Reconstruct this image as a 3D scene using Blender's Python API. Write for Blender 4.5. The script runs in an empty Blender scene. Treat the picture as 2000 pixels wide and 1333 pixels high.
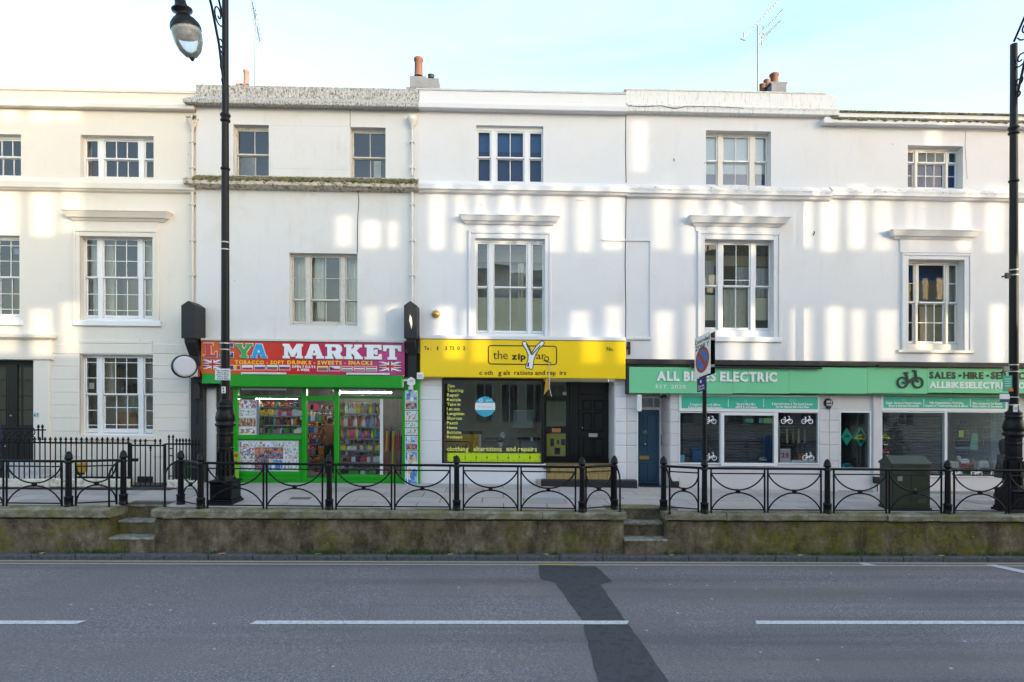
import bpy, math, random
from mathutils import Vector
R = math.radians
random.seed(7)
scene = bpy.context.scene
C = scene.collection

# ------------------------------------------------------------------ camera
K = 0.0094                       # the street falls gently to the right
F, HOR, DIST, HCAM = 1150.0, 765.0, 15.33, 2.4
YAW = R(1.36)
cd = bpy.data.cameras.new('camera'); cam = bpy.data.objects.new('camera', cd); C.objects.link(cam)
cd.sensor_width = 36.0; cd.lens = F / 2000 * 36; cd.shift_y = (HOR - 666.5) / 2000
cd.clip_start = 0.1; cd.clip_end = 2000
cam.location = (0, -DIST, HCAM); cam.rotation_euler = (R(90), 0, -YAW)
scene.camera = cam

# ------------------------------------------------------------------ world, sun, exposure
SUN_EL, SUN_AZ = R(9), R(45)    # behind the camera, to the right
w = bpy.data.worlds.new('World'); scene.world = w; w.use_nodes = True
nt = w.node_tree; N = nt.nodes; L = nt.links
N.clear()
out = N.new('ShaderNodeOutputWorld'); bg = N.new('ShaderNodeBackground'); bg.inputs[1].default_value = 0.15
sky = N.new('ShaderNodeTexSky'); sky.sky_type = 'NISHITA'; sky.sun_disc = False
sky.sun_elevation = SUN_EL; sky.sun_rotation = math.pi - SUN_AZ
sky.air_density = 1.0; sky.dust_density = 1.25; sky.ozone_density = 1.0
tc = N.new('ShaderNodeTexCoord'); mp = N.new('ShaderNodeMapping'); mp.inputs['Scale'].default_value = (1.6, 1.2, 7.0)
mp.inputs['Rotation'].default_value = (0, R(14), 0.4)
nz = N.new('ShaderNodeTexNoise'); nz.inputs['Scale'].default_value = 1.7; nz.inputs['Detail'].default_value = 7; nz.inputs['Roughness'].default_value = 0.55
nz.inputs['Distortion'].default_value = 0.6
rp = N.new('ShaderNodeValToRGB'); rp.color_ramp.elements[0].position = 0.36; rp.color_ramp.elements[1].position = 0.70
rp.color_ramp.elements[0].color = (0.0, 0.0, 0.0, 1); rp.color_ramp.elements[1].color = (0.42, 0.42, 0.42, 1)
mx = N.new('ShaderNodeMix'); mx.data_type = 'RGBA'; mx.inputs[7].default_value = (1.45, 1.62, 1.80, 1)
L.new(tc.outputs['Generated'], mp.inputs[0]); L.new(mp.outputs[0], nz.inputs['Vector']); L.new(nz.outputs['Fac'], rp.inputs[0])
L.new(rp.outputs[0], mx.inputs[0]); L.new(sky.outputs[0], mx.inputs[6]); L.new(mx.outputs[2], bg.inputs[0]); L.new(bg.outputs[0], out.inputs[0])

sl = bpy.data.lights.new('sun', 'SUN'); so = bpy.data.objects.new('sun', sl); C.objects.link(so)
sl.energy = 2.3; sl.angle = R(0.32); sl.color = (1.0, 0.88, 0.68)
SUND = Vector((math.sin(SUN_AZ) * math.cos(SUN_EL), -math.cos(SUN_AZ) * math.cos(SUN_EL), math.sin(SUN_EL)))  # towards the sun
so.rotation_euler = SUND.to_track_quat('Z', 'Y').to_euler()
so.location = (0, -30, 30)

scene.render.engine = 'CYCLES'
scene.cycles.use_denoising = True
scene.cycles.max_bounces = 8; scene.cycles.diffuse_bounces = 4; scene.cycles.glossy_bounces = 4
scene.cycles.transparent_max_bounces = 12; scene.cycles.transmission_bounces = 4
scene.cycles.caustics_reflective = False; scene.cycles.caustics_refractive = False
scene.view_settings.view_transform = 'Standard'; scene.view_settings.look = 'None'
scene.view_settings.gamma = 1.0; scene.view_settings.use_curve_mapping = False
scene.view_settings.exposure = 2.38

# ------------------------------------------------------------------ coordinates
# u-space: X along the terrace, Y away from the camera (house fronts at Y=0), z above the pavement;
# S() adds the gentle fall of the street.
def S(v): return Vector((v[0], v[1], v[2] - K * v[0]))
_s, _c = math.sin(YAW), math.cos(YAW)
def ray(px, py):
    r = (px - 1000.0) / F; u = (HOR - py) / F
    return Vector((_s + r * _c, _c - r * _s, u))
def P(px, py, Y=0.0):
    d = ray(px, py); t = (Y + DIST) / d.y
    x = d.x * t; z = HCAM + d.z * t
    return x, z + K * x
def PX(px, Y=0.0): return P(px, HOR, Y)[0]
def PZ(py, px, Y=0.0): return P(px, py, Y)[1]
def gz(X, Y):                    # pavement height
    t = min(1, max(0, (Y + 3.2) / 3.2))
    zf = -0.017 * X if X > 0 else 0.0
    zw = -0.003 * X - 0.01
    return zf * t + zw * (1 - t)
def G(px, py, z=None):           # point on the pavement (or on level z) seen at a pixel
    d = ray(px, py); t = 10.0
    for _ in range(40):
        x, y = d.x * t, -DIST + d.y * t
        zz = (gz(x, y) if z is None else z) - K * x
        t = (zz - HCAM) / d.z
    return d.x * t, -DIST + d.y * t

# ------------------------------------------------------------------ mesh building
class MB:
    def __init__(s): s.v = []; s.f = []; s.m = []; s.sm = []
    def add(s, vs, fs, m=0, smooth=False):
        o = len(s.v); s.v += [tuple(v) for v in vs]
        for f in fs: s.f.append([i + o for i in f]); s.m.append(m); s.sm.append(smooth)
        return s
    def quad(s, a, b, c, d, m=0): return s.add([a, b, c, d], [(0, 1, 2, 3)], m)
    def box(s, x0, x1, y0, y1, z0, z1, m=0, bev=0.0):
        if x0 > x1: x0, x1 = x1, x0
        if y0 > y1: y0, y1 = y1, y0
        if z0 > z1: z0, z1 = z1, z0
        b = min(bev, (x1 - x0) * .4, (z1 - z0) * .4, (y1 - y0) * .8)
        if b > 0:                # front edges chamfered
            v = [(x0 + b, y0, z0 + b), (x1 - b, y0, z0 + b), (x1 - b, y0, z1 - b), (x0 + b, y0, z1 - b),
                 (x0, y0 + b, z0), (x1, y0 + b, z0), (x1, y0 + b, z1), (x0, y0 + b, z1),
                 (x0, y1, z0), (x1, y1, z0), (x1, y1, z1), (x0, y1, z1)]
            f = [(0, 1, 2, 3), (0, 4, 5, 1), (1, 5, 6, 2), (2, 6, 7, 3), (3, 7, 4, 0),
                 (4, 8, 9, 5), (5, 9, 10, 6), (6, 10, 11, 7), (7, 11, 8, 4), (9, 8, 11, 10)]
            return s.add(v, f, m)
        v = [(x0, y0, z0), (x1, y0, z0), (x1, y0, z1), (x0, y0, z1), (x0, y1, z0), (x1, y1, z0), (x1, y1, z1), (x0, y1, z1)]
        return s.add(v, [(0, 1, 2, 3), (1, 5, 6, 2), (5, 4, 7, 6), (4, 0, 3, 7), (3, 2, 6, 7), (4, 5, 1, 0)], m)
    def pbox(s, a, b, c, d, yf, yb, m=0, bev=0.0):      # a,b = left,top  c,d = right,bottom in the photograph, seen on plane yf
        x0, x1 = PX(a, yf), PX(c, yf); xm = (a + c) / 2
        return s.box(x0, x1, yf, yb, PZ(d, xm, yf), PZ(b, xm, yf), m, bev)
    def tube(s, pts, r, n=6, m=0, caps=True, smooth=True):
        pts = [Vector(p) for p in pts]; k = len(pts)
        rs = r if isinstance(r, (list, tuple)) else [r] * k
        up = Vector((0, 0, 1)); vs = []; prev = None
        for i, p in enumerate(pts):
            t = (pts[min(i + 1, k - 1)] - pts[max(i - 1, 0)]).normalized()
            if prev is None:
                a = t.cross(up)
                if a.length < .05: a = t.cross(Vector((0, 1, 0)))
            else: a = prev - t * prev.dot(t)
            a.normalize(); prev = a; b = t.cross(a)
            for j in range(n):
                q = 2 * math.pi * (j + .5) / n
                vs.append(p + (a * math.cos(q) + b * math.sin(q)) * rs[i])
        fs = [(i * n + j, i * n + (j + 1) % n, (i + 1) * n + (j + 1) % n, (i + 1) * n + j) for i in range(k - 1) for j in range(n)]
        s.add(vs, fs, m, smooth)
        if caps: s.add(vs[:n], [tuple(range(n))], m); s.add(vs[-n:], [tuple(range(n - 1, -1, -1))], m)
        return s
    def lathe(s, c, prof, n=16, m=0, smooth=True, axis=None, ph=0.0):  # prof = [(r, h)...]
        c = Vector(c); ax = Vector(axis).normalized() if axis else Vector((0, 0, 1))
        a = ax.cross(Vector((0, 1, 0)))
        if a.length < .05: a = Vector((1, 0, 0))
        a.normalize(); b = ax.cross(a); vs = []
        for r, h in prof:
            for j in range(n):
                q = 2 * math.pi * j / n + ph
                vs.append(c + ax * h + (a * math.cos(q) + b * math.sin(q)) * r)
        k = len(prof)
        fs = [(i * n + j, i * n + (j + 1) % n, (i + 1) * n + (j + 1) % n, (i + 1) * n + j) for i in range(k - 1) for j in range(n)]
        s.add(vs, fs, m, smooth)
        s.add(vs[:n], [tuple(range(n - 1, -1, -1))], m); s.add(vs[-n:], [tuple(range(n))], m)
        return s
    def prism(s, pts, y0, y1, m=0, side=None):          # polygon [(x,z)] extruded from y0 (front) to y1
        n = len(pts)
        vs = [(x, y0, z) for x, z in pts] + [(x, y1, z) for x, z in pts]
        s.add(vs, [tuple(range(n)), tuple(range(2 * n - 1, n - 1, -1))], m)
        return s.add(vs, [(i + n, (i + 1) % n + n, (i + 1) % n, i) for i in range(n)], m if side is None else side)
    def cornice(s, x0, x1, prof, y, m=0, ret=(True, True), back=0.06):  # prof [(projection, z)] bottom to top
        l, r = ret; vs = []
        for p, z in prof:
            vs += [(x0 - (p if l else 0), y - p, z), (x1 + (p if r else 0), y - p, z),
                   (x1 + (p if r else 0), y + back, z), (x0 - (p if l else 0), y + back, z)]
        k = len(prof)
        fs = [(i * 4 + j, i * 4 + (j + 1) % 4, i * 4 + 4 + (j + 1) % 4, i * 4 + 4 + j) for i in range(k - 1) for j in range(4)]
        fs += [(3, 2, 1, 0), tuple(range((k - 1) * 4, k * 4))]
        return s.add(vs, fs, m)

ORG = {}
def empty(name, u):
    o = bpy.data.objects.new(name, None); C.objects.link(o); o.empty_display_size = .2
    ORG[o.name] = S(u); o.location = ORG[o.name]; return o
def tag(o, label=None, cat=None, group=None, kind=None):
    if label: o['label'] = label
    if cat: o['category'] = cat
    if group: o['group'] = group
    if kind: o['kind'] = kind
    return o
def thing(name, u, label, cat, group=None): return tag(empty(name, u), label, cat, group)
def mesh_of(name, mb, mats, org):
    me = bpy.data.meshes.new(name)
    me.from_pydata([S(v) - org for v in mb.v], [], mb.f)
    for mt in (mats if isinstance(mats, (list, tuple)) else [mats]): me.materials.append(mt)
    me.polygons.foreach_set('material_index', mb.m); me.polygons.foreach_set('use_smooth', mb.sm)
    me.update(); return me
def obj(name, mb, mats, parent=None, org=None):
    if org is None:
        xs, ys, zs = zip(*mb.v)
        org = ((min(xs) + max(xs)) / 2, (min(ys) + max(ys)) / 2, min(zs))
    so_ = S(org); me = mesh_of(name, mb, mats, so_)
    o = bpy.data.objects.new(name, me); C.objects.link(o); ORG[o.name] = so_
    if parent: o.parent = parent; o.location = so_ - ORG[parent.name]
    else: o.location = so_
    return o
def dup(o, u, parent=None):
    c = o.copy(); C.objects.link(c); ORG[c.name] = S(u); c.parent = parent
    c.location = ORG[c.name] - (ORG[parent.name] if parent else Vector((0, 0, 0)))
    return c
def dup_tree(o, shift):          # a thing with parts and sub-parts, moved by a u-space vector
    sh = Vector((shift[0], shift[1], shift[2] - K * shift[0]))
    def rec(a, par):
        c = a.copy(); C.objects.link(c); ORG[c.name] = ORG[a.name] + sh; c.parent = par
        if par is None: c.location = ORG[c.name]
        for ch in a.children: rec(ch, c)
        return c
    return rec(o, None)

# ------------------------------------------------------------------ glyphs (flat outlines of Blender's built-in font)
CH = sorted(set("ABCDEFGHIKLMNOPRSTUVWYZabcdefghiklmnoprstuvwyz0123456789.-:•&'"))
GL = {}
_t = []
for wt, off in ((0, 0.0), (1, 0.022), (2, 0.04)):
    for ch in CH:
        cu = bpy.data.curves.new('g', 'FONT'); cu.body = ch; cu.offset = off; cu.resolution_u = 2
        o = bpy.data.objects.new('g', cu); C.objects.link(o); _t.append((wt, ch, o))
dg = bpy.context.evaluated_depsgraph_get()
for wt, ch, o in _t:
    me = bpy.data.meshes.new_from_object(o.evaluated_get(dg))
    GL[wt, ch] = ([(v.co.x, v.co.y) for v in me.vertices], [tuple(p.vertices) for p in me.polygons])
    bpy.data.meshes.remove(me)
for wt, ch, o in _t:
    cu = o.data; bpy.data.objects.remove(o); bpy.data.curves.remove(cu)
def glyph(mb, ch, wt, fx, y, depth, m=0):
    vs, fs = GL[wt, ch]
    if not vs: return
    v3 = [fx(a, b) for a, b in vs]
    mb.add([(a, y, b) for a, b in v3], [tuple(f) for f in fs], m)
    if depth > 0:
        cnt = {}
        for f in fs:
            for i in range(len(f)):
                a, b = f[i], f[(i + 1) % len(f)]
                cnt[(min(a, b), max(a, b))] = cnt.get((min(a, b), max(a, b)), 0) + 1
        ed = [e for e, c in cnt.items() if c == 1]
        for a, b in ed:
            mb.add([(v3[a][0], y, v3[a][1]), (v3[b][0], y, v3[b][1]), (v3[b][0], y + depth, v3[b][1]), (v3[a][0], y + depth, v3[a][1])], [(0, 1, 2, 3)], m)
def layout(txt, wt=1, sp=0.05):
    x = 0; res = []
    for ch in txt:
        if ch == ' ' or (wt, ch) not in GL: x += .30; continue
        vs = GL[wt, ch][0]; a = min(v[0] for v in vs); b = max(v[0] for v in vs)
        res.append((ch, x - a)); x += b - a + sp + .03
    return res, x - sp - .03
def text(name, txt, a, b, c, d, y, mat, parent, wt=1, depth=0.0, letters=False, sp=0.05, capbase=True):
    """text filling the photo box a,b-c,d (b = cap top, d = baseline) on plane y"""
    res, wd = layout(txt, wt, sp); xm = (a + c) / 2
    x0, x1 = PX(a, y), PX(c, y); z1, z0 = PZ(b, xm, y), PZ(d, xm, y)
    sx = (x1 - x0) / wd; sz = (z1 - z0) / 0.70
    mb = MB(); o = None
    for ch, ox in res:
        glyph(mb, ch, wt, lambda p, q: (x0 + (p + ox) * sx, z0 + q * sz), y, depth)
        if letters: o = obj(name, mb, mat, parent); mb = MB()
    if not letters: o = obj(name, mb, mat, parent)
    return o

# ------------------------------------------------------------------ materials
def lin(h):
    h = h.lstrip('#'); r = [int(h[i:i + 2], 16) / 255 for i in (0, 2, 4)]
    return tuple(x / 12.92 if x <= .04045 else ((x + .055) / 1.055) ** 2.4 for x in r)
def col(x): return (lin(x) if isinstance(x, str) else tuple(x)) + (1,)
class NT:
    def __init__(s, name):
        s.m = bpy.data.materials.new(name); s.m.use_nodes = True; s.t = s.m.node_tree; s.n = s.t.nodes; s.l = s.t.links
        s.b = s.n['Principled BSDF']; s._pos = None
    def pos(s):
        if not s._pos: s._pos = s.n.new('ShaderNodeNewGeometry').outputs['Position']
        return s._pos
    def mapped(s, sc=(1, 1, 1), loc=(0, 0, 0), rot=(0, 0, 0)):
        m = s.n.new('ShaderNodeMapping'); m.inputs['Scale'].default_value = sc; m.inputs['Location'].default_value = loc; m.inputs['Rotation'].default_value = rot
        s.l.new(s.pos(), m.inputs[0]); return m.outputs[0]
    def noise(s, scale, detail=4, rough=.6, sc=(1, 1, 1), loc=(0, 0, 0), dist=0):
        k = s.n.new('ShaderNodeTexNoise'); k.inputs['Scale'].default_value = scale; k.inputs['Detail'].default_value = detail
        k.inputs['Roughness'].default_value = rough; k.inputs['Distortion'].default_value = dist
        s.l.new(s.mapped(sc, loc), k.inputs['Vector']); return k.outputs['Fac']
    def ramp(s, fac, stops):
        k = s.n.new('ShaderNodeValToRGB'); e = k.color_ramp.elements
        e[0].position, e[1].position = stops[0][0], stops[-1][0]
        for p, _ in stops[1:-1]: e.new(p)
        for i, (p, c) in enumerate(stops): e[i].position = p; e[i].color = col(c) if not isinstance(c, float) else (c, c, c, 1)
        s.l.new(fac, k.inputs[0]); return k.outputs[0]
    def mix(s, f, a, b, mode='MIX'):
        k = s.n.new('ShaderNodeMix'); k.data_type = 'RGBA'; k.blend_type = mode
        for i, x in ((0, f), (6, a), (7, b)):
            if hasattr(x, 'is_output'): s.l.new(x, k.inputs[i])
            elif i == 0: k.inputs[0].default_value = x
            else: k.inputs[i].default_value = col(x)
        return k.outputs[2]
    def math(s, op, a, b=0.0):
        k = s.n.new('ShaderNodeMath'); k.operation = op
        for i, x in ((0, a), (1, b)):
            if hasattr(x, 'is_output'): s.l.new(x, k.inputs[i])
            else: k.inputs[i].default_value = x
        return k.outputs[0]
    def bump(s, h, strength=.3, dist=.01):
        k = s.n.new('ShaderNodeBump'); k.inputs['Strength'].default_value = strength; k.inputs['Distance'].default_value = dist
        s.l.new(h, k.inputs['Height']); s.l.new(k.outputs[0], s.b.inputs['Normal'])
    def color(s, c):
        if hasattr(c, 'is_output'): s.l.new(c, s.b.inputs['Base Color'])
        else: s.b.inputs['Base Color'].default_value = col(c)
    def rough(s, r): s.b.inputs['Roughness'].default_value = r
_plain = {}
def plain(c, rough=.5, metal=0.0, var=.12, name=None, vs=9.0, bump=0.0, spec=None):
    key = (c, rough, metal, var, vs, bump, spec)
    if key in _plain: return _plain[key]
    t = NT(name or 'paint'); b = col(c)[:3]
    n = t.noise(vs, 5, .6)
    t.color(t.mix(n, tuple(x * (1 - var) for x in b), tuple(min(1, x * (1 + var)) for x in b)))
    t.rough(rough); t.b.inputs['Metallic'].default_value = metal
    if spec is not None: t.b.inputs['Specular IOR Level'].default_value = spec
    if bump: t.bump(t.noise(60, 3), bump, .004)
    _plain[key] = t.m; return t.m
def stucco(name, base, dirt=(.42, .40, .35), amt=.35, seed=0.0, warm=None, black=0.0):
    t = NT(name)
    big = t.noise(.55, 5, .6, loc=(seed, 0, seed))
    streak = t.noise(1.0, 6, .65, sc=(5.5, 5, .45), loc=(seed * 3, 0, 0))
    fine = t.noise(14, 4, .6)
    c0 = t.mix(big, tuple(x * .94 for x in base), base)
    m = t.ramp(streak, [(.52, 0.0), (.80, 1.0)])
    k = t.ramp(t.noise(2.2, 4, .6, loc=(seed, 3, 1)), [(.45, 0.0), (.75, 1.0)])
    f = t.math('MULTIPLY', t.math('MULTIPLY', m, k), amt)
    c1 = t.mix(f, c0, dirt)
    f2 = t.math('MULTIPLY', t.ramp(fine, [(.60, 0.0), (.78, 1.0)]), amt * .25)
    c2 = t.mix(f2, c1, dirt)
    # small chips
    v = t.n.new('ShaderNodeTexVoronoi'); v.inputs['Scale'].default_value = 1.3; t.l.new(t.mapped(loc=(seed, 0, 0)), v.inputs['Vector'])
    chip = t.ramp(v.outputs['Distance'], [(.018, 1.0), (.028, 0.0)])
    c3 = t.mix(t.math('MULTIPLY', chip, .7), c2, (.16, .15, .14))
    st = t.math('MULTIPLY', t.ramp(t.noise(.8, 5, .65, loc=(seed * 2, 5, 3)), [(.50, 0.0), (.72, 1.0)]), min(.5, amt * .8))
    c3 = t.mix(st, c3, tuple(x * y for x, y in zip(base, (.86, .80, .68))))
    ck = t.n.new('ShaderNodeTexVoronoi'); ck.feature = 'DISTANCE_TO_EDGE'; ck.inputs['Scale'].default_value = .5
    wv_ = t.n.new('ShaderNodeVectorMath'); wv_.operation = 'ADD'
    nzc = t.n.new('ShaderNodeTexNoise'); nzc.inputs['Scale'].default_value = 2.5; nzc.inputs['Detail'].default_value = 4
    t.l.new(t.pos(), nzc.inputs['Vector']); t.l.new(t.mapped((.8, .2, .6), (seed, 0, seed * .4)), wv_.inputs[0])
    sv = t.n.new('ShaderNodeVectorMath'); sv.operation = 'SCALE'; sv.inputs['Scale'].default_value = .35; t.l.new(nzc.outputs['Color'], sv.inputs[0]); t.l.new(sv.outputs[0], wv_.inputs[1]); t.l.new(wv_.outputs[0], ck.inputs['Vector'])
    cf = t.math('MULTIPLY', t.ramp(ck.outputs['Distance'], [(.0015, 1.0), (.005, 0.0)]), t.ramp(t.noise(.7, 3, .6, loc=(seed, 8, 8)), [(.50, 0.0), (.62, .10)]))
    c3 = t.mix(cf, c3, (.30, .28, .26))
    t.color(c3); t.rough(.75); t.b.inputs['Specular IOR Level'].default_value = .25
    h = t.math('ADD', t.math('MULTIPLY', t.noise(5, 5, .6), .6), t.math('MULTIPLY', t.noise(45, 3, .6), .25))
    t.bump(h, .35, .012)
    return t.m
def weathered(name, base, spots, lo, hi, scale=9.0, moss=None, mlo=.5, mhi=.62, sc=(1, 1, 1)):
    t = NT(name)
    n = t.noise(scale, 8, .78, sc=sc, dist=.3)
    c = t.mix(t.ramp(n, [(lo, 0.0), (hi, 1.0)]), base, spots)
    if moss: c = t.mix(t.ramp(t.noise(scale * .9, 6, .7, loc=(4, 2, 8)), [(mlo, 0.0), (mhi, 1.0)]), c, moss)
    t.color(c); t.rough(.9); t.b.inputs['Specular IOR Level'].default_value = .2
    t.bump(t.noise(30, 5, .7), .5, .012); return t.m
def glass_mat(name, tint=(.9, .95, .95), refl=1.0, wav=.16, base=.0):
    t = NT(name); t.n.remove(t.b)
    tr = t.n.new('ShaderNodeBsdfTransparent'); tr.inputs[0].default_value = col(tint)
    gl = t.n.new('ShaderNodeBsdfGlossy'); gl.inputs['Roughness'].default_value = 0.012; gl.inputs['Color'].default_value = (.95, .97, 1, 1)
    fr = t.n.new('ShaderNodeFresnel'); fr.inputs['IOR'].default_value = 1.5
    f = t.math('MINIMUM', t.math('ADD', t.math('MULTIPLY', fr.outputs[0], refl), base), 1.0)
    mxs = t.n.new('ShaderNodeMixShader'); t.l.new(f, mxs.inputs[0]); t.l.new(tr.outputs[0], mxs.inputs[1]); t.l.new(gl.outputs[0], mxs.inputs[2])
    bp = t.n.new('ShaderNodeBump'); bp.inputs['Strength'].default_value = wav; bp.inputs['Distance'].default_value = .02
    t.l.new(t.noise(2.2, 2, .5), bp.inputs['Height']); t.l.new(bp.outputs[0], gl.inputs['Normal'])
    t.l.new(mxs.outputs[0], t.n['Material Output'].inputs[0]); return t.m
def emit(name, c, s):
    t = NT(name); t.color(c); t.b.inputs['Emission Color'].default_value = col(c); t.b.inputs['Emission Strength'].default_value = s; return t.m
def print_mat(name, scale, seed, stops, sc=(1, 1, 1), rough=.35):
    """a busy printed sheet: blocks of ink"""
    t = NT(name); v = t.n.new('ShaderNodeTexVoronoi'); v.distance = 'CHEBYCHEV'; v.inputs['Scale'].default_value = scale
    t.l.new(t.mapped(sc, (seed, seed * .7, seed * 1.3)), v.inputs['Vector'])
    sp = t.n.new('ShaderNodeSeparateColor'); t.l.new(v.outputs['Color'], sp.inputs[0])
    k = t.ramp(sp.outputs[0], stops)
    k2 = t.mix(t.ramp(t.noise(scale * 3, 3, .7, loc=(seed, 1, 2)), [(.5, 0.0), (.62, 1.0)]), k, (.75, .75, .75))
    t.color(t.mix(.45, k, k2)); t.rough(rough); return t.m
def ramp_const(m):
    for n in m.node_tree.nodes:
        if n.type == 'VALTORGB' and len(n.color_ramp.elements) > 3: n.color_ramp.interpolation = 'CONSTANT'
    return m

M = {}
M['cream'] = stucco('cream_stucco', (.77, .715, .64), (.50, .44, .36), .34, 1.0)
M['white1'] = stucco('white_stucco_leya', (.71, .70, .70), (.40, .36, .29), .60, 5.0)
M['white2'] = stucco('white_stucco_zip', (.725, .72, .745), (.46, .44, .40), .36, 9.0)
M['white3'] = stucco('white_stucco_bike', (.72, .715, .74), (.40, .38, .33), .45, 14.0)
M['white4'] = stucco('white_stucco_end', (.73, .725, .745), (.44, .42, .37), .38, 19.0)
M['lilac'] = stucco('grey_masonry_paint', (.63, .605, .615), (.42, .40, .39), .30, 23.0)
M['frame'] = plain((.76, .76, .77), .4, var=.05, name='white_gloss_paint')
M['framecream'] = plain((.72, .66, .58), .45, var=.10, name='ivory_gloss_paint')
M['framedirty'] = weathered('peeling_window_paint', (.62, .59, .54), (.34, .30, .25), .52, .72, 14)
M['lichen'] = weathered('lichened_coping', (.60, .58, .55), (.075, .07, .065),   .44, .62, 24, (.30, .28, .16), .62, .70, sc=(1, 1, .6))
M['moss'] = weathered('mossy_ledge', (.30, .26, .20), (.022, .020, .013), .42, .54, 13, (.14, .13, .022), .48, .58)
M['grimyledge'] = weathered('grimy_ledge', (.66, .65, .64), (.05, .047, .042), .55, .64, 10, sc=(1, 1, 2.2))
M['streaked'] = weathered('streaked_parapet', (.72, .72, .72), (.26, .24, .19), .52, .74, 5, sc=(3.4, 1, .5))
M['mossledge'] = weathered('stained_ledge', (.58, .53, .44), (.07, .06, .04), .48, .62, 9, (.20, .18, .06), .56, .68, sc=(1, 1, 1.6))
M['glass'] = glass_mat('window_glass', refl=2.0, wav=.05)
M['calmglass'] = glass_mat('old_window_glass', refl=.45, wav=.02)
M['shopglass'] = glass_mat('shop_glass', (.94, .97, .97), .6, .02, .0)
M['iron'] = plain((.006, .006, .0075), .38, var=.3, name='black_iron_paint', vs=25, bump=.15, spec=.22)
M['matblack'] = plain((.012, .012, .014), .6, var=.35, name='worn_black_paint', vs=7, bump=.2)
M['blackdoor'] = plain((.008, .008, .009), .28, var=.2, name='black_gloss_door')
M['dark'] = plain((.03, .028, .026), .85, var=.3, name='dark_interior')
M['room'] = plain((.22, .185, .15), .9, var=.3, name='dim_room', vs=1.2)
M['roomblue'] = plain((.010, .020, .040), .9, name='dark_blind_room', vs=1.0)
M['curtain'] = plain((.80, .73, .60), .9, var=.15, name='cream_curtain')
M['greycurtain'] = plain((.60, .60, .58), .9, var=.2, name='grey_net_curtain')
M['blueblind'] = plain((.015, .080, .24), .7, var=.15, name='navy_roller_blind', vs=1.5)  # blue sheet painting the sky mirrored in upper panes
M['navyblind'] = plain((.007, .036, .125), .7, var=.15, name='dark_navy_blind', vs=1.5)  # darker sheet for the lower part of the mirrored sky
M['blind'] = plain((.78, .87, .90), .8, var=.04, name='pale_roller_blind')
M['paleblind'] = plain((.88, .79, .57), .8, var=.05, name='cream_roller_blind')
M['green'] = plain('#129212', .33, var=.14, name='bright_green_paint', vs=4)
M['greendark'] = plain('#0c6a1c', .4, var=.15, name='deep_green_paint')
M['plasticwhite'] = plain((.72, .72, .73), .35, var=.05, name='white_plastic')
M['pot'] = plain((.13, .055, .038), .85, var=.25, name='terracotta', vs=6)
M['stack'] = weathered('rendered_chimney', (.13, .14, .165), (.09, .095, .11), .4, .7, 3)
M['brickdark'] = weathered('old_brick', (.30, .15, .10), (.12, .08, .06), .4, .6, 9)
M['galv'] = plain((.22, .23, .25), .45, .7, var=.3, name='galvanised_metal')
M['pipe'] = plain((.62, .58, .52), .5, var=.15, name='painted_cast_pipe')
M['pipew'] = plain((.66, .64, .61), .5, var=.18, name='white_cast_pipe')
M['rust'] = plain((.06, .04, .03), .8, var=.5, name='rusty_iron', vs=20)
M['white'] = plain((.78, .78, .78), .4, var=.03, name='white_vinyl')
M['black'] = plain((.01, .01, .011), .4, var=.1, name='black_vinyl')
M['brass'] = plain((.62, .40, .12), .3, .9, var=.1, name='brass')
M['chrome'] = plain((.6, .6, .6), .22, 1.0, var=.05, name='chrome')
# ================================================================== the setting
RZ = -0.96
YW, YC = -3.48, -3.55            # retaining wall face, coping front
# ---- road
def road_material():
    t = NT('asphalt')
    sp = t.noise(38, 4, .85); sp2 = t.noise(9, 6, .8)
    c = t.ramp(sp, [(.34, (.050, .044, .047)), (.48, (.178, .163, .172)), (.58, (.31, .288, .297)), (.68, (.58, .55, .55))])
    c = t.mix(t.ramp(sp2, [(.35, 0.0), (.65, .40)]), c, (.170, .156, .165))
    band = t.noise(1.0, 4, .6, sc=(.10, 1.1, 1), loc=(2, .2, 0))
    c = t.mix(t.ramp(band, [(.42, 0.0), (.64, .55)]), c, (.205, .175, .160))
    big = t.noise(.35, 4, .6, loc=(7, 1, 0))
    c = t.mix(t.ramp(big, [(.40, .35), (.62, 0.0)]), c, (.122, .114, .124))
    v = t.n.new('ShaderNodeTexVoronoi'); v.inputs['Scale'].default_value = 2.2; t.l.new(t.pos(), v.inputs['Vector'])
    c = t.mix(t.ramp(v.outputs['Distance'], [(.040, .75), (.060, 0.0)]), c, (.55, .55, .55))       # trodden gum
    tr = t.noise(1.0, 3, .5, sc=(.05, 1.35, 1), loc=(0, 3.3, 0))
    c = t.mix(t.ramp(tr, [(.36, .40), (.50, 0.0)]), c, (.07, .064, .070))
    cr = t.n.new('ShaderNodeTexVoronoi'); cr.feature = 'DISTANCE_TO_EDGE'; cr.inputs['Scale'].default_value = .42
    t.l.new(t.mapped((.35, 1, 1), (3.7, 1.9, 0)), cr.inputs['Vector'])
    c = t.mix(t.math('MULTIPLY', t.ramp(cr.outputs['Distance'], [(.003, .10), (.007, 0.0)]), t.ramp(t.noise(.5, 3, .6, loc=(9, 9, 9)), [(.48, 0.0), (.58, 1.0)])), c, (.03, .027, .03))
    t.color(c); t.rough(.85); t.b.inputs['Specular IOR Level'].default_value = .3
    t.bump(t.noise(85, 3, .7), .6, .008); return t.m
M['road'] = road_material()
mb = MB().quad((-70, -12.2, RZ), (70, -12.2, RZ), (70, -3.62, RZ), (-70, -3.62, RZ))
road = tag(obj('road', mb, M['road']), kind='structure')
mb = MB().quad((-400, -400, RZ - .3), (400, -400, RZ - .3), (400, 400, RZ - .3), (-400, 400, RZ - .3))
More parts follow.
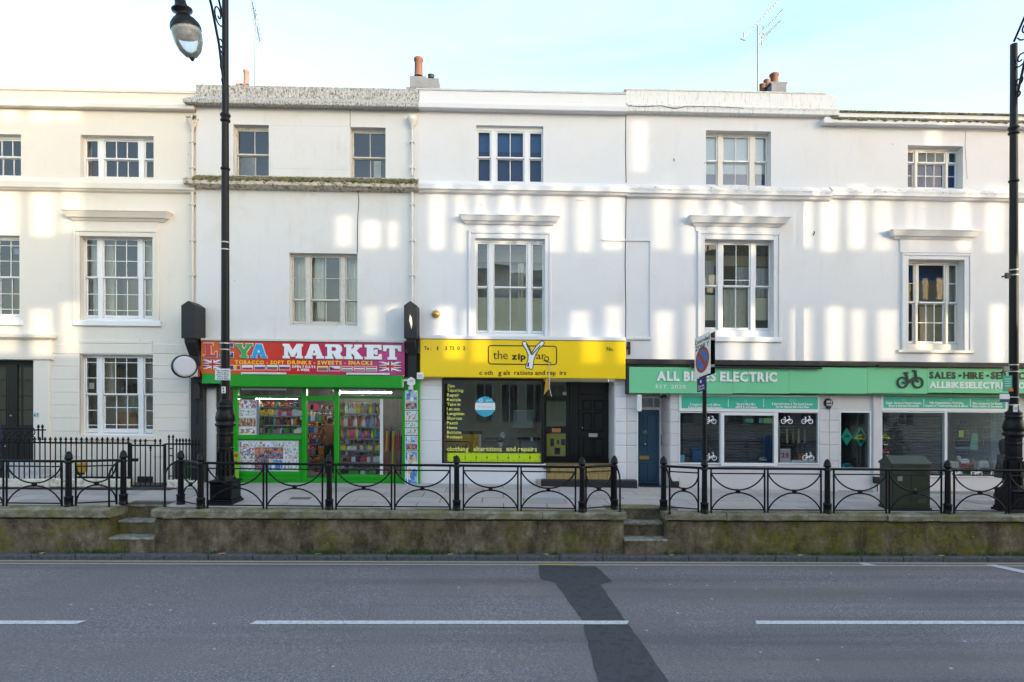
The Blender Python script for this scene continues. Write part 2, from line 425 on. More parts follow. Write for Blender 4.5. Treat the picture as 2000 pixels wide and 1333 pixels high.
tag(obj('ground', mb, plain((.16, .15, .14), .95, name='distant_ground')), kind='structure')
M['roadpaint'] = weathered('worn_road_paint', (.62, .61, .61), (.26, .25, .25), .50, .66, 22)
M['yellowline'] = weathered('faded_yellow_line', (.56, .46, .33), (.24, .22, .21), .52, .72, 12)
M['yellowfresh'] = weathered('yellow_line_paint', (.55, .44, .08), (.3, .25, .1), .55, .75, 12)
def strip(name, x0, x1, y0, y1, dz, mat, skew=0.0):
    mb = MB().add([(x0, y0, RZ + dz), (x1, y0, RZ + dz), (x1 + skew, y1, RZ + dz), (x0 + skew, y1, RZ + dz)], [(0, 1, 2, 3)])
    return obj(name, mb, mat, road)
yl = G(900, 1217, RZ)[1]
for a, b in ((-900, 155), (490, 1223), (1473, 2300)):
    strip('centre_line_dash', G(a, 1217, RZ)[0], G(b, 1217, RZ)[0], yl - .065, yl + .065, .008, M['roadpaint'], .05)
strip('yellow_line', -30, 30, -3.775, -3.72, .006, M['yellowline'])
strip('yellow_line', -30, PX(1050, -3.92), -3.95, -3.895, .006, M['yellowline'])
strip('yellow_line', PX(1128, -3.92), 30, -3.95, -3.895, .006, M['yellowline'])
strip('yellow_line', PX(1050, -3.92), PX(1128, -3.92), -3.95, -3.885, .009, M['yellowfresh'])
def gpoly(name, pts, dz, mat, rough=False):
    if rough:
        q = []
        for (a0, b0), (a1, b1) in zip(pts, pts[1:] + pts[:1]):
            n = max(1, int(math.hypot(a1 - a0, b1 - b0) / 9))
            for i in range(n): q.append((a0 + (a1 - a0) * i / n + (random.uniform(-1.3, 1.3) if i else 0), b0 + (b1 - b0) * i / n + (random.uniform(-.6, .6) if i else 0)))
        pts = q
    v = [G(a, b, RZ) + (RZ + dz,) for a, b in pts]
    return obj(name, MB().add(v, [tuple(range(len(v)))]), mat, road)
gpoly('bay_line', [(1923, 1104), (1945, 1104), (2010, 1117), (2010, 1123)][::-1], .008, M['roadpaint'])
gpoly('bay_line', [(1676, 1101), (1697, 1102), (1712, 1105), (1688, 1105)][::-1], .008, M['roadpaint'])
def patch_material():
    t = NT('fresh_asphalt')
    c = t.ramp(t.noise(60, 4, .75), [(.35, (.034, .035, .040)), (.6, (.072, .073, .082)), (.75, (.12, .122, .135))])
    c = t.mix(t.ramp(t.noise(9, 5, .75, loc=(3, 3, 0)), [(.50, 0.0), (.62, .8)]), c, (.032, .033, .038))
    t.color(c); t.rough(.8); t.bump(t.noise(70, 3, .7), .5, .006); return t.m
M['patch'] = patch_material()
gpoly('asphalt_patch', [(1052, 1105), (1163, 1107), (1197, 1136), (1173, 1143), (1222, 1213), (1212, 1400), (1180, 1400), (1137, 1213), (1084, 1140), (1054, 1131)][:5] + [(1137, 1213), (1084, 1138), (1055, 1131)], .004, M['patch'], True)
gpoly('asphalt_patch', [(1137, 1212), (1222, 1212), (1340, 1380), (1180, 1380)], .005, M['patch'], True)

# ---- kerb
M['kerb'] = weathered('granite_kerb', (.13, .13, .135), (.06, .06, .065), .4, .65, 14)
kb = MB().box(-32, 32, -3.64, YW + .02, RZ - .2, RZ + .085)
kerb = tag(obj('kerb', kb, plain((.05, .05, .048), .95, name='kerb_bedding')), kind='structure')
x = -16.0; i = 0
while x < 17:
    ln = .86 + random.uniform(-.05, .06)
    m = MB().box(x, x + ln - .012, -3.655 + random.uniform(-.006, .006), YW, RZ - .05, RZ + .10 + random.uniform(-.006, .006), bev=.02)
    obj('kerb_stone', m, M['kerb'], kerb); x += ln; i += 1

# ---- pavement with slabs
SL = []
for a, b in ((213, 303), (1218, 1303)):
    SL.append((PX(a, YW), PX(b, YW)))
def notch(x0, x1, y0):
    return any(x1 > a and x0 < b and y0 < -2.9 for a, b in SL)
pv = MB()
xs = sorted([-32.0 + i for i in range(0, 65)] + [q for s in SL for q in s])
for x0, x1 in zip(xs, xs[1:]):
    for y0, y1 in ((-3.3, -2.9), (-2.9, -1.6), (-1.6, .3)):
        if notch(x0 + .01, x1 - .01, y0): continue
        pv.quad(*[(a, b, gz(a, b) - .02) for a, b in ((x0, y0), (x1, y0), (x1, y1), (x0, y1))])
pavement = tag(obj('pavement', pv, plain((.06, .055, .05), .95, name='pavement_joint_sand')), kind='structure')
def slab_mat(name, c):
    t = NT(name); b = c
    cc = t.mix(t.noise(2.2, 5, .65), tuple(x * .80 for x in b), tuple(x * 1.12 for x in b))
    cc = t.mix(t.ramp(t.noise(1.1, 5, .6, loc=(3, 9, 1)), [(.52, 0.0), (.70, .5)]), cc, (.27, .26, .25))
    cc = t.mix(t.ramp(t.noise(40, 3, .7), [(.6, 0.0), (.75, .4)]), cc, (.26, .26, .26))
    t.color(cc); t.rough(.85); t.bump(t.noise(30, 4), .3, .006); return t.m
slabm = [slab_mat('paving_grey', (.45, .405, .39)), slab_mat('paving_pinkish', (.47, .40, .375)), slab_mat('paving_dark', (.37, .335, .32))]
rows = [-3.28, -2.62, -1.98, -1.34, -.70, -.04]
for r in range(5):
    y0, y1 = rows[r], rows[r + 1]; x = -14.6 + (r % 2) * .45
    while x < 14.5:
        ln = .92; x0, x1 = x + .008, x + ln - .008
        x += ln
        if x1 < PX(392) and r > 2: continue
        if notch(x0, x1, y0):
            for a, b in SL:
                if x1 > a and x0 < b:
                    if x0 < a - .15: x1 = a - .01
                    elif x1 > b + .15: x0 = b + .01
                    else: x0 = x1 = 0
            if x1 - x0 < .1: continue
        dz = random.uniform(-.003, .004)
        pts = [(x0, y0 + .009), (x1, y0 + .009), (x1, y1 - .009), (x0, y1 - .009)]
        v = [(a, b, gz(a, b) + dz) for a, b in pts] + [(a, b, gz(a, b) - .06) for a, b in pts]
        m = MB().add(v, [(0, 1, 2, 3), (0, 4, 5, 1), (1, 5, 6, 2), (2, 6, 7, 3), (3, 7, 4, 0)])
        obj('paving_slab', m, slabm[random.choice((0, 0, 1, 1, 2))], pavement)
cvx, cvy = G(1072, 968)
cover = MB().box(cvx - .55, cvx + .55, cvy - .34, cvy + .20, gz(cvx, cvy) - .05, gz(cvx, cvy) + .009)
obj('inspection_cover', cover, plain((.42, .43, .45), .6, name='cement_patch'), pavement)
cover = MB().box(PX(588, -2.2) - .22, PX(588, -2.2) + .22, -2.35, -2.12, -.05, .008)
obj('inspection_cover', cover, plain((.10, .10, .10), .7, name='iron_cover'), pavement)

# ---- retaining walls, copings, steps
def wall_material(name, seed, green):
    t = NT(name)
    a = t.noise(1.3, 7, .72, loc=(seed, 0, 0)); b = t.noise(2.6, 8, .78, sc=(1.1, 1, .8), loc=(seed, 4, 0))
    c = t.ramp(b, [(.30, (.030, .024, .016)), (.43, (.10, .078, .048)), (.57, (.20, .155, .10)), (.72, (.36, .31, .22))])
    gcol = t.ramp(t.noise(9, 6, .75, loc=(seed, 0, 5)), [(.3, (.05, .048, .010)), (.6, (.17, .165, .025)), (.8, (.30, .28, .07))])
    c = t.mix(t.ramp(a, [(.52 - green, 0.0), (.68 - green, .85)]), c, gcol)
    board = t.noise(4.0, 6, .7, sc=(.35, 1, 7.0), loc=(seed, 0, 2))
    c = t.mix(t.ramp(board, [(.55, 0.0), (.75, .28)]), c, (.36, .31, .23))
    streak = t.noise(1.2, 6, .75, sc=(1.5, 1, .35), loc=(seed, 7, 2))
    c = t.mix(t.ramp(streak, [(.52, 0.0), (.68, .8)]), c, (.034, .028, .020))
    c = t.mix(t.ramp(t.noise(6, 8, .8, loc=(seed, 1, 9)), [(.62, 0.0), (.70, .8)]), c, (.48, .43, .34))
    t.color(c); t.rough(.95); t.b.inputs['Specular IOR Level'].default_value = .15
    t.bump(t.math('ADD', t.noise(6, 7, .7), t.math('MULTIPLY', t.noise(40, 4, .7), .4)), .9, .03); return t.m
def coping_material():
    t = NT('mossy_coping_stone')
    c = t.ramp(t.noise(3.4, 8, .75, sc=(1, 1, 1.6)), [(.34, (.10, .085, .055)), (.5, (.22, .195, .14)), (.66, (.38, .35, .28)), (.8, (.50, .48, .42))])
    c = t.mix(t.ramp(t.noise(1.8, 6, .7, loc=(9, 2, 4)), [(.48, 0.0), (.66, .75)]), c, (.16, .155, .04))
    c = t.mix(t.ramp(t.noise(11, 7, .8, loc=(1, 2, 4)), [(.60, 0.0), (.68, .8)]), c, (.016, .014, .010))
    t.color(c); t.rough(.93); t.b.inputs['Specular IOR Level'].default_value = .2
    t.bump(t.math('ADD', t.noise(7, 7, .7), t.math('MULTIPLY', t.noise(45, 4, .7), .4)), .8, .02); return t.m
wm = [wall_material('damp_concrete_left', 2.0, .03), wall_material('damp_concrete_middle', 11.0, .0), wall_material('damp_concrete_right', 21.0, .07)]
M['coping'] = coping_material()
M['soil'] = plain((.02, .017, .013), .95, name='joint_shadow_soil')  # near-black colour of the painted shadow line
def rough_wall(mb, x0, x1, y, z0, z1, yb, step=.28):
    """slightly uneven face"""
    nx = max(2, int((x1 - x0) / step)); nz = 4; o = []
    for j in range(nz + 1):
        for i in range(nx + 1):
            e = 0 if i in (0, nx) else random.uniform(-.012, .012)
            o.append((x0 + (x1 - x0) * i / nx, y + e, z0 + (z1 - z0) * j / nz))
    mb.add(o, [(j * (nx + 1) + i, j * (nx + 1) + i + 1, (j + 1) * (nx + 1) + i + 1, (j + 1) * (nx + 1) + i) for j in range(nz) for i in range(nx)], smooth=False)
    mb.box(x0, x1, y + .02, yb, z0, z1)
segs = [(-16.5, SL[0][0], 'long mossy retaining wall at the left end, left of the first steps'),
        (SL[0][1], SL[1][0], 'mossy brown retaining wall between the two flights of steps'),
        (SL[1][1], 16.5, 'greenest mossy retaining wall, right of the second steps')]
cut = [[-13.6, -11.7], [PX(470), PX(640, YC), PX(762, YC), PX(905, YC), PX(1060, YC)], [PX(1420, YC), PX(1560, YC), PX(1735, YC), 11.7]]
for k, (x0, x1, lab) in enumerate(segs):
    th = thing('retaining_wall', ((x0 + x1) / 2, YW, RZ), lab, 'wall')
    m = MB(); rough_wall(m, x0, x1, YW, RZ - .1, -.20, YW + .34); obj('wall_face', m, wm[k], th)
    m = MB().box(x0 + .02, x1 - .02, YW + .01, YW + .3, -.21, -.165); obj('mortar_bed', m, M['soil'], th)  # dark strip paints the shadow line under the coping
    e = [x0 - (.05 if k else 0)] + cut[k] + [x1 + (.05 if k < 2 else 0)]
    for a, b in zip(e, e[1:]):
        if b - a < .1: continue
        j = random.uniform(-.012, .012); zt = gz((a + b) / 2, -3.3) + random.uniform(-.004, .008)
        m = MB(); n = max(2, int((b - a) / .22))
        prof = [(YC + .02 + j, -.17), (YC + j, -.15), (YC + j, zt - .035), (YC + .035 + j, zt), (-3.24, zt)]
        vs = []
        for i in range(n + 1):
            xx = a + .004 + (b - a - .008) * i / n
            for q, (yy, zz) in enumerate(prof):
                vs.append((xx, yy + (random.uniform(-.010, .010) if q < 4 else 0), zz + (random.uniform(-.008, .006) if q in (0, 2) else 0)))
        m.add(vs, [(i * 5 + q, (i + 1) * 5 + q, (i + 1) * 5 + q + 1, i * 5 + q + 1) for i in range(n) for q in range(4)])
        m.add([vs[q] for q in range(5)] + [(a + .004, -3.24, -.17)], [(0, 1, 2, 3, 4, 5)])
        m.add([vs[n * 5 + q] for q in range(5)] + [(b - .004, -3.24, -.17)], [(5, 4, 3, 2, 1, 0)])
        obj('coping_stone', m, M['coping'], th)
M['tread'] = weathered('worn_step_tread', (.34, .32, .28), (.13, .12, .08), .42, .62, 8)
for k, (x0, x1) in enumerate(SL):
    th = thing('stone_steps', ((x0 + x1) / 2, -3.3, RZ), ('dirty concrete steps up to the pavement beside the left lamp post', 'mossy steps with pale worn treads in front of the blue door')[k], 'steps')
    for n, (yf, z0, z1) in enumerate(((-3.50, RZ - .1, -.56), (-3.20, -.6, -.29), (-2.90, -.35, -.022 if k == 0 else -.03))):
        m = MB().box(x0 + .008, x1 - .004, yf, -2.55 if n == 2 else yf + .34, z0, z1 - .045, bev=.006)
        st = obj('step', m, wm[k], th)
        m = MB().box(x0 + .010, x1 - .006, yf - .02, -2.5 if n == 2 else yf + .32, z1 - .047, z1, bev=.012)
        obj('tread', m, M['tread'] if n < 2 else M['coping'], st)
    for a, b in ((x0 - .30, x0), (x1, x1 + .30)):
        m = MB().box(a + (.006 if a > x0 else 0) - (.004 if a > x0 else 0), b + (.004 if a < x0 else 0), YW + .03, -2.75, RZ, -.19); obj('side_wall', m, wm[k], th)
        m = MB().box(a + .0, b + (.007 if a < x0 else 0), -3.25, -2.78, -.189, -.004, bev=.01); obj('side_coping', m, M['coping'], th)

# ---- weeds along the foot of the wall
M['weed'] = plain((.055, .10, .018), .7, var=.5, name='weed_leaf', vs=12)
spots = [(205, 20), (80, 8), (530, 10), (610, 16), (640, 14), (700, 8), (812, 34), (925, 10), (955, 14), (1310, 10), (1500, 14), (1590, 10), (1664, 16), (1700, 12), (1850, 12), (1985, 22), (150, 8), (415, 8), (1080, 6), (1760, 10), (1925, 10)]
wd = MB()
for sx, n in spots:
    X = PX(sx, YW)
    for i in range(n * 5):
        bx = X + random.gauss(0, .012 * n); by = YW - random.uniform(.01, .10); h = random.uniform(.035, .06 + .0035 * n); an = random.uniform(0, 6.28)
        dx, dy = math.cos(an), math.sin(an); w_ = random.uniform(.010, .022); z = RZ + .10
        lx, ly = dx * h * .7, min(0.0, dy) * h * .7
        wd.add([(bx - dy * w_, by + dx * w_ * .2, z), (bx + dy * w_, by, z), (bx + lx, by + ly, z + h)], [(0, 1, 2)])
tag(obj('weeds', wd, M['weed']), 'low green weeds growing in tufts along the foot of the retaining wall', 'weeds', kind='stuff')
lf = MB()
for sx, sy, s in ((80, 1081, 9), (432, 1084, 10), (620, 1085, 9), (880, 1087, 9), (1068, 1087, 10), (1313, 1089, 11), (1564, 1090, 10), (1840, 1086, 12)):
    X = PX(sx, -3.6); a = random.uniform(-.6, .6); L_ = s / 98
    th = thing('fallen_leaf', (X, -3.6, RZ + .105), 'x', 'leaf', 'dry leaves on the kerb')
    th['label'] = 'pale dry leaf or scrap lying on the kerb stones'
    q = [(X + L_ * math.cos(a + t) * (1 if i % 2 == 0 else .5), -3.57 + .05 * math.sin(a + t), RZ + .104 + .012 * (i % 2)) for i, t in enumerate((0, 1.2, 2.4, 3.3, 4.4, 5.4))]
    obj('leaf_blade', MB().add(q, [tuple(range(6))]), plain((.42, .33, .18), .8, name='dry_leaf'), th)

# ---- across the street, behind the camera: unseen thin walls; the tall one is added, pierced to cast the sun patches
patches = []
def row(y0, y1, xs):
    for a, b in xs:
        w_ = (b - a) * random.uniform(-.10, .14)
        patches.append((a - w_ / 2 + random.uniform(-2, 2), y0 + random.uniform(-12, 5), b + w_ / 2 + random.uniform(-2, 2), y1 + random.uniform(-3, 9)))
row(372, 488, [(836, 868), (884, 914), (930, 948), (976, 1002), (1018, 1034), (1060, 1104), (1120, 1160), (1176, 1214), (1274, 1312), (1332, 1368), (1388, 1408), (1426, 1452), (1478, 1502), (1556, 1586), (1602, 1638), (1656, 1690), (1706, 1742), (1774, 1784), (1794, 1804), (1862, 1896), (1926, 1962), (1985, 2020)])
row(430, 486, [(652, 686), (706, 738), (754, 776)])
row(606, 708, [(846, 888), (902, 936), (1112, 1152), (1180, 1214), (1278, 1318), (1340, 1374), (1420, 1452), (1468, 1496), (1548, 1584), (1612, 1650), (1662, 1690), (1716, 1752), (1812, 1840), (1862, 1890), (1932, 1966), (1990, 2025)])
row(598, 655, [(704, 740), (752, 776)])
row(372, 458, [(-40, 40), (62, 106), (120, 160)]); row(600, 690, [(-30, 36), (58, 104), (114, 160)]); row(200, 232, [(0, 40), (62, 106), (116, 158)])
row(236, 336, [(1232, 1264)]); row(228, 284, [(1808, 1838)])
YO = -26.0; holes = []
for a, b, c, d in patches:
    x0, z1 = P(a, b); x1, z0 = P(c, d); t = YO / SUND.y
    f = lambda X, z: (X + t * SUND.x, (z - K * X) + t * SUND.z + K * (X + t * SUND.x))
    A, B = f(x0, z0), f(x1, z1); holes.append((A[0], B[0], A[1], B[1]))
def wall_grid(mb, x0, x1, z0, z1, hs, yf, yb, m=0, back=False, top=True):
    hs = [(max(a, x0), min(b, x1), max(c, z0), min(d, z1)) for a, b, c, d in hs if b > x0 and a < x1 and d > z0 and c < z1]
    X = sorted({x0, x1, *[q for h in hs for q in h[:2]]}); Z = sorted({z0, z1, *[q for h in hs for q in h[2:]]})
    for za, zb in zip(Z, Z[1:]):
        run = None
        for xa, xb in zip(X, X[1:]):
            cx, cz = (xa + xb) / 2, (za + zb) / 2
            inh = any(h[0] < cx < h[1] and h[2] < cz < h[3] for h in hs)
            if not inh: run = (run[0], xb) if run else (xa, xb)
            if run and (inh or xb == X[-1]):
                a, b = run; run = None
                mb.quad((a, yf, za), (b, yf, za), (b, yf, zb), (a, yf, zb), m)
                if back: mb.quad((b, yb, za), (a, yb, za), (a, yb, zb), (b, yb, zb), m)
    for a, b, c, d in hs:
        mb.quad((a, yf, c), (a, yb, c), (a, yb, d), (a, yf, d), m); mb.quad((b, yb, c), (b, yf, c), (b, yf, d), (b, yb, d), m)
        mb.quad((a, yf, d), (a, yb, d), (b, yb, d), (b, yf, d), m); mb.quad((a, yb, c), (a, yf, c), (b, yf, c), (b, yb, c), m)
    if top: mb.quad((x0, yf, z1), (x1, yf, z1), (x1, yb, z1), (x0, yb, z1), m)
    mb.quad((x0, yb, z0), (x0, yf, z0), (x0, yf, z1), (x0, yb, z1), m); mb.quad((x1, yf, z0), (x1, yb, z0), (x1, yb, z1), (x1, yf, z1), m)
    return mb
stone = [weathered('tan_stone', (.55, .46, .34), (.40, .32, .22), .4, .7, 2), weathered('grey_stone', (.50, .47, .43), (.36, .33, .30), .4, .7, 2), weathered('buff_render', (.62, .55, .44), (.48, .42, .33), .4, .7, 2)]
bx = [-60, -9.0, -2.5, 8.2, 45, 70]
labs = ['low tan building across the street, seen only as a reflection at the left', 'low grey building with tall windows reflected in the shop windows', 'tan gabled building of middle height reflected in the first floor window above the yellow sign', 'tall buff corniced building with glazed bays across the street', 'low tan building across the street beyond the tall buff one']
TINT = [glass_mat('tinted_bay_glass', tuple(q * f_ for q in (.84, .79, .70)), .6, .0, .0) for f_ in (1.0, .9, .78, .66)]  # added panes; each tint sets how strong its sun patch is
for k in range(5):
    a, b = bx[k], bx[k + 1]; top = (7.0, 6.3, 11.2, 10.75 + (-YO) / math.cos(SUN_AZ) * math.tan(SUN_EL), 6.6)[k]
    th = thing('opposite_building', ((a + b) / 2, YO, RZ), labs[k], 'building', 'buildings across the street')
    m = MB(); wall_grid(m, a, b, RZ, top, holes, YO - .03, YO + .03, back=True); obj('wall', m, stone[(0, 1, 0, 2, 0)[k]], th)
    obj('cornice', MB().box(a, b, YO + .032, YO + .45, top - .6, top - .25), stone[2], th)
    obj('string_course', MB().box(a, b, YO + .032, YO + .2, 4.05, 4.35), stone[2], th)
    for hx0, hx1, hz0, hz1 in holes:
        if a < (hx0 + hx1) / 2 < b: obj('bay_glazing', MB().quad((hx0 - .03, YO, hz0 - .03), (hx1 + .03, YO, hz0 - .03), (hx1 + .03, YO, hz1 + .03), (hx0 - .03, YO, hz1 + .03)), random.choice(TINT), th)  # pane added in the opening to dim its sun patch
    xx = a + 1.0
    while xx < b - 1.6:
        if -26 < xx < 30:
            for z0, z1 in (((.3, 2.9), (4.6, 5.6), (7.4, 9.4)) if k == 2 else ((.3, 2.9), (4.6, 5.6))):
                m = MB().box(xx, xx + 1.1, YO + .034, YO + .09, z0, z1); wn = obj('window', m, M['blackdoor'], th)
                mm = MB().box(xx + .52, xx + .58, YO + .09, YO + .12, z0, z1).box(xx - .07, xx, YO + .034, YO + .14, z0, z1).box(xx + 1.1, xx + 1.17, YO + .034, YO + .14, z0, z1)
                obj('window_frame', mm, M['frame'], wn)
        xx += 1.75
mb = MB().box(-60, 60, -26.0, -12.2, RZ - .2, RZ + .12)
tag(obj('far_pavement', mb, slabm[2]), kind='structure')
# ================================================================== the terrace
def house(label, xl, xr):
    return thing('terraced_house', ((PX(xl) + PX(xr)) / 2, 0, 0), label, 'house')
def hole(a, b, c, d, Y): return (PX(a, Y), PX(c, Y), PZ(d, (a + c) / 2, Y), PZ(b, (a + c) / 2, Y))
def ledge(h, name, mat, xl, xr, yt, yf1, yf2, yb, proj, Y, ret=(False, False), topm=None, wob=0.0):
    """moulded course: top line, face top, face bottom, foot of its soffit (photo rows at its middle)"""
    xm = (xl + xr) / 2; Yp = Y - proj
    zt, z1, z2, zb = PZ(yt, xm, Y), PZ(yf1, xm, Yp), PZ(yf2, xm, Yp), PZ(yb, xm, Y)
    zt = max(zt, z1 + .004)
    x0, x1 = PX(xl, Y), PX(xr, Y)
    prof = [(.012, zb), (.05, zb + .01), (proj * .55, zb + (z2 - zb) * .30), (proj - .05, z2 - .012), (proj - .012, z2), (proj, z2 + .012), (proj, z1 - .01), (proj - .012, z1), (.03, zt)]
    o = obj(name, MB().cornice(x0, x1, prof, Y, ret=ret), mat, h)
    if topm:
        m = MB(); n = int((x1 - x0) / .07); vs = []
        for i in range(n + 1):
            x = x0 + (x1 - x0) * i / n
            vs += [(x, Yp - .006, z1 - random.uniform(.015, .075)), (x, Yp - .008, z1 + .004), (x, Yp + proj * .3, (z1 + (zt - z1) * .3) + .012 + random.uniform(0, .012)), (x, Y - .01, zt + .006)]
        m.add(vs, [(i * 4 + q, i * 4 + 4 + q, i * 4 + 5 + q, i * 4 + 1 + q) for i in range(n) for q in range(3)])
        obj('moss_crust', m, topm, o)
    return o
def hood(h, mat, xl, xr, yt, yb, proj, Y):
    """flat hood over a window: xl/xr are the tips of its top edge"""
    xm = (xl + xr) / 2; Yp = Y - proj; zt, zb = PZ(yt, xm, Yp), PZ(yb, xm, Yp)
    x0, x1 = PX(xl, Yp) + proj, PX(xr, Yp) - proj
    hgt = zt - zb
    prof = [(.05, zb - .05), (.09, zb), (proj * .62, zb + .02), (proj * .70, zb + hgt * .3), (proj - .02, zb + hgt * .78), (proj, zt - .022), (proj, zt), (.02, zt + .03)]
    return obj('hood_mould', MB().cornice(x0, x1, prof, Y), mat, h)
def architrave(h, mat, ox0, oy0, ox1, ix0, iy0, ix1, yb, Y):
    xm = (ox0 + ox1) / 2; m = MB()
    X0, X1, I0, I1 = PX(ox0, Y), PX(ox1, Y), PX(ix0, Y), PX(ix1, Y); Zt, Zi, Zb = PZ(oy0, xm, Y), PZ(iy0, xm, Y), PZ(yb, xm, Y)
    for f, pr in ((0, .055), (.38, .035)):
        a, b, t = X0 + (I0 - X0) * f, X1 - (X1 - I1) * f, Zt - (Zt - Zi) * f
        an, bn, tn = (X0 + (I0 - X0) * .38, X1 - (X1 - I1) * .38, Zt - (Zt - Zi) * .38) if f == 0 else (I0, I1, Zi)
        m.box(a, an, Y - pr, Y + .01, Zb, t, bev=.008); m.box(bn, b, Y - pr, Y + .01, Zb, t, bev=.008); m.box(an, bn, Y - pr, Y + .01, tn, t, bev=.008)
    return obj('architrave', m, mat, h)
def drape(x0, x1, z0, z1, y, amp=.035, waves=6, seed=0, gather=0.0):
    m = MB(); n = waves * 6; vs = []
    for i in range(n + 1):
        t = i / n; x = x0 + (x1 - x0) * t
        yy = y + amp * math.sin(t * waves * 6.283 + seed) + amp * .4 * math.sin(t * waves * 15 + seed * 2)
        xb = x + gather * (1 - t)
        vs += [(xb, yy, z0), (x, yy, z1)]
    return m.add(vs, [(2 * i, 2 * i + 2, 2 * i + 3, 2 * i + 1) for i in range(n)], smooth=True)
def window(h, op, lights, yt, meet, yb, up, low, Y, rec=.15, mat=None, sash=None, room=None, dress=(), sill=None, bot=.075, glass=None, label=None):
    mat = mat or M['frame']; sash = sash or mat; room = room or M['room']; glass = glass or M['glass']
    Yr = Y + rec; a, b, c, d = op; xm = (a + c) / 2
    X0, X1, Z0, Z1 = hole(a, b, c, d, Y)
    zt, zm, zb = PZ(yt, xm, Yr), PZ(meet, xm, Yr), PZ(yb, xm, Yr)
    ls = [(PX(p, Yr), PX(q, Yr)) for p, q in lights]
    m = MB()
    m.box(X0, X1, Yr, Yr + .11, zt, Z1 + .02, bev=.006)                  # head
    m.box(X0, X1, Yr - .01, Yr + .11, Z0 - .02, zb - bot, bev=.006)      # timber sill
    edges = [X0 - .02] + [q for l in ls for q in l] + [X1 + .02]
    for p, q in zip(edges[::2], edges[1::2]):
        if q - p > .004: m.box(p, q, Yr + .002, Yr + .11, zb - bot, zt, bev=.006)
    w_ = obj('window', m, mat, h)
    if label: w_['label'] = label
    if sill:
        sx0, sx1, sy0, sy1, pr = sill
        obj('sill', MB().pbox(sx0, sy0, sx1, sy1, Y - pr, Y + .02, bev=.012), M['frame'] if mat is M['framedirty'] else mat, w_)
    def cuts(n): return [i / n for i in range(1, n)] if isinstance(n, int) else list(n)
    for k, (x0, x1) in enumerate(ls):
        for part, (za, zc, yo, spec) in enumerate(((zm, zt, .018, up[k]), (zb - bot + .012, zm, .058, low[k]))):
            st, tr, br = .034, (.036 if part == 0 else .030), (.030 if part == 0 else bot - .012)
            y0, y1 = Yr + yo, Yr + yo + .036
            s = MB().box(x0 + .004, x0 + st, y0, y1, za, zc, bev=.005).box(x1 - st, x1 - .004, y0, y1, za, zc, bev=.005)
            s.box(x0 + st, x1 - st, y0, y1, zc - tr, zc, bev=.005).box(x0 + st, x1 - st, y0 - (.012 if part == 0 else 0), y1, za - (.012 if part == 0 else 0), za + br, bev=.005)
            gx0, gx1, gz0, gz1 = x0 + st, x1 - st, za + br, zc - tr
            cx = [0] + cuts(spec[0]) + [1]; rz = [0] + [1 - q for q in reversed(cuts(spec[1]))] + [1]
            for q in cx[1:-1]:
                xx = gx0 + (gx1 - gx0) * q; s.box(xx - .010, xx + .010, y0 + .004, y1, gz0, gz1, bev=.004)
            for q in rz[1:-1]:
                zz = gz0 + (gz1 - gz0) * q; s.box(gx0, gx1, y0 + .005, y1 - .001, zz - .010, zz + .010, bev=.004)
            so_ = obj('sash', s, sash, w_)
            for i in range(len(cx) - 1):
                for j in range(len(rz) - 1):
                    px0, px1 = gx0 + (gx1 - gx0) * cx[i], gx0 + (gx1 - gx0) * cx[i + 1]
                    pz0, pz1 = gz0 + (gz1 - gz0) * rz[j], gz0 + (gz1 - gz0) * rz[j + 1]
                    t1, t2 = random.gauss(0, .0016), random.gauss(0, .0022); yc = y0 + .024
                    g = MB().quad(*[(x, yc + t1 * (x - px0) / .3 + t2 * (z - pz0) / .5, z) for x, z in ((px0, pz0), (px1, pz0), (px1, pz1), (px0, pz1))])
                    obj('pane', g, glass, w_)
    e = .35; yb_ = Yr + 1.7
    r_ = MB()
    A = [(X0 - e, X1 + e, Z0 - .3, Z1 + .15)][0]
    yf = Yr + .112
    r_.quad((A[0], yb_, A[2]), (A[1], yb_, A[2]), (A[1], yb_, A[3]), (A[0], yb_, A[3]))
    for p in (A[0], A[1]): r_.quad((p, yf, A[2]), (p, yb_, A[2]), (p, yb_, A[3]), (p, yf, A[3]))
    for z in (A[2], A[3]): r_.quad((A[0], yf, z), (A[1], yf, z), (A[1], yb_, z), (A[0], yb_, z))
    for (p, q, z0, z1) in ((A[0], X0, A[2], A[3]), (X1, A[1], A[2], A[3]), (X0, X1, A[2], Z0), (X0, X1, Z1, A[3])):
        r_.quad((p, yf + .001, z0), (q, yf + .001, z0), (q, yf + .001, z1), (p, yf + .001, z1))
    obj('room', r_, room, w_)
    for ds in dress:
        k = ds[0]
        if k == 'curtain':
            _, xa, xb, ya, yc, mt, wv, ga = ds
            obj('curtain', drape(PX(xa, Yr + .3), PX(xb, Yr + .3), PZ(yc, xm, Yr + .3), PZ(ya, xm, Yr + .3), Yr + .3, .03, wv, xa, ga), mt, w_)
        elif k == 'blind':
            _, xa, xb, ya, yc, mt, dy = ds
            obj('blind', MB().pbox(xa, ya, xb, yc, Yr + dy, Yr + dy + .006), mt, w_)  # flat sheets: roller blinds, room backings and painted reflections
        elif k == 'card':
            _, xa, xb, ya, yc, mt = ds
            obj('paper_notice', MB().pbox(xa, ya, xb, yc, Yr + .12, Yr + .124), mt, w_)
    return w_
def courses(par, mat, ys, spans, Y, proj=.018, gap=.012, name='stucco_course', depth=.02):
    for (xa, xb) in spans:
        xm = (xa + xb) / 2
        for y0, y1 in zip(ys, ys[1:]):
            zt, zb = PZ(y0, xm, Y), PZ(y1, xm, Y)
            obj(name, MB().box(PX(xa, Y), PX(xb, Y), Y - proj, Y + depth, zb + gap / 2, zt - gap / 2, bev=.010), mat, par)
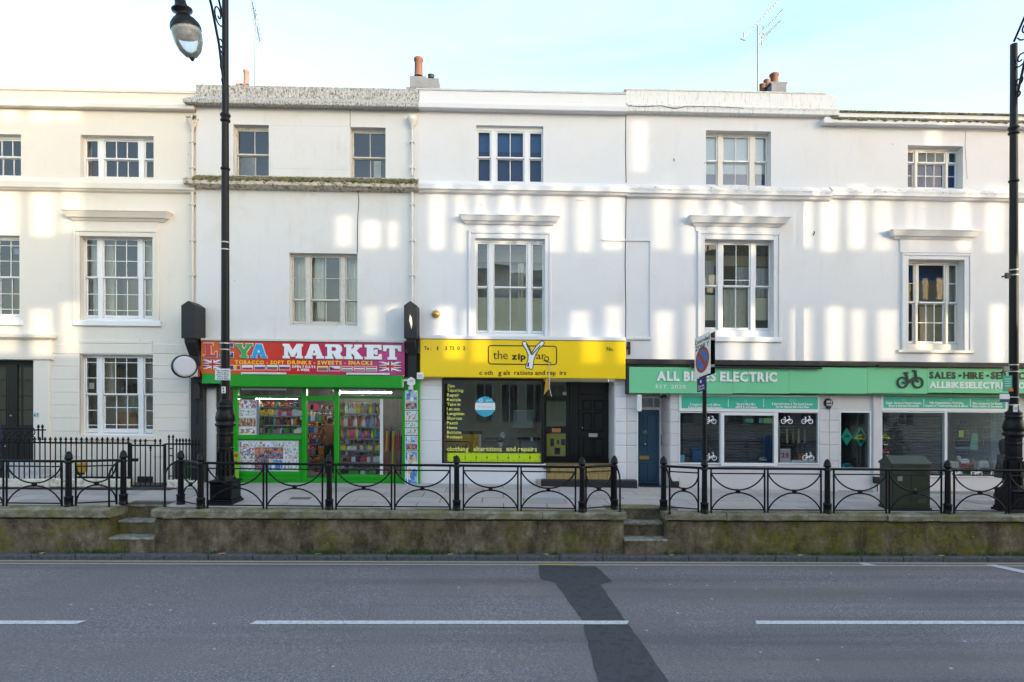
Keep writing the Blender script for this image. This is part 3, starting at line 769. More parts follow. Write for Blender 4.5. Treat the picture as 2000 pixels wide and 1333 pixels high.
def crack(h, name, pts, Y, r, mat):
    return obj(name, MB().tube([(P(a, b, Y)[0], Y, P(a, b, Y)[1]) for a, b in pts], r, 5), mat, h)

# ---------------------------------------------------------------- house 1: cream, no shop
H1 = house('cream stucco house with iron railings and black front door', 0, 385)
m = MB(); XL = -17.0
h1 = [hole(-62, 262, 41, 345, 0), hole(157, 265, 300, 347, 0), hole(-70, 460, 38, 626, 0), hole(157, 463, 299, 628, 0), hole(156, 693, 299, 852, 0), hole(-70, 703, 65, 960, 0)]
wall_grid(m, XL, PX(385), -1.6, PZ(180, 200), h1, 0, .32)
W1 = obj('wall', m, M['cream'], H1)
obj('parapet_coping', MB().box(XL, PX(385), -.03, .34, PZ(180, 200), PZ(174.5, 200)), M['cream'], H1)
ledge(H1, 'cornice', M['cream'], -250, 384, 196, 199, 207, 213, .16, 0)
ledge(H1, 'band_course', M['cream'], -250, 384, 348, 354, 366, 374, .15, 0)
for xs in ((-78, 47), ):
    window(H1, (-62, 262, 41, 345), [(-58, -34), (-22, 47)], 272, 307, 341, [(1, 1), (3, 1)], [(1, 1), (3, 1)], 0, dress=[('curtain', -55, -10, 268, 345, M['greycurtain'], 5, 0)])
window(H1, (157, 265, 300, 347), [(166, 192), (202, 271), (281, 306)], 274, 311, 344, [(1, 1), (3, 1), (1, 1)], [(1, 1), (3, 1), (1, 1)], 0, bot=.05, dress=[('curtain', 163, 180, 270, 347, M['greycurtain'], 4, 0)])
window(H1, (-70, 460, 38, 626), [(-64, -40), (-28, 45)], 467, 542, 613, [(1, (.14, .57)), (3, (.14, .57))], [(1, (.42, .86)), (3, (.42, .86))], 0, sill=(-80, 41, 625, 635, .07), dress=[('card', 27, 37, 486, 497, plain((.25, .3, .5), .5, name='window_sticker'))])
window(H1, (157, 463, 299, 628), [(166, 191), (200, 270), (279, 305)], 467, 543, 616, [(1, (.14, .57)), (3, (.14, .57)), (1, (.14, .57))], [(1, (.42, .86)), (3, (.42, .86)), (1, (.42, .86))], 0, sill=(141, 313, 627, 637, .07),
       dress=[('curtain', 163, 192, 468, 632, M['greycurtain'], 5, 0), ('curtain', 196, 224, 468, 632, M['curtain'], 5, 0), ('curtain', 284, 312, 468, 632, M['curtain'], 5, 0), ('blind', 240, 310, 540, 625, plain((.42, .36, .28), .9, name='tan_wall_panel'), 1.2)])
window(H1, (156, 693, 299, 852), [(166, 190), (200, 270), (280, 305)], 697, 771, 838, [(1, (.13, .57)), (3, (.13, .57)), (1, (.13, .57))], [(1, (.45, .90)), (3, (.36, .88)), (1, (.45, .90))], 0, bot=.12,
       dress=[('curtain', 203, 222, 700, 775, M['curtain'], 4, 0), ('curtain', 284, 312, 700, 775, M['greycurtain'], 5, 0), ('blind', 160, 312, 772, 850, plain((.36, .36, .28), .9, name='olive_blind'), .55), ('card', 171, 184, 748, 760, M['curtain']), ('blind', 228, 266, 806, 845, plain((.42, .20, .10), .9, name='orange_chair_back'), .45)])
architrave(H1, M['cream'], 144, 449, 312, 157, 463, 299, 628, 0)
obj('frieze_panel', MB().pbox(147, 426, 310, 449, -.02, .01), M['cream'], H1)
hood(H1, M['cream'], 117, 327, 410, 424, .24, 0)
G1 = [672, 692, 716, 741.5, 767, 792, 817.5, 843, 868, 893]
courses(W1, M['cream'], G1, [(98, 156), (299, 371)], 0)
courses(W1, M['cream'], [664, 672, 692], [(156.3, 298.7)], 0)
obj('sill_apron', MB().pbox(152, 851, 303, 860, -.05, .02, bev=.01), M['cream'], H1)
# front door and its surround
obj('pilaster', MB().pbox(65, 702, 96, 960, -.07, .02, bev=.012), M['cream'], H1)
obj('entablature', MB().pbox(-140, 663, 98, 702, -.09, .02, bev=.01), M['cream'], H1)
obj('capital', MB().pbox(60, 696, 101, 703, -.11, .01, bev=.012), M['cream'], H1)
obj('door_cornice', MB().cornice(PX(-140), PX(96), [(.02, PZ(666, 0)), (.10, PZ(663, 0)), (.20, PZ(660, 0)), (.22, PZ(655, 0)), (.05, PZ(651, 0))], -.04), M['cream'], H1)
Yd = .26
door = obj('front_door', MB().pbox(-80, 703, 70, 960, Yd, Yd + .06), M['blackdoor'], H1)
for a, b in ((-40, -6), (-2, 11.5), (37, 41.5), (46, 64.5)):
    for y0, y1 in ((718, 742), (744, 773), (775, 800), (802, 831)):
        obj('door_pane', MB().pbox(a, y0, b, y1, Yd - .004, Yd + .0, 0), glass_mat('door_glass', refl=2.2, base=.03) if 'dg' not in M else M['dg'], door)
obj('door_stile', MB().pbox(14, 703, 34, 900, Yd - .03, Yd + .01, bev=.01), M['blackdoor'], door)
obj('door_rail', MB().pbox(-80, 833, 70, 852, Yd - .025, Yd + .01, bev=.01), M['blackdoor'], door)
obj('door_knob', MB().lathe((PX(24, Yd), Yd - .03, PZ(812, 24, Yd)), [(.0, -.04), (.03, -.03), (.035, 0), (.02, .03)], 10, axis=(0, -1, 0)), M['chrome'], door)
obj('door_head', MB().pbox(-80, 703, 70, 712, Yd - .05, Yd + .01, bev=.01), M['matblack'], door)
npl = thing('number_plate', (PX(71), -.08, PZ(815, 71)), 'small pale blue round plate numbered 67 beside the black door', 'plate')
obj('plate', MB().lathe((PX(71, -.08), -.072, PZ(811, 71, -.08)), [(.075, 0), (.075, .012)], 18, axis=(0, -1, 0)), plain((.45, .68, .72), .3, name='pale_blue_enamel'), npl)
text('lettering', '67', 66.5, 808, 75, 814, -.0875, M['black'], npl, 1)

# ---------------------------------------------------------------- house 2: market
Y2 = -.05
H2 = house('shabby white house with lichened parapet above the green market shopfront', 385, 818)
h2 = [hole(455, 244, 525, 349, Y2), hole(684, 249, 753, 352, Y2), hole(565, 495, 698, 637, Y2), hole(398, 690, 789, 975, Y2)]
m = MB(); wall_grid(m, PX(385), PX(818.5), -.8, PZ(213, 600), h2, Y2, .32); W2 = obj('wall', m, M['white1'], H2)
obj('parapet', MB().box(PX(385), PX(818), Y2 - .02, .3, PZ(214, 600), PZ(172.5, 600)), M['lichen'], H2)
ledge(H2, 'cornice', M['lichen'], 385, 818, 194, 197, 205, 213, .24, Y2, ret=(True, False))
ledge(H2, 'band_course', M['mossledge'], 385, 818, 346, 352, 363, 374, .24, Y2, ret=(True, False), topm=M['moss'])
fd = M['framedirty']
window(H2, (455, 244, 525, 349), [(462, 532)], 254, 303, 346, [(2, 1)], [(2, 1)], Y2, mat=fd, room=M['room'], bot=.05, dress=[('blind', 464, 500, 303, 350, M['greycurtain'], .9)])
window(H2, (684, 249, 753, 352), [(688, 757)], 258, 309, 350, [(2, 1)], [(2, 1)], Y2, mat=fd, bot=.05, dress=[('blind', 730, 744, 315, 352, M['curtain'], .4)])
window(H2, (565, 495, 698, 637), [(571, 597), (606, 665), (674, 702)], 501, 587, 628, [(1, 2), (2, 2), (1, 2)], [(1, 1), (2, 1), (1, 1)], Y2, mat=fd, dress=[('curtain', 568, 598, 501, 634, M['curtain'], 5, 0), ('curtain', 604, 634, 501, 634, M['curtain'], 5, -.12), ('curtain', 674, 704, 501, 634, M['curtain'], 5, 0)])
crack(H2, 'wall_crack', [(684, 214), (684, 249)], Y2 - .003, .006, M['rust'])
crack(H2, 'wall_crack', [(699, 375), (701, 392), (698.5, 430), (698, 494)], Y2 - .003, .009, M['rust'])
for y in (246, 330): crack(H2, 'render_joint', [(530, y - 1), (682, y + 2)], Y2 + .0015, .004, plain((.5, .49, .47), .9, name='hairline_crack'))
obj('flashing', MB().pbox(392, 663, 790, 667.5, -.38, -.0, bev=.006), M['framedirty'], H2)
# bracket consoles at both ends of the shop sign
def console(px0, px1, yt, label, fl):
    Yf = -.62; x0, x1 = PX(px0, Yf), PX(px1, Yf); xm = (px0 + px1) / 2; z = lambda y: PZ(y, xm, Yf)
    o = thing('console_bracket', ((x0 + x1) / 2, -.1, z(695)), label, 'bracket', 'black consoles at the ends of the market sign')
    pk = [(x0, z(yt + 9)), ((x0 + x1) / 2, z(yt)), (x1, z(yt + 9)), (x1, z(yt + 73)), (x0, z(yt + 73))][::-1]
    obj('gabled_block', MB().prism(pk, Yf, -.10), M['matblack'], o)
    s = MB(); zt, zb = z(yt + 73) - .001, PZ(738, xm, -.2)
    pr = [(-.58, zt), (-.56, zt - .1), (-.46, zt - .25), (-.33, zt - .42), (-.27, zb), (-.07, zb), (-.07, zt)]
    a, b = x0 + .05, x1 - .05
    vs = [(a, y, q) for y, q in pr] + [(b, y, q) for y, q in pr]; n = len(pr)
    s.add(vs, [tuple(range(n - 1, -1, -1)), tuple(range(n, 2 * n))] + [(i, (i + 1) % n, (i + 1) % n + n, i + n) for i in range(n)])
    obj('scrolled_corbel', s, M['matblack'], o)
    if fl:
        zc = z(yt + 40); xc = (x0 + x1) / 2 - .0
        obj('peeled_patch', MB().prism([(xc - .03, zc + .02), (xc - .01, zc + .17), (xc + .03, zc + .10), (xc + .05, zc - .06), (xc + .025, zc - .2), (xc, zc - .08)][::-1], Yf - .004, Yf), M['curtain'], o)
    return o
console(354, 381, 588, 'black gabled console bracket at the left end of the market sign', False)
console(789, 814, 588, 'black gabled console bracket with a peeled white patch, right of the market sign', True)
obj('end_pilaster', MB().pbox(372, 690, 398, 975, -.14, -.0, bev=.012), M['matblack'], H2)
obj('end_pilaster', MB().pbox(789, 690, 819, 737, -.16, -.0, bev=.012), M['matblack'], H2)
gp = obj('end_pilaster', MB().pbox(785, 737, 820, 975, -.15, -.0, bev=.012), M['green'], H2)
obj('side_wall', MB().pbox(398, 735, 421, 975, .25, .30), M['white1'], H2)

# ---------------------------------------------------------------- house 3: zip
Y3 = -.02
H3 = house('clean white house with blue sky in its top window, above the yellow sign', 820, 1223)
h3 = [hole(930, 246, 1061, 355, Y3), hole(928, 467, 1064, 657, Y3), hole(863, 735, 1061, 907, Y3), hole(1061.01, 735, 1200, 907, Y3), hole(1176, 468, 1222, 662, Y3)]
m = MB(); wall_grid(m, PX(818.6), PX(1223), -.8, PZ(221, 1020), h3[:4], Y3, .10); W3 = obj('wall', m, M['white2'], H3)
obj('parapet', MB().box(PX(819), PX(1222.5), Y3 - .015, .3, PZ(222, 1020), PZ(182, 1020)), M['white2'], H3)
obj('lead_flashing', MB().box(PX(813), PX(1222.5), Y3 - .04, .34, PZ(182, 1020), PZ(178.5, 1020)), plain((.50, .52, .54), .5, name='lead_sheet'), H3)
ledge(H3, 'cornice', M['white2'], 819, 1223, 201, 204, 214, 222, .20, Y3)
ledge(H3, 'band_course', M['white2'], 819, 1223, 357, 362, 372, 382, .18, Y3)
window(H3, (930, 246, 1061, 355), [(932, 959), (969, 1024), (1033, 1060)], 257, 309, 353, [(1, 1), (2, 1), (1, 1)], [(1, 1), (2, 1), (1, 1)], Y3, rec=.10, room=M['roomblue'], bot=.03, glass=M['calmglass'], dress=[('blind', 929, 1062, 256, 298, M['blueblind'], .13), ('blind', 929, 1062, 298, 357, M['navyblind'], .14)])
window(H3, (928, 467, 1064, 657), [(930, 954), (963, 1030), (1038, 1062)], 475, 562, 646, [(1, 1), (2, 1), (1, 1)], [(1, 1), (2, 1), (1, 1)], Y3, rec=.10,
       dress=[('blind', 928, 1064, 582, 652, M['paleblind'], .12), ('curtain', 1012, 1024, 515, 584, M['curtain'], 2, 0), ('blind', 925, 1068, 488, 512, plain((.52, .40, .26), .9, var=.25, name='tan_inner_wall', vs=2), .7), ('blind', 925, 1068, 518, 584, M['greycurtain'], 1.2)])  # tan sheet paints the building mirrored in the upper panes
architrave(H3, M['white2'], 915, 452, 1077, 928, 467, 1064, 660, Y3)
hood(H3, M['white2'], 896, 1095, 419, 431, .22, Y3)
obj('blind_niche_head', MB().pbox(1176, 467, 1222, 470.5, Y3 - .035, Y3 + .01), M['white2'], H3)
obj('wall_vent', MB().pbox(1125, 389, 1143, 392, Y3 - .02, Y3 + .01), M['white2'], H3)
crack(H3, 'party_joint', [(1222.5, 222), (1222, 300), (1223, 357)], Y3 - .004, .010, M['rust'])
crack(H3, 'party_joint', [(1223, 384), (1222, 450), (1221, 520), (1222.5, 610), (1222, 664)], Y3 - .004, .010, M['rust'])
obj('flashing', MB().pbox(820, 657, 1223, 664, -.30, .0, bev=.008), M['white2'], H3)
G3 = [742, 753, 781.5, 821.7, 861.8, 903]
courses(W3, M['white2'], G3, [(820, 862)], Y3)
courses(W3, M['white2'], [741, 752, 775.5, 799, 823.6, 847, 871, 904, 940], [(1201, 1223)], Y3, depth=.03)
rb = MB(); xr = PX(1200, Y3)
for y0, y1 in zip([741, 752, 775.5, 799, 823.6, 847, 871, 904], [752, 775.5, 799, 823.6, 847, 871, 904, 915]):
    pass
# recessed lobby
Yl = .82; xa, xb = PX(1061, Y3), PX(1201, Y3); z0, z1 = PZ(907, 1130), PZ(733, 1130)
m = MB()
m.quad((xb, .1, z0 - .1), (xb, Yl, z0 - .1), (xb, Yl, z1), (xb, .1, z1)); m.quad((xa, .1, z0 - .1), (xa, Yl, z0 - .1), (xa, Yl, z1), (xa, .1, z1))
zs = PZ(746, 1130, .1); m.quad((xa, Y3 + .01, zs), (xb, Y3 + .01, zs), (xb, Yl, zs), (xa, Yl, zs))
m.quad((xa, Yl + .06, z0 - .1), (xb, Yl + .06, z0 - .1), (xb, Yl + .06, z1), (xa, Yl + .06, z1))
lob = obj('lobby', m, M['white2'], H3)
for y0, y1 in zip([752, 775.5, 799, 823.6, 847, 871], [775.5, 799, 823.6, 847, 871, 904]):
    a, b = PZ(y1, 1201, Y3) + .006, PZ(y0, 1201, Y3) - .006
    obj('stucco_course', MB().box(xb - .012, xb + .01, Y3 + .04, Yl - .02, a, b), M['white2'], lob)
zf = PZ(905, 1130, Yl)
obj('lobby_floor', MB().box(xa, xb, Y3 - .02, Yl + .1, zf - .06, zf, bev=.012), plain((.20, .15, .08), .7, name='tile_floor'), lob)
obj('lobby_lamp', MB().lathe((PX(1129, .3), .3, zs - .012), [(.10, 0), (.10, .012)], 16), M['galv'], lob)
# black panelled house door
dx = lambda p: PX(p, Yl)
dz = lambda p: PZ(p, 1150, Yl)
bd = obj('house_door', MB().box(dx(1131), xb, Yl - .02, Yl + .05, zf, dz(772)), M['blackdoor'], H3)
for a, b, y0, y1 in ((1139, 1154, 783, 800), (1161, 1177, 783, 800), (1139, 1155, 807, 841), (1161, 1177, 807, 841), (1139, 1156, 858, 893), (1161, 1177, 858, 893)):
    f = MB(); x0, x1, c0, c1 = dx(a), dx(b), dz(y1), dz(y0)
    f.box(x0, x1, Yl - .028, Yl, c0, c1, bev=.012)
    for p in ((x0 - .022, x0, c0 - .022, c1 + .022), (x1, x1 + .022, c0 - .022, c1 + .022), (x0, x1, c1, c1 + .022), (x0, x1, c0 - .022, c0)):
        f.box(p[0], p[1], Yl - .035, Yl, p[2], p[3], bev=.008)
    obj('door_panel', f, M['blackdoor'], bd)
obj('letter_plate', MB().pbox(1150, 847, 1167, 854, Yl - .05, Yl - .0, bev=.006), plain((.70, .66, .55), .3, .6, name='pale_brass'), bd)
obj('door_lock', MB().lathe((dx(1137), Yl - .03, dz(836)), [(.03, 0), (.03, .03), (.01, .04)], 10, axis=(0, -1, 0)), M['chrome'], bd)
obj('door_lock', MB().lathe((dx(1133), Yl - .03, dz(798)), [(.02, 0), (.02, .03), (.01, .04)], 10, axis=(0, -1, 0)), M['chrome'], bd)
obj('transom_panel', MB().box(dx(1113), xb, Yl - .03, Yl + .05, dz(771), zs, bev=.01), M['blackdoor'], H3)
obj('door_post', MB().box(dx(1112), dx(1130), Yl - .05, Yl + .05, zf, zs, bev=.012), M['blackdoor'], H3)
sd = obj('shop_door', MB().box(dx(1061), dx(1067), Yl - .03, Yl + .03, zf, zs).box(dx(1106), dx(1112), Yl - .03, Yl + .03, zf, zs).box(dx(1067), dx(1106), Yl - .03, Yl + .03, zf, dz(892)).box(dx(1067), dx(1106), Yl - .03, Yl + .03, dz(846), dz(834)).box(dx(1067), dx(1106), Yl - .03, Yl + .03, dz(783), dz(774)), M['blackdoor'], H3)
for y0, y1 in ((783, 834), (846, 892), (750, 774)):
    obj('door_pane', MB().pbox(1067, y0, 1106, y1, Yl - .0, Yl + .004), M['shopglass'], sd)
obj('door_back', MB().box(dx(1060), dx(1112), Yl + .05, Yl + .055, zf, zs), plain((.18, .19, .13), .8, name='dim_shop_wall'), sd)
ps = obj('poster', MB().pbox(1067.5, 847, 1105, 891, Yl + .012, Yl + .016), plain((.40, .36, .06), .6, name='ochre_poster'), sd)
obj('door_sign', MB().pbox(1078, 837, 1095, 845, Yl - .035, Yl - .03), plain((.45, .18, .08), .5, name='orange_open_sign'), sd)
for q, (a, b, y0, y1) in enumerate(((1075, 1082, 857, 872), (1088, 1092, 860, 868), (1083, 1094, 875, 888), (1096, 1104, 858, 870))):
    obj('poster_figure', MB().pbox(a, y0, b, y1, Yl + .009, Yl + .012), M['dark'], sd)
obj('bright_transom', MB().pbox(1099, 766, 1109, 772, Yl - .01, Yl - .006), M['plasticwhite'], sd)
# step below the lobby
bs = plain((.34, .24, .085), .8, var=.35, name='ochre_brick', vs=7)
stp = obj('entrance_step', MB().pbox(1067, 906, 1201, 942, -.06, .10, bev=.01), plain((.12, .09, .05), .9, name='step_mortar'), H3)
yy = [908, 915, 925, 940.5]
for r, (y0, y1) in enumerate(zip(yy, yy[1:])):
    k = 0; x = 1067 + (r % 2) * 8
    while x < 1196:
        b = min(x + 17, 1200)
        obj('brick', MB().pbox(x + .6, y0 + .4, b - .2, y1 - .4, -.072 - random.uniform(0, .004), -.04, bev=.006), bs, stp); x = b
obj('plinth', MB().pbox(1057, 939, 1245, 958, -.28, .02, bev=.015), M['matblack'], H3)
obj('plinth_end', MB().pbox(1048, 938, 1058, 958, -.25, .02, bev=.015), plain((.36, .30, .22), .9, name='sand_cement'), H3)

# ---------------------------------------------------------------- houses 4 and 5: bike shop
Y4 = 0.0
H4 = house('white house with grimy parapet and a cracked cornice above the green bike shop sign', 1223, 1620)
h4 = [hole(1379, 256, 1506, 363, Y4), hole(1376, 469, 1510, 660, Y4), hole(1246, 768, 1308, 975, Y4), hole(1327, 765, 1599, 905, Y4)]
m = MB(); wall_grid(m, PX(1223), PX(1619), PZ(712, 1420), PZ(228, 1420), h4[:2], Y4, .32); W4 = obj('wall', m, M['white3'], H4)
m = MB(); wall_grid(m, PX(1223), PX(1619), -1.0, PZ(712.2, 1420), h4[2:], Y4, .12); W4b = obj('shop_wall', m, M['lilac'], H4)
m = MB().box(PX(1223), PX(1632), Y4 - .015, .3, PZ(229, 1420), PZ(181, 1420)); obj('parapet', m, M['streaked'], H4)
obj('parapet_coping', MB().box(PX(1219), PX(1612), Y4 - .03, .33, PZ(181, 1420), PZ(178.5, 1420)), M['grimyledge'], H4)
ledge(H4, 'cornice', M['streaked'], 1223, 1632, 207, 210, 221, 228, .17, Y4, topm=M['grimyledge'])
ledge(H4, 'band_course', M['white3'], 1223, 1619, 365, 371, 380, 391, .17, Y4, topm=M['grimyledge'])
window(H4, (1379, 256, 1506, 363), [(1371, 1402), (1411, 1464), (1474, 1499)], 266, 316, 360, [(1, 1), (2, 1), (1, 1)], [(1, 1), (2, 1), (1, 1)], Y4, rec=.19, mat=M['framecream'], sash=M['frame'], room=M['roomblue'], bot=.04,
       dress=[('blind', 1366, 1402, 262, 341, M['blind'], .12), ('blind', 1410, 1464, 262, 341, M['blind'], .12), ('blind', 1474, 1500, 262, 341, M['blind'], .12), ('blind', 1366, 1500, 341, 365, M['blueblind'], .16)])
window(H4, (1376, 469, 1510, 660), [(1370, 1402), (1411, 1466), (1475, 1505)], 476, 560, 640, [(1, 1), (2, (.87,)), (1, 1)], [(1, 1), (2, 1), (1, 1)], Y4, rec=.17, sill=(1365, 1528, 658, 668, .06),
       dress=[('blind', 1374, 1400, 577, 626, M['paleblind'], .2), ('blind', 1474, 1500, 582, 626, M['paleblind'], .2), ('curtain', 1412, 1466, 566, 640, M['curtain'], 5, 0), ('blind', 1378, 1394, 510, 560, M['greycurtain'], .3), ('blind', 1366, 1506, 500, 520, plain((.52, .40, .26), .9, var=.25, name='tan_inner_wall', vs=2), .6), ('blind', 1474, 1500, 478, 499, M['blueblind'], .62), ('curtain', 1440, 1464, 522, 562, M['greycurtain'], 3, 0), ('curtain', 1476, 1502, 524, 580, M['greycurtain'], 3, 0)])  # tan and blue sheets paint mirrored building and sky
architrave(H4, M['white3'], 1362, 453, 1525, 1376, 469, 1510, 660, Y4)
obj('frieze_panel', MB().pbox(1359, 436, 1520, 453, Y4 - .025, Y4 + .01), M['white3'], H4)
hood(H4, M['white3'], 1347, 1546, 421, 435, .24, Y4)
obj('blind_niche_head', MB().pbox(1223.5, 467.5, 1271, 471, Y4 - .035, Y4 + .01), M['white3'], H4)
obj('blind_niche_jamb', MB().pbox(1269.5, 471, 1271.5, 660, Y4 - .03, Y4 + .01), M['white3'], H4)
obj('blind_niche_sill', MB().pbox(1223.5, 658.5, 1272, 664, Y4 - .05, Y4 + .01, bev=.008), M['streaked'], H4)
crack(H4, 'cornice_crack', [(1226, 207), (1250, 209), (1290, 207), (1320, 213), (1340, 208), (1400, 209), (1452, 212)], Y4 - .175, .010, M['rust'])
for x, y in ((1316, 310), (1590, 452), (1588, 456)): crack(H4, 'wall_chip', [(x, y), (x + 1, y + 5)], Y4 - .002, .012, M['rust'])
LG = [768, 799, 824, 847, 871, 903, 940]
courses(W4b, M['lilac'], [768, 799, 823.6, 847, 871, 904, 941], [(1223.5, 1245)], Y4)
courses(W4b, M['lilac'], [768, 787, 801, 824, 847.5, 871, 903, 941], [(1308.5, 1326)], Y4)
courses(W4b, M['lilac'], [771, 799, 821.5, 845, 869, 900, 930], [(1600, 1618.5)], Y4)
obj('plinth', MB().pbox(1308.5, 941, 1327, 962, -.05, .02, bev=.01), M['matblack'], H4)
# door recess
Yb = .82; xa, xb = PX(1246), PX(1308); zt = PZ(766, 1277)
m = MB()
for p in (xa, xb): m.quad((p, .12, -1), (p, Yb, -1), (p, Yb, zt), (p, .12, zt))
m.quad((xa, .1, zt - .02), (xb, .1, zt - .02), (xb, Yb + .1, zt - .02), (xa, Yb + .1, zt - .02)); m.quad((xa, Yb + .06, -1), (xb, Yb + .06, -1), (xb, Yb + .06, zt), (xa, Yb + .06, zt))
rc = obj('door_recess', m, M['lilac'], H4)
for y0, y1 in zip([787, 801, 824, 847.5, 871, 903], [801, 824, 847.5, 871, 903, 941]):
    obj('stucco_course', MB().box(xb - .012, xb + .01, .05, Yb - .05, PZ(y1, 1308) + .006, PZ(y0, 1308) - .006), M['lilac'], rc)
zf = PZ(948, 1267, Yb)
obj('threshold', MB().box(xa, xb, -.12, Yb + .05, zf - .25, zf - .02, bev=.01), M['matblack'], rc)
dB = plain((.035, .095, .155), .35, var=.12, name='slate_blue_door')
bd = obj('blue_door', MB().pbox(1241, 801, 1288.5, 948, Yb, Yb + .05), dB, H4); bd['label'] = 'slate blue panelled front door with brass letter plate'
for a, b, y0, y1 in ((1249, 1257, 809, 878), (1263, 1283, 809, 882), (1249, 1259, 905, 940), (1264, 1284, 905, 940)):
    x0, x1, c0, c1 = PX(a, Yb), PX(b, Yb), PZ(y1, a, Yb), PZ(y0, a, Yb); f = MB().box(x0 + .02, x1 - .02, Yb - .006, Yb + .01, c0 + .02, c1 - .02, bev=.005)
    for p in ((x0, x0 + .018, c0, c1), (x1 - .018, x1, c0, c1), (x0 + .018, x1 - .018, c1 - .018, c1), (x0 + .018, x1 - .018, c0, c0 + .018)): f.box(p[0], p[1], Yb - .016, Yb + .01, p[2], p[3], bev=.006)
    obj('door_panel', f, dB, bd)
obj('letter_plate', MB().pbox(1249, 890.5, 1268, 898, Yb - .03, Yb, bev=.006), M['brass'], bd)
obj('door_knob', MB().lathe((PX(1259, Yb), Yb, PZ(867, 1259, Yb)), [(.02, 0), (.02, .03), (.04, .05), (.03, .085), (.0, .09)], 12, axis=(0, -1, 0)), M['chrome'], bd)
obj('weather_bar', MB().pbox(1242, 942, 1288, 945, Yb - .05, Yb, bev=.01), dB, bd)
text('lettering', '35', 1254, 841, 1265, 847, Yb - .004, M['brass'], bd, 1)
fr = obj('door_frame', MB().pbox(1288.5, 776, 1292, 948, Yb - .06, Yb + .05, bev=.006).pbox(1241, 795, 1288.5, 801, Yb - .04, Yb + .05, bev=.006).pbox(1241, 774, 1288.5, 778, Yb - .04, Yb + .05, bev=.006).pbox(1275, 778, 1278, 795, Yb - .035, Yb + .05), M['frame'], H4)
obj('transom_pane', MB().pbox(1250, 778, 1275, 795, Yb, Yb + .004), M['shopglass'], fr); obj('transom_pane', MB().pbox(1278, 778, 1288, 795, Yb, Yb + .004), M['shopglass'], fr)
obj('transom_back', MB().pbox(1241, 776, 1289, 797, Yb + .045, Yb + .05), M['greycurtain'], fr)
obj('fascia_end', MB().pbox(1244.5, 771, 1253.5, 804, -.16, -.02, bev=.006), M['plasticwhite'], H4)
obj('edge_trim', MB().pbox(1244, 804, 1246.2, 956, -.03, .03), M['plasticwhite'], H4)
obj('door_entry_panel', MB().pbox(1292, 850, 1295, 871, .70, .76, bev=.006), M['galv'], H4)
cm = thing('security_camera', (PX(1298, .1), .1, PZ(775, 1298, .1)), 'small black security camera under the green sign above the blue door', 'camera')
obj('camera_body', MB().tube([(PX(1291, .0), .05, PZ(776, 1291)), (PX(1300, .0), -.06, PZ(773, 1300))], .035, 8), M['black'], cm)
obj('camera_mount', MB().tube([(PX(1299, .0), .0, PZ(773, 1299)), (PX(1302, .0), .05, PZ(778, 1300))], .018, 6), M['black'], cm)

Y5 = 0.0
H5 = house('lower white end house with a stepped down parapet behind the right lamp post', 1620, 2010)
h5 = [hole(1773, 285, 1881, 371, Y5), hole(1773, 508, 1882, 688, Y5), hole(1641, 805, 1701, 916, Y5), hole(1722, 765, 1966, 930, Y5)]
XR = 17.0
m = MB(); wall_grid(m, PX(1619), XR, PZ(712, 1800), PZ(252, 1800), h5[:2], Y5, .32); W5 = obj('wall', m, M['white4'], H5)
m = MB(); wall_grid(m, PX(1619), XR, -1.1, PZ(712.2, 1800), h5[2:], Y5, .12); W5b = obj('shop_wall', m, M['lilac'], H5)
obj('parapet', MB().box(PX(1632.2), XR, Y5 - .015, .3, PZ(254, 1800), PZ(224, 1800)), M['white4'], H5)
obj('parapet_coping', MB().box(PX(1632.2), XR, Y5 - .05, .34, PZ(224, 1800), PZ(220.5, 1800)), M['moss'], H5)
ledge(H5, 'cornice', M['white4'], 1616, 2300, 235, 238, 247, 254, .20, Y5, ret=(True, False), topm=M['moss'])
ledge(H5, 'band_course', M['white4'], 1619.5, 2300, 372, 378, 387, 396, .17, Y5, topm=M['grimyledge'])
window(H5, (1773, 285, 1881, 371), [(1764, 1787), (1792, 1847), (1852, 1871)], 296, 319, 365, [(1, 1), (3, 1), (1, 1)], [(1, 2), (3, 2), (1, 2)], Y5, rec=.19, mat=M['framecream'], sash=M['frame'], room=M['roomblue'], bot=.04, glass=M['calmglass'], dress=[('blind', 1760, 1872, 292, 320, plain((.045, .12, .17), .7, name='teal_blue_blind'), .14), ('blind', 1760, 1872, 320, 372, M['blueblind'], .15)])  # teal and blue sheets paint the sky mirrored in the panes
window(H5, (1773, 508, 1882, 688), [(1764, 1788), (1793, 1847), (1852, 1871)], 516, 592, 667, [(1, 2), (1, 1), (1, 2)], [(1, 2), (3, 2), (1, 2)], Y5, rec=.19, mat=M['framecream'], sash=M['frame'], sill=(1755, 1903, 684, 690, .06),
       glass=M['calmglass'], dress=[('curtain', 1850, 1872, 512, 670, M['curtain'], 4, 0), ('blind', 1796, 1842, 600, 668, plain((.52, .40, .26), .9, var=.25, name='tan_inner_wall', vs=2), .3), ('blind', 1758, 1850, 512, 548, M['blueblind'], .5), ('blind', 1790, 1848, 548, 600, plain((.26, .21, .16), .9, var=.3, name='brown_inner_wall', vs=2), .5)])  # blue, tan and brown sheets paint the mirrored sky and buildings
architrave(H5, M['white4'], 1760, 496, 1897, 1773, 508, 1882, 688, Y5)
obj('frieze_panel', MB().pbox(1758, 462, 1898, 494, Y5 - .03, Y5 + .01), M['white4'], H5)
hood(H5, M['white4'], 1744, 1922, 448, 461, .24, Y5)
crack(H5, 'wall_crack', [(1886, 256), (1885, 285), (1889, 350)], Y5 - .003, .006, plain((.4, .4, .4), .9, name='grey_crack'))
crack(H5, 'render_bulge', [(1620, 407), (1700, 404), (1800, 407), (1840, 402)], Y5 + .0, .006, M['white4'])
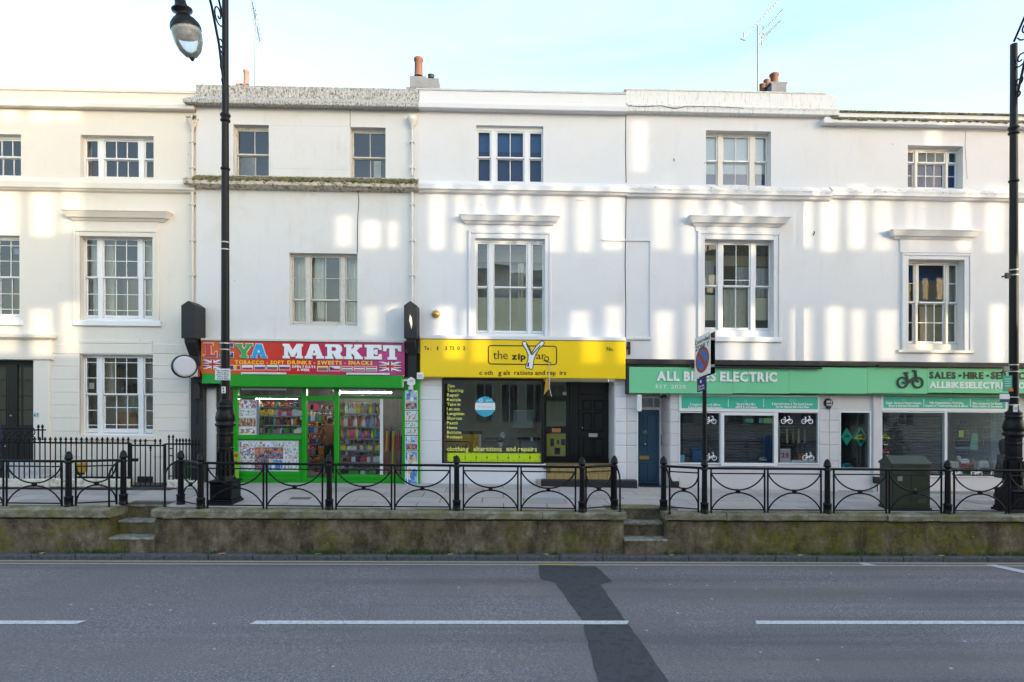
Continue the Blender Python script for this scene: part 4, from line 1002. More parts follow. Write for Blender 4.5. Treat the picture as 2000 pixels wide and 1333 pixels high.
courses(W5b, M['lilac'], [771, 799, 821.5, 845, 869, 900, 930], [(1619.5, 1640)], Y5)
obj('pier', MB().pbox(1706, 770, 1721, 975, -.05, .02, bev=.01), M['lilac'], H5)
obj('plinth', MB().pbox(1641, 960, 2050, 985, -.04, .02, bev=.012), plain((.27, .265, .26), .9, name='cement_plinth'), H5)

# small fittings on the fronts
for x, y, nm, lab in ((851, 614, 'alarm_bell', 'brass coloured round bell on the white wall above the yellow sign'),):
    t_ = thing(nm, (PX(x), Y3, PZ(y, x)), lab, 'bell'); c_ = (PX(x, -.05), Y3, PZ(y, x, -.05))
    obj('bell_gong', MB().lathe(c_, [(.105, .0), (.105, .03), (.09, .06), (.05, .08), (.0, .085)], 20, axis=(0, -1, 0)), plain((.50, .31, .09), .35, .6, name='aged_brass'), t_)
    obj('bell_boss', MB().lathe((c_[0], Y3 - .08, c_[2]), [(.03, .0), (.03, .02), (.0, .03)], 10, axis=(0, -1, 0)), M['brass'], t_)
t_ = thing('wall_lamp', (PX(1228.5), -.2, PZ(680, 1229)), 'small black bulkhead fitting at the right end of the yellow sign', 'fitting')
obj('fitting_body', MB().lathe((PX(1228.5, -.1), -.02, PZ(679, 1228.5, -.1)), [(.05, 0), (.05, .06), (.02, .09)], 12, axis=(0, -1, 0)).prism([(PX(1226, -.1), PZ(668, 1228, -.1)), (PX(1231.5, -.1), PZ(668, 1228, -.1)), (PX(1231, -.1), PZ(692, 1228, -.1)), (PX(1228, -.1), PZ(694, 1228, -.1))], -.10, 0.0), M['black'], t_)
# chimneys
def chimney(h, parts, pots, mat):
    Yc = 2.2; m = MB()
    for a, b, c, d in parts: m.pbox(a, b, c, d, Yc, Yc + 1.0)
    o = obj('chimney', m, mat, h)
    for a, b, c, pm in pots:      # centre, top, half width px, base
        x, zt = P(a, b, Yc + .4); zb = PZ(pm[0], a, Yc + .4); r = c / (F / (DIST + Yc + .4))
        obj('chimney_pot', MB().lathe((x, Yc + .4, zb), [(r * 1.12, 0), (r, .06), (r * .95, (zt - zb) * .8), (r * 1.15, (zt - zb) * .84), (r * 1.12, (zt - zb) * .95), (r * .8, zt - zb)], 14), pm[1], o)
    return o
chimney(H3, [(793, 171, 860, 200), (800, 149, 832, 171.5), (832.1, 153, 857, 171.4)], [(817.5, 113, 8, (150, M['pot'])), (842, 147, 6, (154, M['matblack']))], M['stack'])
chimney(H4, [(1507, 163, 1536, 200), (1504, 160, 1538, 163.1)], [(1512, 144, 8, (175, M['pot'])), (1498, 156, 6, (178, M['brickdark'])), (1489, 165, 6, (182, M['pot']))], M['stack'])
chimney(H2, [(463, 166, 486, 196), (460, 163, 480, 166.2)], [(481, 137, 5, (166, plain((.20, .13, .12), .9, name='sooty_pot')))], M['brickdark'])

# downpipes
def downpipe(x, yh, y1, Y, mat, lab):
    o = thing('downpipe', (PX(x), Y, PZ(y1, x)), lab, 'pipe', 'rainwater pipes between the houses')
    z = lambda y: PZ(y, x, Y); X = PX(x, Y)
    obj('pipe', MB().tube([(X, Y, z(yh + 22)), (X, Y, z(344))], .036, 8), mat, o)
    obj('pipe', MB().tube([(X, Y, z(376)), (X, Y, z(y1))], .036, 8), mat, o)
    obj('hopper', MB().lathe((X, Y, z(yh + 24)), [(.05, 0), (.06, .08), (.13, .20), (.14, .26), (.12, .32)], 10), mat, o)
    for y in (278, 328, 400, 470, 538):
        obj('bracket', MB().box(X - .065, X + .065, Y - .045, Y + .06, z(y) - .02, z(y) + .02, bev=.006), mat, o)
    return o
downpipe(375.5, 232, 600, -.07, M['pipe'], 'cream downpipe with a broken hopper between the cream house and the market')
downpipe(805, 228, 592, -.12, M['pipew'], 'white downpipe with hopper above the right console bracket')
nb = thing('bird_nest_debris', (PX(378), -.1, PZ(240, 378)), 'dark clump of debris on the cream downpipe hopper', 'debris')
m = MB()
for i in range(40):
    a = Vector((PX(374 + random.uniform(-2, 8), -.1), -.12 + random.uniform(-.1, .1), PZ(238 + random.uniform(-5, 5), 376))); b = a + Vector((random.uniform(-.1, .1), random.uniform(-.05, .05), random.uniform(-.05, .06)))
    m.tube([a, b], .012, 4)
obj('debris_clump', m, M['rust'], nb)

# aerials
al = thing('tv_aerial', (PX(499, 1.5), 1.5, PZ(170, 499, 1.5)), 'thin television aerial mast standing behind the lichened parapet', 'aerial')
x, zt = P(500, 40, 1.5); xb_, zb_ = P(498, 185, 1.5)
obj('mast', MB().tube([(xb_, 1.5, zb_), (x, 1.5, zt), (PX(500, 1.5), 1.5, PZ(12, 500, 1.5))], [.028, .022, .01], 6), M['galv'], al)
bm = MB(); a0 = P(501, 18, 1.5); a1 = P(488, 52, 1.5)
bm.tube([(a0[0], 1.2, a0[1]), (a1[0], 2.2, a1[1])], .012, 5)
for i in range(9):
    t = i / 8; x = a0[0] + (a1[0] - a0[0]) * t; y = 1.2 + t; z = a0[1] + (a1[1] - a0[1]) * t
    bm.tube([(x - .07, y, z - .10), (x + .07, y, z + .10)], .009, 4); bm.tube([(x - .07, y, z + .08), (x + .07, y, z - .08)], .009, 4)
obj('yagi_array', bm, M['galv'], al)
al = thing('tv_aerial', (PX(1481, 1.5), 1.5, PZ(180, 1481, 1.5)), 'tall television aerial with three slanting arms beside the right chimney', 'aerial')
q = lambda a, b, y=1.5: (P(a, b, y)[0], y, P(a, b, y)[1])
obj('mast', MB().tube([q(1481, 190), q(1480, 50)], [.03, .024], 6), M['galv'], al)
for pts in ([q(1449, 78), q(1519, 2)], [q(1484, 68), q(1524, 24)], [q(1480, 84), q(1520, 46)]):
    arm = MB().tube(pts, .013, 5)
    for i in range(12):
        t = .25 + .75 * i / 11; c_ = Vector(pts[0]).lerp(Vector(pts[1]), t); arm.tube([c_ + Vector((0, -.16, 0)), c_ + Vector((0, .16, 0))], .006, 4)
    obj('aerial_arm', arm, M['galv'], al)
for a, b in (((1453, 64), (1453, 80)), ((1446, 76), (1456, 79)), ((1491, 52), (1491, 68)), ((1488, 72), (1488, 88)), ((1480, 66), (1491, 64)), ((1479, 86), (1488, 82))): obj('reflector', MB().tube([q(*a), q(*b)], .018, 5), M['galv'], al)
# ================================================================== shopfronts, signs and what is in the windows
def shop_room(h, a, b, c, d, yf, depth, mat, fl=None):
    x0, x1 = PX(a, yf), PX(c, yf); z0, z1 = PZ(d, (a + c) / 2, yf), PZ(b, (a + c) / 2, yf); yb = yf + depth
    m = MB().quad((x0, yb, z0), (x1, yb, z0), (x1, yb, z1), (x0, yb, z1))
    for p in (x0, x1): m.quad((p, yf, z0), (p, yb, z0), (p, yb, z1), (p, yf, z1))
    m.quad((x0, yf, z1), (x1, yf, z1), (x1, yb, z1), (x0, yb, z1)); m.quad((x0, yf, z0), (x1, yf, z0), (x1, yb, z0), (x0, yb, z0), 1)
    return obj('shop_interior', m, [mat, fl or mat], h)
def ring(mb, cx, cz, r0, r1, y0, y1, n=20, m=0, a0=0.0, a1=6.2832):
    for i in range(n):
        p, q = a0 + (a1 - a0) * i / n, a0 + (a1 - a0) * (i + 1) / n
        mb.prism([(cx + r0 * math.cos(p), cz + r0 * math.sin(p)), (cx + r1 * math.cos(p), cz + r1 * math.sin(p)), (cx + r1 * math.cos(q), cz + r1 * math.sin(q)), (cx + r0 * math.cos(q), cz + r0 * math.sin(q))], y0, y1, m)
def bar(mb, p, q, w_, y0, y1, m=0):
    (a, b), (c, d) = p, q; l = math.hypot(c - a, d - b) or 1; nx, nz_ = -(d - b) / l * w_ / 2, (c - a) / l * w_ / 2
    mb.prism([(a + nx, b + nz_), (a - nx, b - nz_), (c - nx, d - nz_), (c + nx, d + nz_)], y0, y1, m)
def ribbon(mb, pts, w_, y0, y1, m=0):
    for p, q in zip(pts, pts[1:]): bar(mb, p, q, w_, y0, y1, m)
    for i, p in enumerate(pts):
        mb.prism([(p[0] + w_ / 2 * math.cos(t * .7854), p[1] + w_ / 2 * math.sin(t * .7854)) for t in range(8)], y0 + .0003 * (1 + i % 3), y1, m)

# ---------------------------------------------------------------- market
gr = M['green']; YS = -.02
sf = MB()
for b in ((455, 757, 464, 945), (785, 757, 790, 945), (589, 757, 598, 945), (652, 757, 662, 945)): sf.pbox(*b, YS - .06, YS + .08, bev=.012)
SF = obj('shopfront', sf, gr, H2)
obj('transom_rail', MB().pbox(464, 774, 589, 779, YS - .05, YS + .06, bev=.01), M['greendark'], SF)
obj('transom_rail', MB().pbox(662, 774, 785, 779, YS - .05, YS + .06, bev=.01), M['greendark'], SF)
obj('door_head', MB().pbox(598, 774, 652, 783, YS - .055, YS + .06, bev=.01), gr, SF)
obj('mid_rail', MB().pbox(464, 850, 589, 859, YS - .055, YS + .06, bev=.01), gr, SF)
obj('stall_riser', MB().pbox(464, 921, 589, 945, YS - .05, YS + .06, bev=.01), gr, SF)
obj('stall_riser', MB().pbox(662, 928, 785, 946, YS - .05, YS + .06, bev=.01), gr, SF)
for y0, y1, a, c in ((924, 930, 468, 586), (931, 938, 468, 586), (930, 936, 664, 783), (937, 943, 664, 783)):
    obj('riser_board', MB().pbox(a, y0, c, y1, YS - .062, YS - .04, bev=.006), gr, SF)
obj('panel_board', MB().pbox(464, 859, 589, 921, YS + .0, YS + .03), gr, SF)
for a, b, c, d in ((464, 779, 503, 850), (503, 779, 589, 850), (662, 779, 743, 928), (743, 779, 785, 928), (464, 760, 589, 774), (662, 760, 785, 774), (598, 760, 652, 774)):
    obj('shop_pane', MB().pbox(a, b, c, d, YS + .02, YS + .024), M['shopglass'], SF)
obj('mullion', MB().pbox(501, 779, 506, 850, YS - .02, YS + .05), M['galv'], SF)
obj('mullion', MB().pbox(742, 779, 748, 928, YS - .0, YS + .05), plain((.6, .6, .6), .4, name='pale_aluminium'), SF)
obj('door_sill', MB().pbox(598, 934, 652, 945, YS - .05, .3, bev=.01), gr, SF)
obj('old_fascia', MB().pbox(398, 724, 786, 760, -.10, .02), M['dark'], SF)
shop_room(H2, 398, 735, 790, 948, .04, 3.2, plain((.16, .145, .13), .8, var=.5, name='market_wall', vs=3), plain((.22, .20, .19), .6, name='market_floor'))
obj('white_side_wall', MB().pbox(399, 757, 421, 975, .03, .035), M['white1'], H2)
# shutter housing
sh = thing('shutter_box', (PX(600, -.3), -.3, PZ(757, 600, -.3)), 'bright green roller shutter box below the market sign', 'shutter')
obj('housing', MB().pbox(447, 732.5, 785, 757, -.36, -.05, bev=.012), gr, sh)
obj('bottom_bar', MB().pbox(449, 756.6, 784, 759.5, -.30, -.12), M['greendark'], sh)
obj('housing_end', MB().pbox(394, 727, 446.8, 750, -.33, -.05, bev=.012), plain('#1f9a3c', .35, var=.1, name='faded_green_paint'), sh)
TUBE = emit('lit_tube', (.95, 1, .96), 2.0)
for k, (a, b, c, d, y, on, lab) in enumerate(((472, 727.8, 556, 732, -.39, 0, 'unlit white tube lamp on top of the shutter box, left'), (678, 728.8, 759, 733, -.39, 0, 'unlit white tube lamp on top of the shutter box, right'), (473, 758, 556, 762.3, -.20, 0, 'white batten lamp under the shutter box, above the poster window'), (670, 758.5, 752, 763, -.20, 0, 'white batten lamp under the shutter box, above the display window'))):
    t_ = thing('tube_lamp', (PX((a + c) / 2, y), y, PZ(d, (a + c) / 2, y)), lab, 'lamp', 'tube lamps on the market front')
    obj('batten', MB().pbox(a, b, c, d, y, y + .06, bev=.015), plain((.62, .63, .63), .35, name='lamp_diffuser'), t_)
    obj('end_cap', MB().pbox(a - 1.5, b, a, d, y, y + .06), M['plasticwhite'], t_); obj('end_cap', MB().pbox(c, b, c + 1.5, d, y, y + .06), M['plasticwhite'], t_)
for i, (x, y, lab) in enumerate(((725, .9, 'lit ceiling tube inside the market, nearest the right window'), (690, 2.0, 'lit ceiling tube deep inside the market'), (540, .6, 'lit ceiling tube above the shelves of the market\'s left window'))):
    t_ = thing('ceiling_tube', (PX(x, y), y, PZ(766, x, y)), lab, 'lamp', 'lit tubes inside the market'); X = PX(x, y); z = PZ(767, x, y) - (.0 if i < 2 else .16)
    obj('lit_tube', MB().tube([(X - .55, y, z), (X + .55, y, z)], .018, 8), emit('bright_tube', (1, .98, .93), 16.0) if i == 0 else bpy.data.materials['bright_tube'], t_)
    obj('tube_tray', MB().box(X - .6, X + .6, y - .06, y + .06, z + .04, z + .07), M['plasticwhite'], t_)
# the sign
def sign_material():
    t = NT('market_sign_print'); sp = t.n.new('ShaderNodeSeparateXYZ'); t.l.new(t.pos(), sp.inputs[0])
    xa, xb = PX(393, -.34), PX(790, -.34)
    f = t.math('DIVIDE', t.math('SUBTRACT', sp.outputs[0], xa), xb - xa)
    f = t.math('ADD', f, t.math('MULTIPLY', t.math('SUBTRACT', t.noise(1.6, 3, .5), .5), .16))
    c = t.ramp(f, [(.0, '#cf6416'), (.14, '#cc4f1a'), (.32, '#cb2f16'), (.46, '#c4121a'), (.62, '#b80a52'), (.80, '#b4145e'), (.9, '#b83a80'), (1.0, '#9a2a66')])
    t.color(c); t.rough(.3); return t.m
YM = -.34
SG = thing('market_sign', (PX(590, YM), YM, PZ(733, 590, YM)), 'orange to magenta market sign with white slab letters and small flags', 'sign')
obj('sign_panel', MB().pbox(393, 668.5, 790, 732, YM, YM + .05), sign_material(), SG)
obj('sign_trim', MB().pbox(392, 666.5, 791, 668.6, YM - .01, YM + .06), M['rust'], SG)
LT = {
 'L': [(0,0),(1,0),(1,.42),(.88,.42),(.82,.2),(.55,.2),(.55,.86),(.7,.86),(.7,1),(0,1),(0,.86),(.15,.86),(.15,.14),(0,.14)],
 'E': [(0,0),(1,0),(1,.34),(.88,.34),(.84,.18),(.5,.18),(.5,.42),(.62,.42),(.64,.34),(.74,.34),(.74,.68),(.64,.68),(.62,.6),(.5,.6),(.5,.83),(.82,.83),(.87,.7),(.98,.7),(.98,1),(0,1),(0,.87),(.13,.87),(.13,.13),(0,.13)],
 'Y': [(.28,0),(.72,0),(.72,.13),(.64,.13),(.64,.42),(.9,.87),(1,.87),(1,1),(.6,1),(.6,.87),(.66,.87),(.5,.6),(.36,.87),(.42,.87),(.42,1),(0,1),(0,.87),(.1,.87),(.36,.42),(.36,.13),(.28,.13)],
 'A': [(0,0),(.38,0),(.38,.13),(.32,.13),(.35,.24),(.65,.24),(.68,.13),(.62,.13),(.62,0),(1,0),(1,.13),(.92,.13),(.68,1),(.32,1),(.08,.13),(0,.13)],
 'M': [(0,0),(.32,0),(.32,.13),(.25,.13),(.25,.62),(.44,.12),(.55,.12),(.74,.62),(.74,.13),(.67,.13),(.67,0),(1,0),(1,.13),(.93,.13),(.93,.87),(1,.87),(1,1),(.72,1),(.5,.5),(.28,1),(0,1),(0,.87),(.08,.87),(.08,.13),(0,.13)],
 'R': [(0,0),(.42,0),(.42,.13),(.36,.13),(.36,.38),(.45,.38),(.62,.0),(1,0),(1,.13),(.9,.13),(.78,.42),(.9,.52),(.93,.7),(.88,.88),(.75,1),(0,1),(0,.87),(.12,.87),(.12,.13),(0,.13)],
 'K': [(0,0),(.42,0),(.42,.13),(.36,.13),(.36,.38),(.42,.44),(.64,.13),(.58,.13),(.58,0),(1,0),(1,.13),(.93,.13),(.62,.6),(.84,.87),(.95,.87),(.95,1),(.56,1),(.56,.87),(.62,.87),(.36,.58),(.36,.87),(.42,.87),(.42,1),(0,1),(0,.87),(.12,.87),(.12,.13),(0,.13)],
 'T': [(.26,0),(.74,0),(.74,.13),(.64,.13),(.64,.83),(.82,.83),(.88,.62),(1,.62),(1,1),(0,1),(0,.62),(.12,.62),(.18,.83),(.36,.83),(.36,.13),(.26,.13)]}
CT = {'A': [(.43,.40),(.57,.40),(.5,.62)], 'R': [(.36,.56),(.56,.56),(.63,.69),(.56,.83),(.36,.83)]}
def slab(ch, a, c, b, d, mat, edge, red):
    xm = (a + c) / 2; x0, x1 = PX(a, YM), PX(c, YM); z0, z1 = PZ(d, xm, YM), PZ(b, xm, YM)
    f = lambda e, dx=0, dz=0: [(x0 + (x1 - x0) * u + dx, z0 + (z1 - z0) * v + dz) for u, v in e]
    m = MB().prism(f(LT[ch]), YM - .022, YM - .012, 0)
    k = 0
    for dx, dz in ((.012, .012), (-.012, .012), (.012, -.012), (-.012, -.012)):
        m.prism(f(LT[ch], dx, dz), YM - .011 + k * .0012, YM, 1); k += 1
    m.prism(f(LT[ch], -.022, -.030), YM - .004, YM, 2)
    if ch in CT: m.prism(f(CT[ch]), YM - .024, YM - .021, 3)
    obj('letter', m, [mat, edge, M['black'], red], SG)
wv = plain((.80, .82, .84), .35, var=.02, name='white_letter'); rd = plain('#a8141c', .35, name='sign_red'); mg = plain('#a40a50', .35, name='sign_magenta')
for ch, a, c, b, d, mt, ed, rr in (('L', 398, 424, 671, 698, plain('#c23a2e', .35, name='letter_red'), wv, rd), ('E', 429, 456, 671, 698, plain('#1c3a78', .35, name='letter_blue'), wv, rd), ('Y', 460, 494, 672, 699, plain('#3f9a45', .35, name='letter_green'), wv, rd), ('A', 490, 522, 672.5, 699.5, plain('#1e9ad6', .35, name='letter_sky'), wv, wv),
                               ('M', 553, 591, 673, 700, wv, wv, rd), ('A', 596, 632, 673.5, 700.5, wv, wv, mg), ('R', 636, 670, 674, 701, wv, wv, mg), ('K', 673, 708, 674.5, 701.5, wv, wv, mg), ('E', 713, 745, 675, 702, wv, wv, mg), ('T', 749, 783, 676, 702.5, wv, wv, mg)):
    slab(ch, a, c, b, d, mt, ed, rr)
yl_ = plain('#f2c423', .4, var=.05, name='sign_yellow')
for s, x0_, x1_ in (('TOBACCO', 459, 516), ('-', 520.5, 523.5), ('SOFT', 528, 555), ('DRINKS', 561, 608), ('-', 612.5, 615.5), ('SWEETS', 620, 668), ('-', 672.5, 675.5), ('SNACKS', 680, 728)): text('lettering', s, x0_, 704.5 + (x0_ - 459) * .005, x1_, 711.5 + (x0_ - 459) * .005, YM - .004, yl_, SG, 2, sp=.07) if s != '-' else obj('dash', MB().pbox(x0_, 708 + (x0_ - 459) * .005, x1_, 709.4 + (x0_ - 459) * .005, YM - .004, YM), yl_, SG)
text('lettering', 'OPEN 7 DAYS', 570, 714.5, 616, 719, YM - .004, wv, SG, 2); text('lettering', 'A WEEK', 580, 720.5, 605, 725, YM - .004, wv, SG, 2)
FC = {'r': '#b3202a', 'w': '#d8d8dc', 'b': '#26356f', 'y': '#e0b52a', 'g': '#2f7d4a', 'o': '#7a6a22'}
def flag(a, b, c, d, stripes, vertical=False, tri=None):
    m = MB(); mats = [plain(FC[q], .4, var=.04, name='flag_cloth') for q in 'rwbyog']; ix = 'rwbyog'
    m.pbox(a - 1, b - 1, c + 1, d + 1, YM - .003, YM, 1); n = len(stripes)
    for i, s in enumerate(stripes):
        if vertical: m.pbox(a + (c - a) * i / n, b, a + (c - a) * (i + 1) / n, d, YM - .006, YM, ix.index(s))
        else: m.pbox(a, b + (d - b) * i / n, c, b + (d - b) * (i + 1) / n, YM - .006, YM, ix.index(s))
    if tri:
        z = lambda y: PZ(y, (a + c) / 2, YM); m.prism([(PX(a, YM), z(d)), (PX((a + c) / 2, YM), z((b + d) / 2)), (PX(a, YM), z(b))], YM - .008, YM, ix.index(tri))
    obj('flag', m, mats, SG)
for i, (st, v, tr) in enumerate((('byr', True, None), ('wr', False, None), ('wbr', False, None), ('wgr', False, None), ('wbr', False, None))):
    a = 449 + i * 24.2; flag(a, 714.3, a + 20, 722.5, st, v, tr)
for i, (st, v, tr) in enumerate((('ygr', False, None), ('wr', False, 'b'), ('rwg', False, None), ('rwr', False, None), ('rwg', False, None))):
    a = 620.5 + i * 23.8; flag(a, 716.3, a + 19.5, 724.5, st, v, tr)
def union(a, b, c, d):
    x0, x1 = PX(a, YM), PX(c, YM); xm = (a + c) / 2; z0, z1 = PZ(d, xm, YM), PZ(b, xm, YM); h_ = z1 - z0; w_ = x1 - x0; cx, cz = (x0 + x1) / 2, (z0 + z1) / 2
    m = MB().box(x0, x1, YM - .003, YM, z0, z1, 1)
    for sx in (-1, 1):
        for sz in (-1, 1):
            ox = cx + sx * w_ * .5; oz = cz + sz * h_ * .5
            m.prism([(cx + sx * w_ * .10, cz + sz * h_ * .36), (cx + sx * w_ * .10, oz), (cx + sx * w_ * .34, oz)][::sx * sz], YM - .005, YM, 0)
            m.prism([(ox, cz + sz * h_ * .16), (cx + sx * w_ * .24, cz + sz * h_ * .16), (ox, cz + sz * h_ * .40)][::sx * sz], YM - .0045, YM, 0)
            bar(m, (cx + sx * w_ * .06, cz + sz * h_ * .09), (ox - sx * .015, oz - sz * .015), .016, YM - .0055, YM, 2)
    m.box(cx - w_ * .05, cx + w_ * .05, YM - .008, YM, z0, z1, 2); m.box(x0, x1, YM - .0075, YM, cz - h_ * .09, cz + h_ * .09, 2)
    obj('flag', m, [plain('#27356b', .4, name='flag_navy'), wv, plain('#b3202a', .4, name='flag_red')], SG)
union(397.5, 703, 433, 721); union(741, 707, 783, 725)
# posters
PC = [[(.0, '#b03a3a'), (.2, '#d8c84a'), (.35, '#d8d8d4'), (.6, '#3a6a9a'), (.8, '#7a5a9a'), (1.0, '#c8c8c8')],
      [(.0, '#1a2436'), (.25, '#b04a3a'), (.45, '#2a5a9a'), (.65, '#c07a3a'), (.85, '#141820'), (1.0, '#8a3a7a')],
      [(.0, '#c8c8cc'), (.3, '#a8bcd0'), (.5, '#c83a4a'), (.6, '#d8d8d8'), (.8, '#4a9a6a'), (1.0, '#d0b04a')],
      [(.0, '#5a2a1a'), (.3, '#c8a88a'), (.5, '#7a3a1a'), (.7, '#3a1a12'), (.85, '#b88a5a'), (1.0, '#2a1a14')],
      [(.0, '#2a6ab0'), (.3, '#c8d8e0'), (.5, '#8ab8d8'), (.7, '#d0a878'), (.85, '#4a8ac0'), (1.0, '#e0e0e0')]]
PM = [ramp_const(print_mat('printed_poster', (22, 15, 26, 20, 12)[i], 3.1 * i + 1, PC[i], sc=((1, 1, 1), (1, 1, 1), (1.6, 1, 1), (2.6, 1, .7), (1, 1, .6))[i])) for i in range(5)]
pw = plain((.66, .66, .68), .4, var=.05, name='poster_paper')
def poster(a, b, c, d, y, mi, lab, edge=1.0):
    t_ = thing('poster', (PX((a + c) / 2, y), y, PZ(d, (a + c) / 2, y)), lab, 'poster')
    obj('paper', MB().pbox(a, b, c, d, y, y + .004), pw, t_)
    obj('print', MB().pbox(a + edge, b + edge, c - edge, d - edge, y - .0015, y), PM[mi], t_)
    return t_
yp = YS + .012
poster(465, 781, 501, 798, yp, 0, 'purple and brown poster at the top left of the market window')
poster(465, 798.5, 501, 816, yp, 2, 'white poster with coloured discs, second in the left column of the market window', 3)
poster(465, 816.5, 501, 834, yp, 3, 'poster with a row of brown tubes, third in the left column of the market window')
poster(465, 834.5, 501, 850, yp, 0, 'white framed poster with red and yellow blobs at the foot of the left column', 3)
pp = thing('poster_board', (PX(524, YS - .01), YS - .01, PZ(922, 524, YS)), 'board of many small product prints under the market\'s left window', 'board')
obj('backing', MB().pbox(466, 861, 583, 921, YS - .012, YS - .001), plain((.55, .56, .62), .4, var=.3, name='pale_print_backing', vs=6), pp)
g = [(468, 863, 486, 874, 0), (488, 864, 502, 873, 2), (504, 864, 517, 873, 0), (519, 864, 529, 873, 4), (531, 864, 547, 873, 2), (549, 864, 562, 873, 2), (564, 864, 581, 873, 2),
     (469, 875, 496, 896, 0), (498, 875, 524, 896, 1), (526, 875, 552, 896, 1), (554, 875, 581, 896, 2), (469, 898, 496, 919, 2), (498, 898, 524, 919, 1), (526, 898, 552, 919, 4), (554, 898, 581, 919, 2)]
for a, b, c, d, mi in g:
    if b > 870: obj('print_frame', MB().pbox(a - .8, b - .6, c + .8, d + .6, YS - .015, YS - .012), M['black'] if mi == 1 else pw, pp)
    obj('print', MB().pbox(a, b, c, d, YS - .018, YS - .015), PM[mi], pp)
yq = -.158
for i, (y0, y1, mi, lab) in enumerate(((763, 784, 4, 'pale poster with striped bottles at the top of the green pilaster'), (785, 801, 1, 'orange and blue glowing poster on the green pilaster'), (803, 822, 2, 'white poster of small red and blue blocks on the green pilaster'), (824, 835, 2, 'narrow white poster with black writing on the green pilaster'), (837, 850, 2, 'cream poster with fruit, fifth down on the green pilaster'), (852, 865, 4, 'dark blue poster with pale strokes on the green pilaster'), (866, 880, 1, 'black poster above the tall pale blue one on the green pilaster'), (882, 948, 4, 'tall pale blue poster at the foot of the green pilaster'))):
    poster(791, y0, 816, y1, yq, mi, lab, 1.2)
pole = thing('white_pole', (PX(796, -.3), -.3, PZ(955, 796, -.3)), 'thin white pole leaning on the green pilaster beside the posters', 'pole')
obj('shaft', MB().tube([(PX(795.5, -.3), -.32, PZ(957, 796, -.3)), (PX(797, -.18), -.18, PZ(886, 797, -.18))], .014, 6), M['plasticwhite'], pole)
obj('foot', MB().lathe((PX(808, -.3), -.32, PZ(956, 808, -.3)), [(.12, 0), (.12, .02), (.03, .04)], 14), M['black'], pole)
tg = thing('garden_ornament', (PX(461, -.2), -.2, PZ(945, 461, -.2)), 'lime green leaning card with red faces at the left of the market front', 'card')
obj('card', MB().prism([(PX(455, -.2), PZ(948, 461, -.2)), (PX(466, -.2), PZ(948, 461, -.2)), (PX(468, -.2), PZ(885, 461, -.2)), (PX(457, -.2), PZ(882, 461, -.2))], -.2, -.19), plain('#7cb52a', .5, var=.3, name='lime_card'), tg)
for y in (890, 904): obj('card_print', MB().lathe((PX(461, -.205), -.2, PZ(y, 461, -.2)), [(.05, 0), (.05, .006)], 12, axis=(0, -1, 0)), plain('#b8302a', .5, name='red_print'), tg)
# goods
GC = ['#b0392e', '#c97a1e', '#d9c02c', '#3f8f3a', '#2f6fae', '#6a3a8a', '#c9c9c9', '#e4e0d4', '#1a1a1e', '#7a4a2a', '#3aa0a0', '#c84a7a', '#8a8f94']
GM = [plain(q, .28, var=.12, name='goods_' + str(i)) for i, q in enumerate(GC)]
def goods_proto():
    P_ = []
    def one(nm, mb): P_.append((nm, mb))
    one('bottle', MB().lathe((0, 0, 0), [(.034, 0), (.036, .01), (.036, .12), (.014, .17), (.014, .22), (.017, .225)], 8))
    one('glass_vase', MB().lathe((0, 0, 0), [(.05, 0), (.06, .03), (.03, .09), (.014, .14), (.014, .24), (.03, .26)], 8))
    one('carton', MB().box(-.05, .05, -.03, .03, 0, .14))
    one('jar', MB().lathe((0, 0, 0), [(.045, 0), (.05, .02), (.05, .09), (.035, .11), (.04, .115), (.04, .14)], 8))
    one('box_stack', MB().box(-.07, .07, -.04, .04, 0, .06).box(-.06, .065, -.035, .04, .061, .12))
    return P_
GP = goods_proto(); gmesh = {}
def goods(a, c, y, py, n, lab, grp, kinds, cols, s=1.0):
    x0, x1 = PX(a, y), PX(c, y)
    for i in range(n):
        k = random.choice(kinds); q = random.choice(cols); X = x0 + (x1 - x0) * (i + .5 + random.uniform(-.2, .2)) / n
        z = PZ(py, (a + c) / 2, y)
        nm, mb = GP[k]; key = (k, q)
        if key not in gmesh: gmesh[key] = mesh_of(nm, mb, GM[q], Vector((0, 0, 0)))
        o = bpy.data.objects.new(nm, gmesh[key]); C.objects.link(o); o.location = S((X, y + random.uniform(-.03, .03), z)); sc = s * random.uniform(.8, 1.12); o.scale = (sc, sc, sc); o.rotation_euler = (0, 0, random.uniform(-.5, .5))
        tag(o, lab, nm.replace('_', ' ').split()[-1], grp)
def shelf(a, c, y, py, lab, mat, dp=.22):
    t_ = thing('display_shelf', (PX((a + c) / 2, y), y, PZ(py, (a + c) / 2, y) - .03), lab, 'shelf')
    obj('board', MB().box(PX(a, y), PX(c, y), y - dp / 2, y + dp / 2, PZ(py, (a + c) / 2, y) - .018, PZ(py, (a + c) / 2, y) - .001), mat, t_)
    obj('front_edge', MB().box(PX(a, y), PX(c, y), y - dp / 2 - .008, y - dp / 2 - .001, PZ(py, (a + c) / 2, y) - .03, PZ(py, (a + c) / 2, y) + .004), M['galv'], t_)
sm = plain((.40, .41, .41), .35, name='pale_shelf'); AL = list(range(13))
rn = ('top', 'second', 'third', 'fourth', 'fifth', 'lowest')
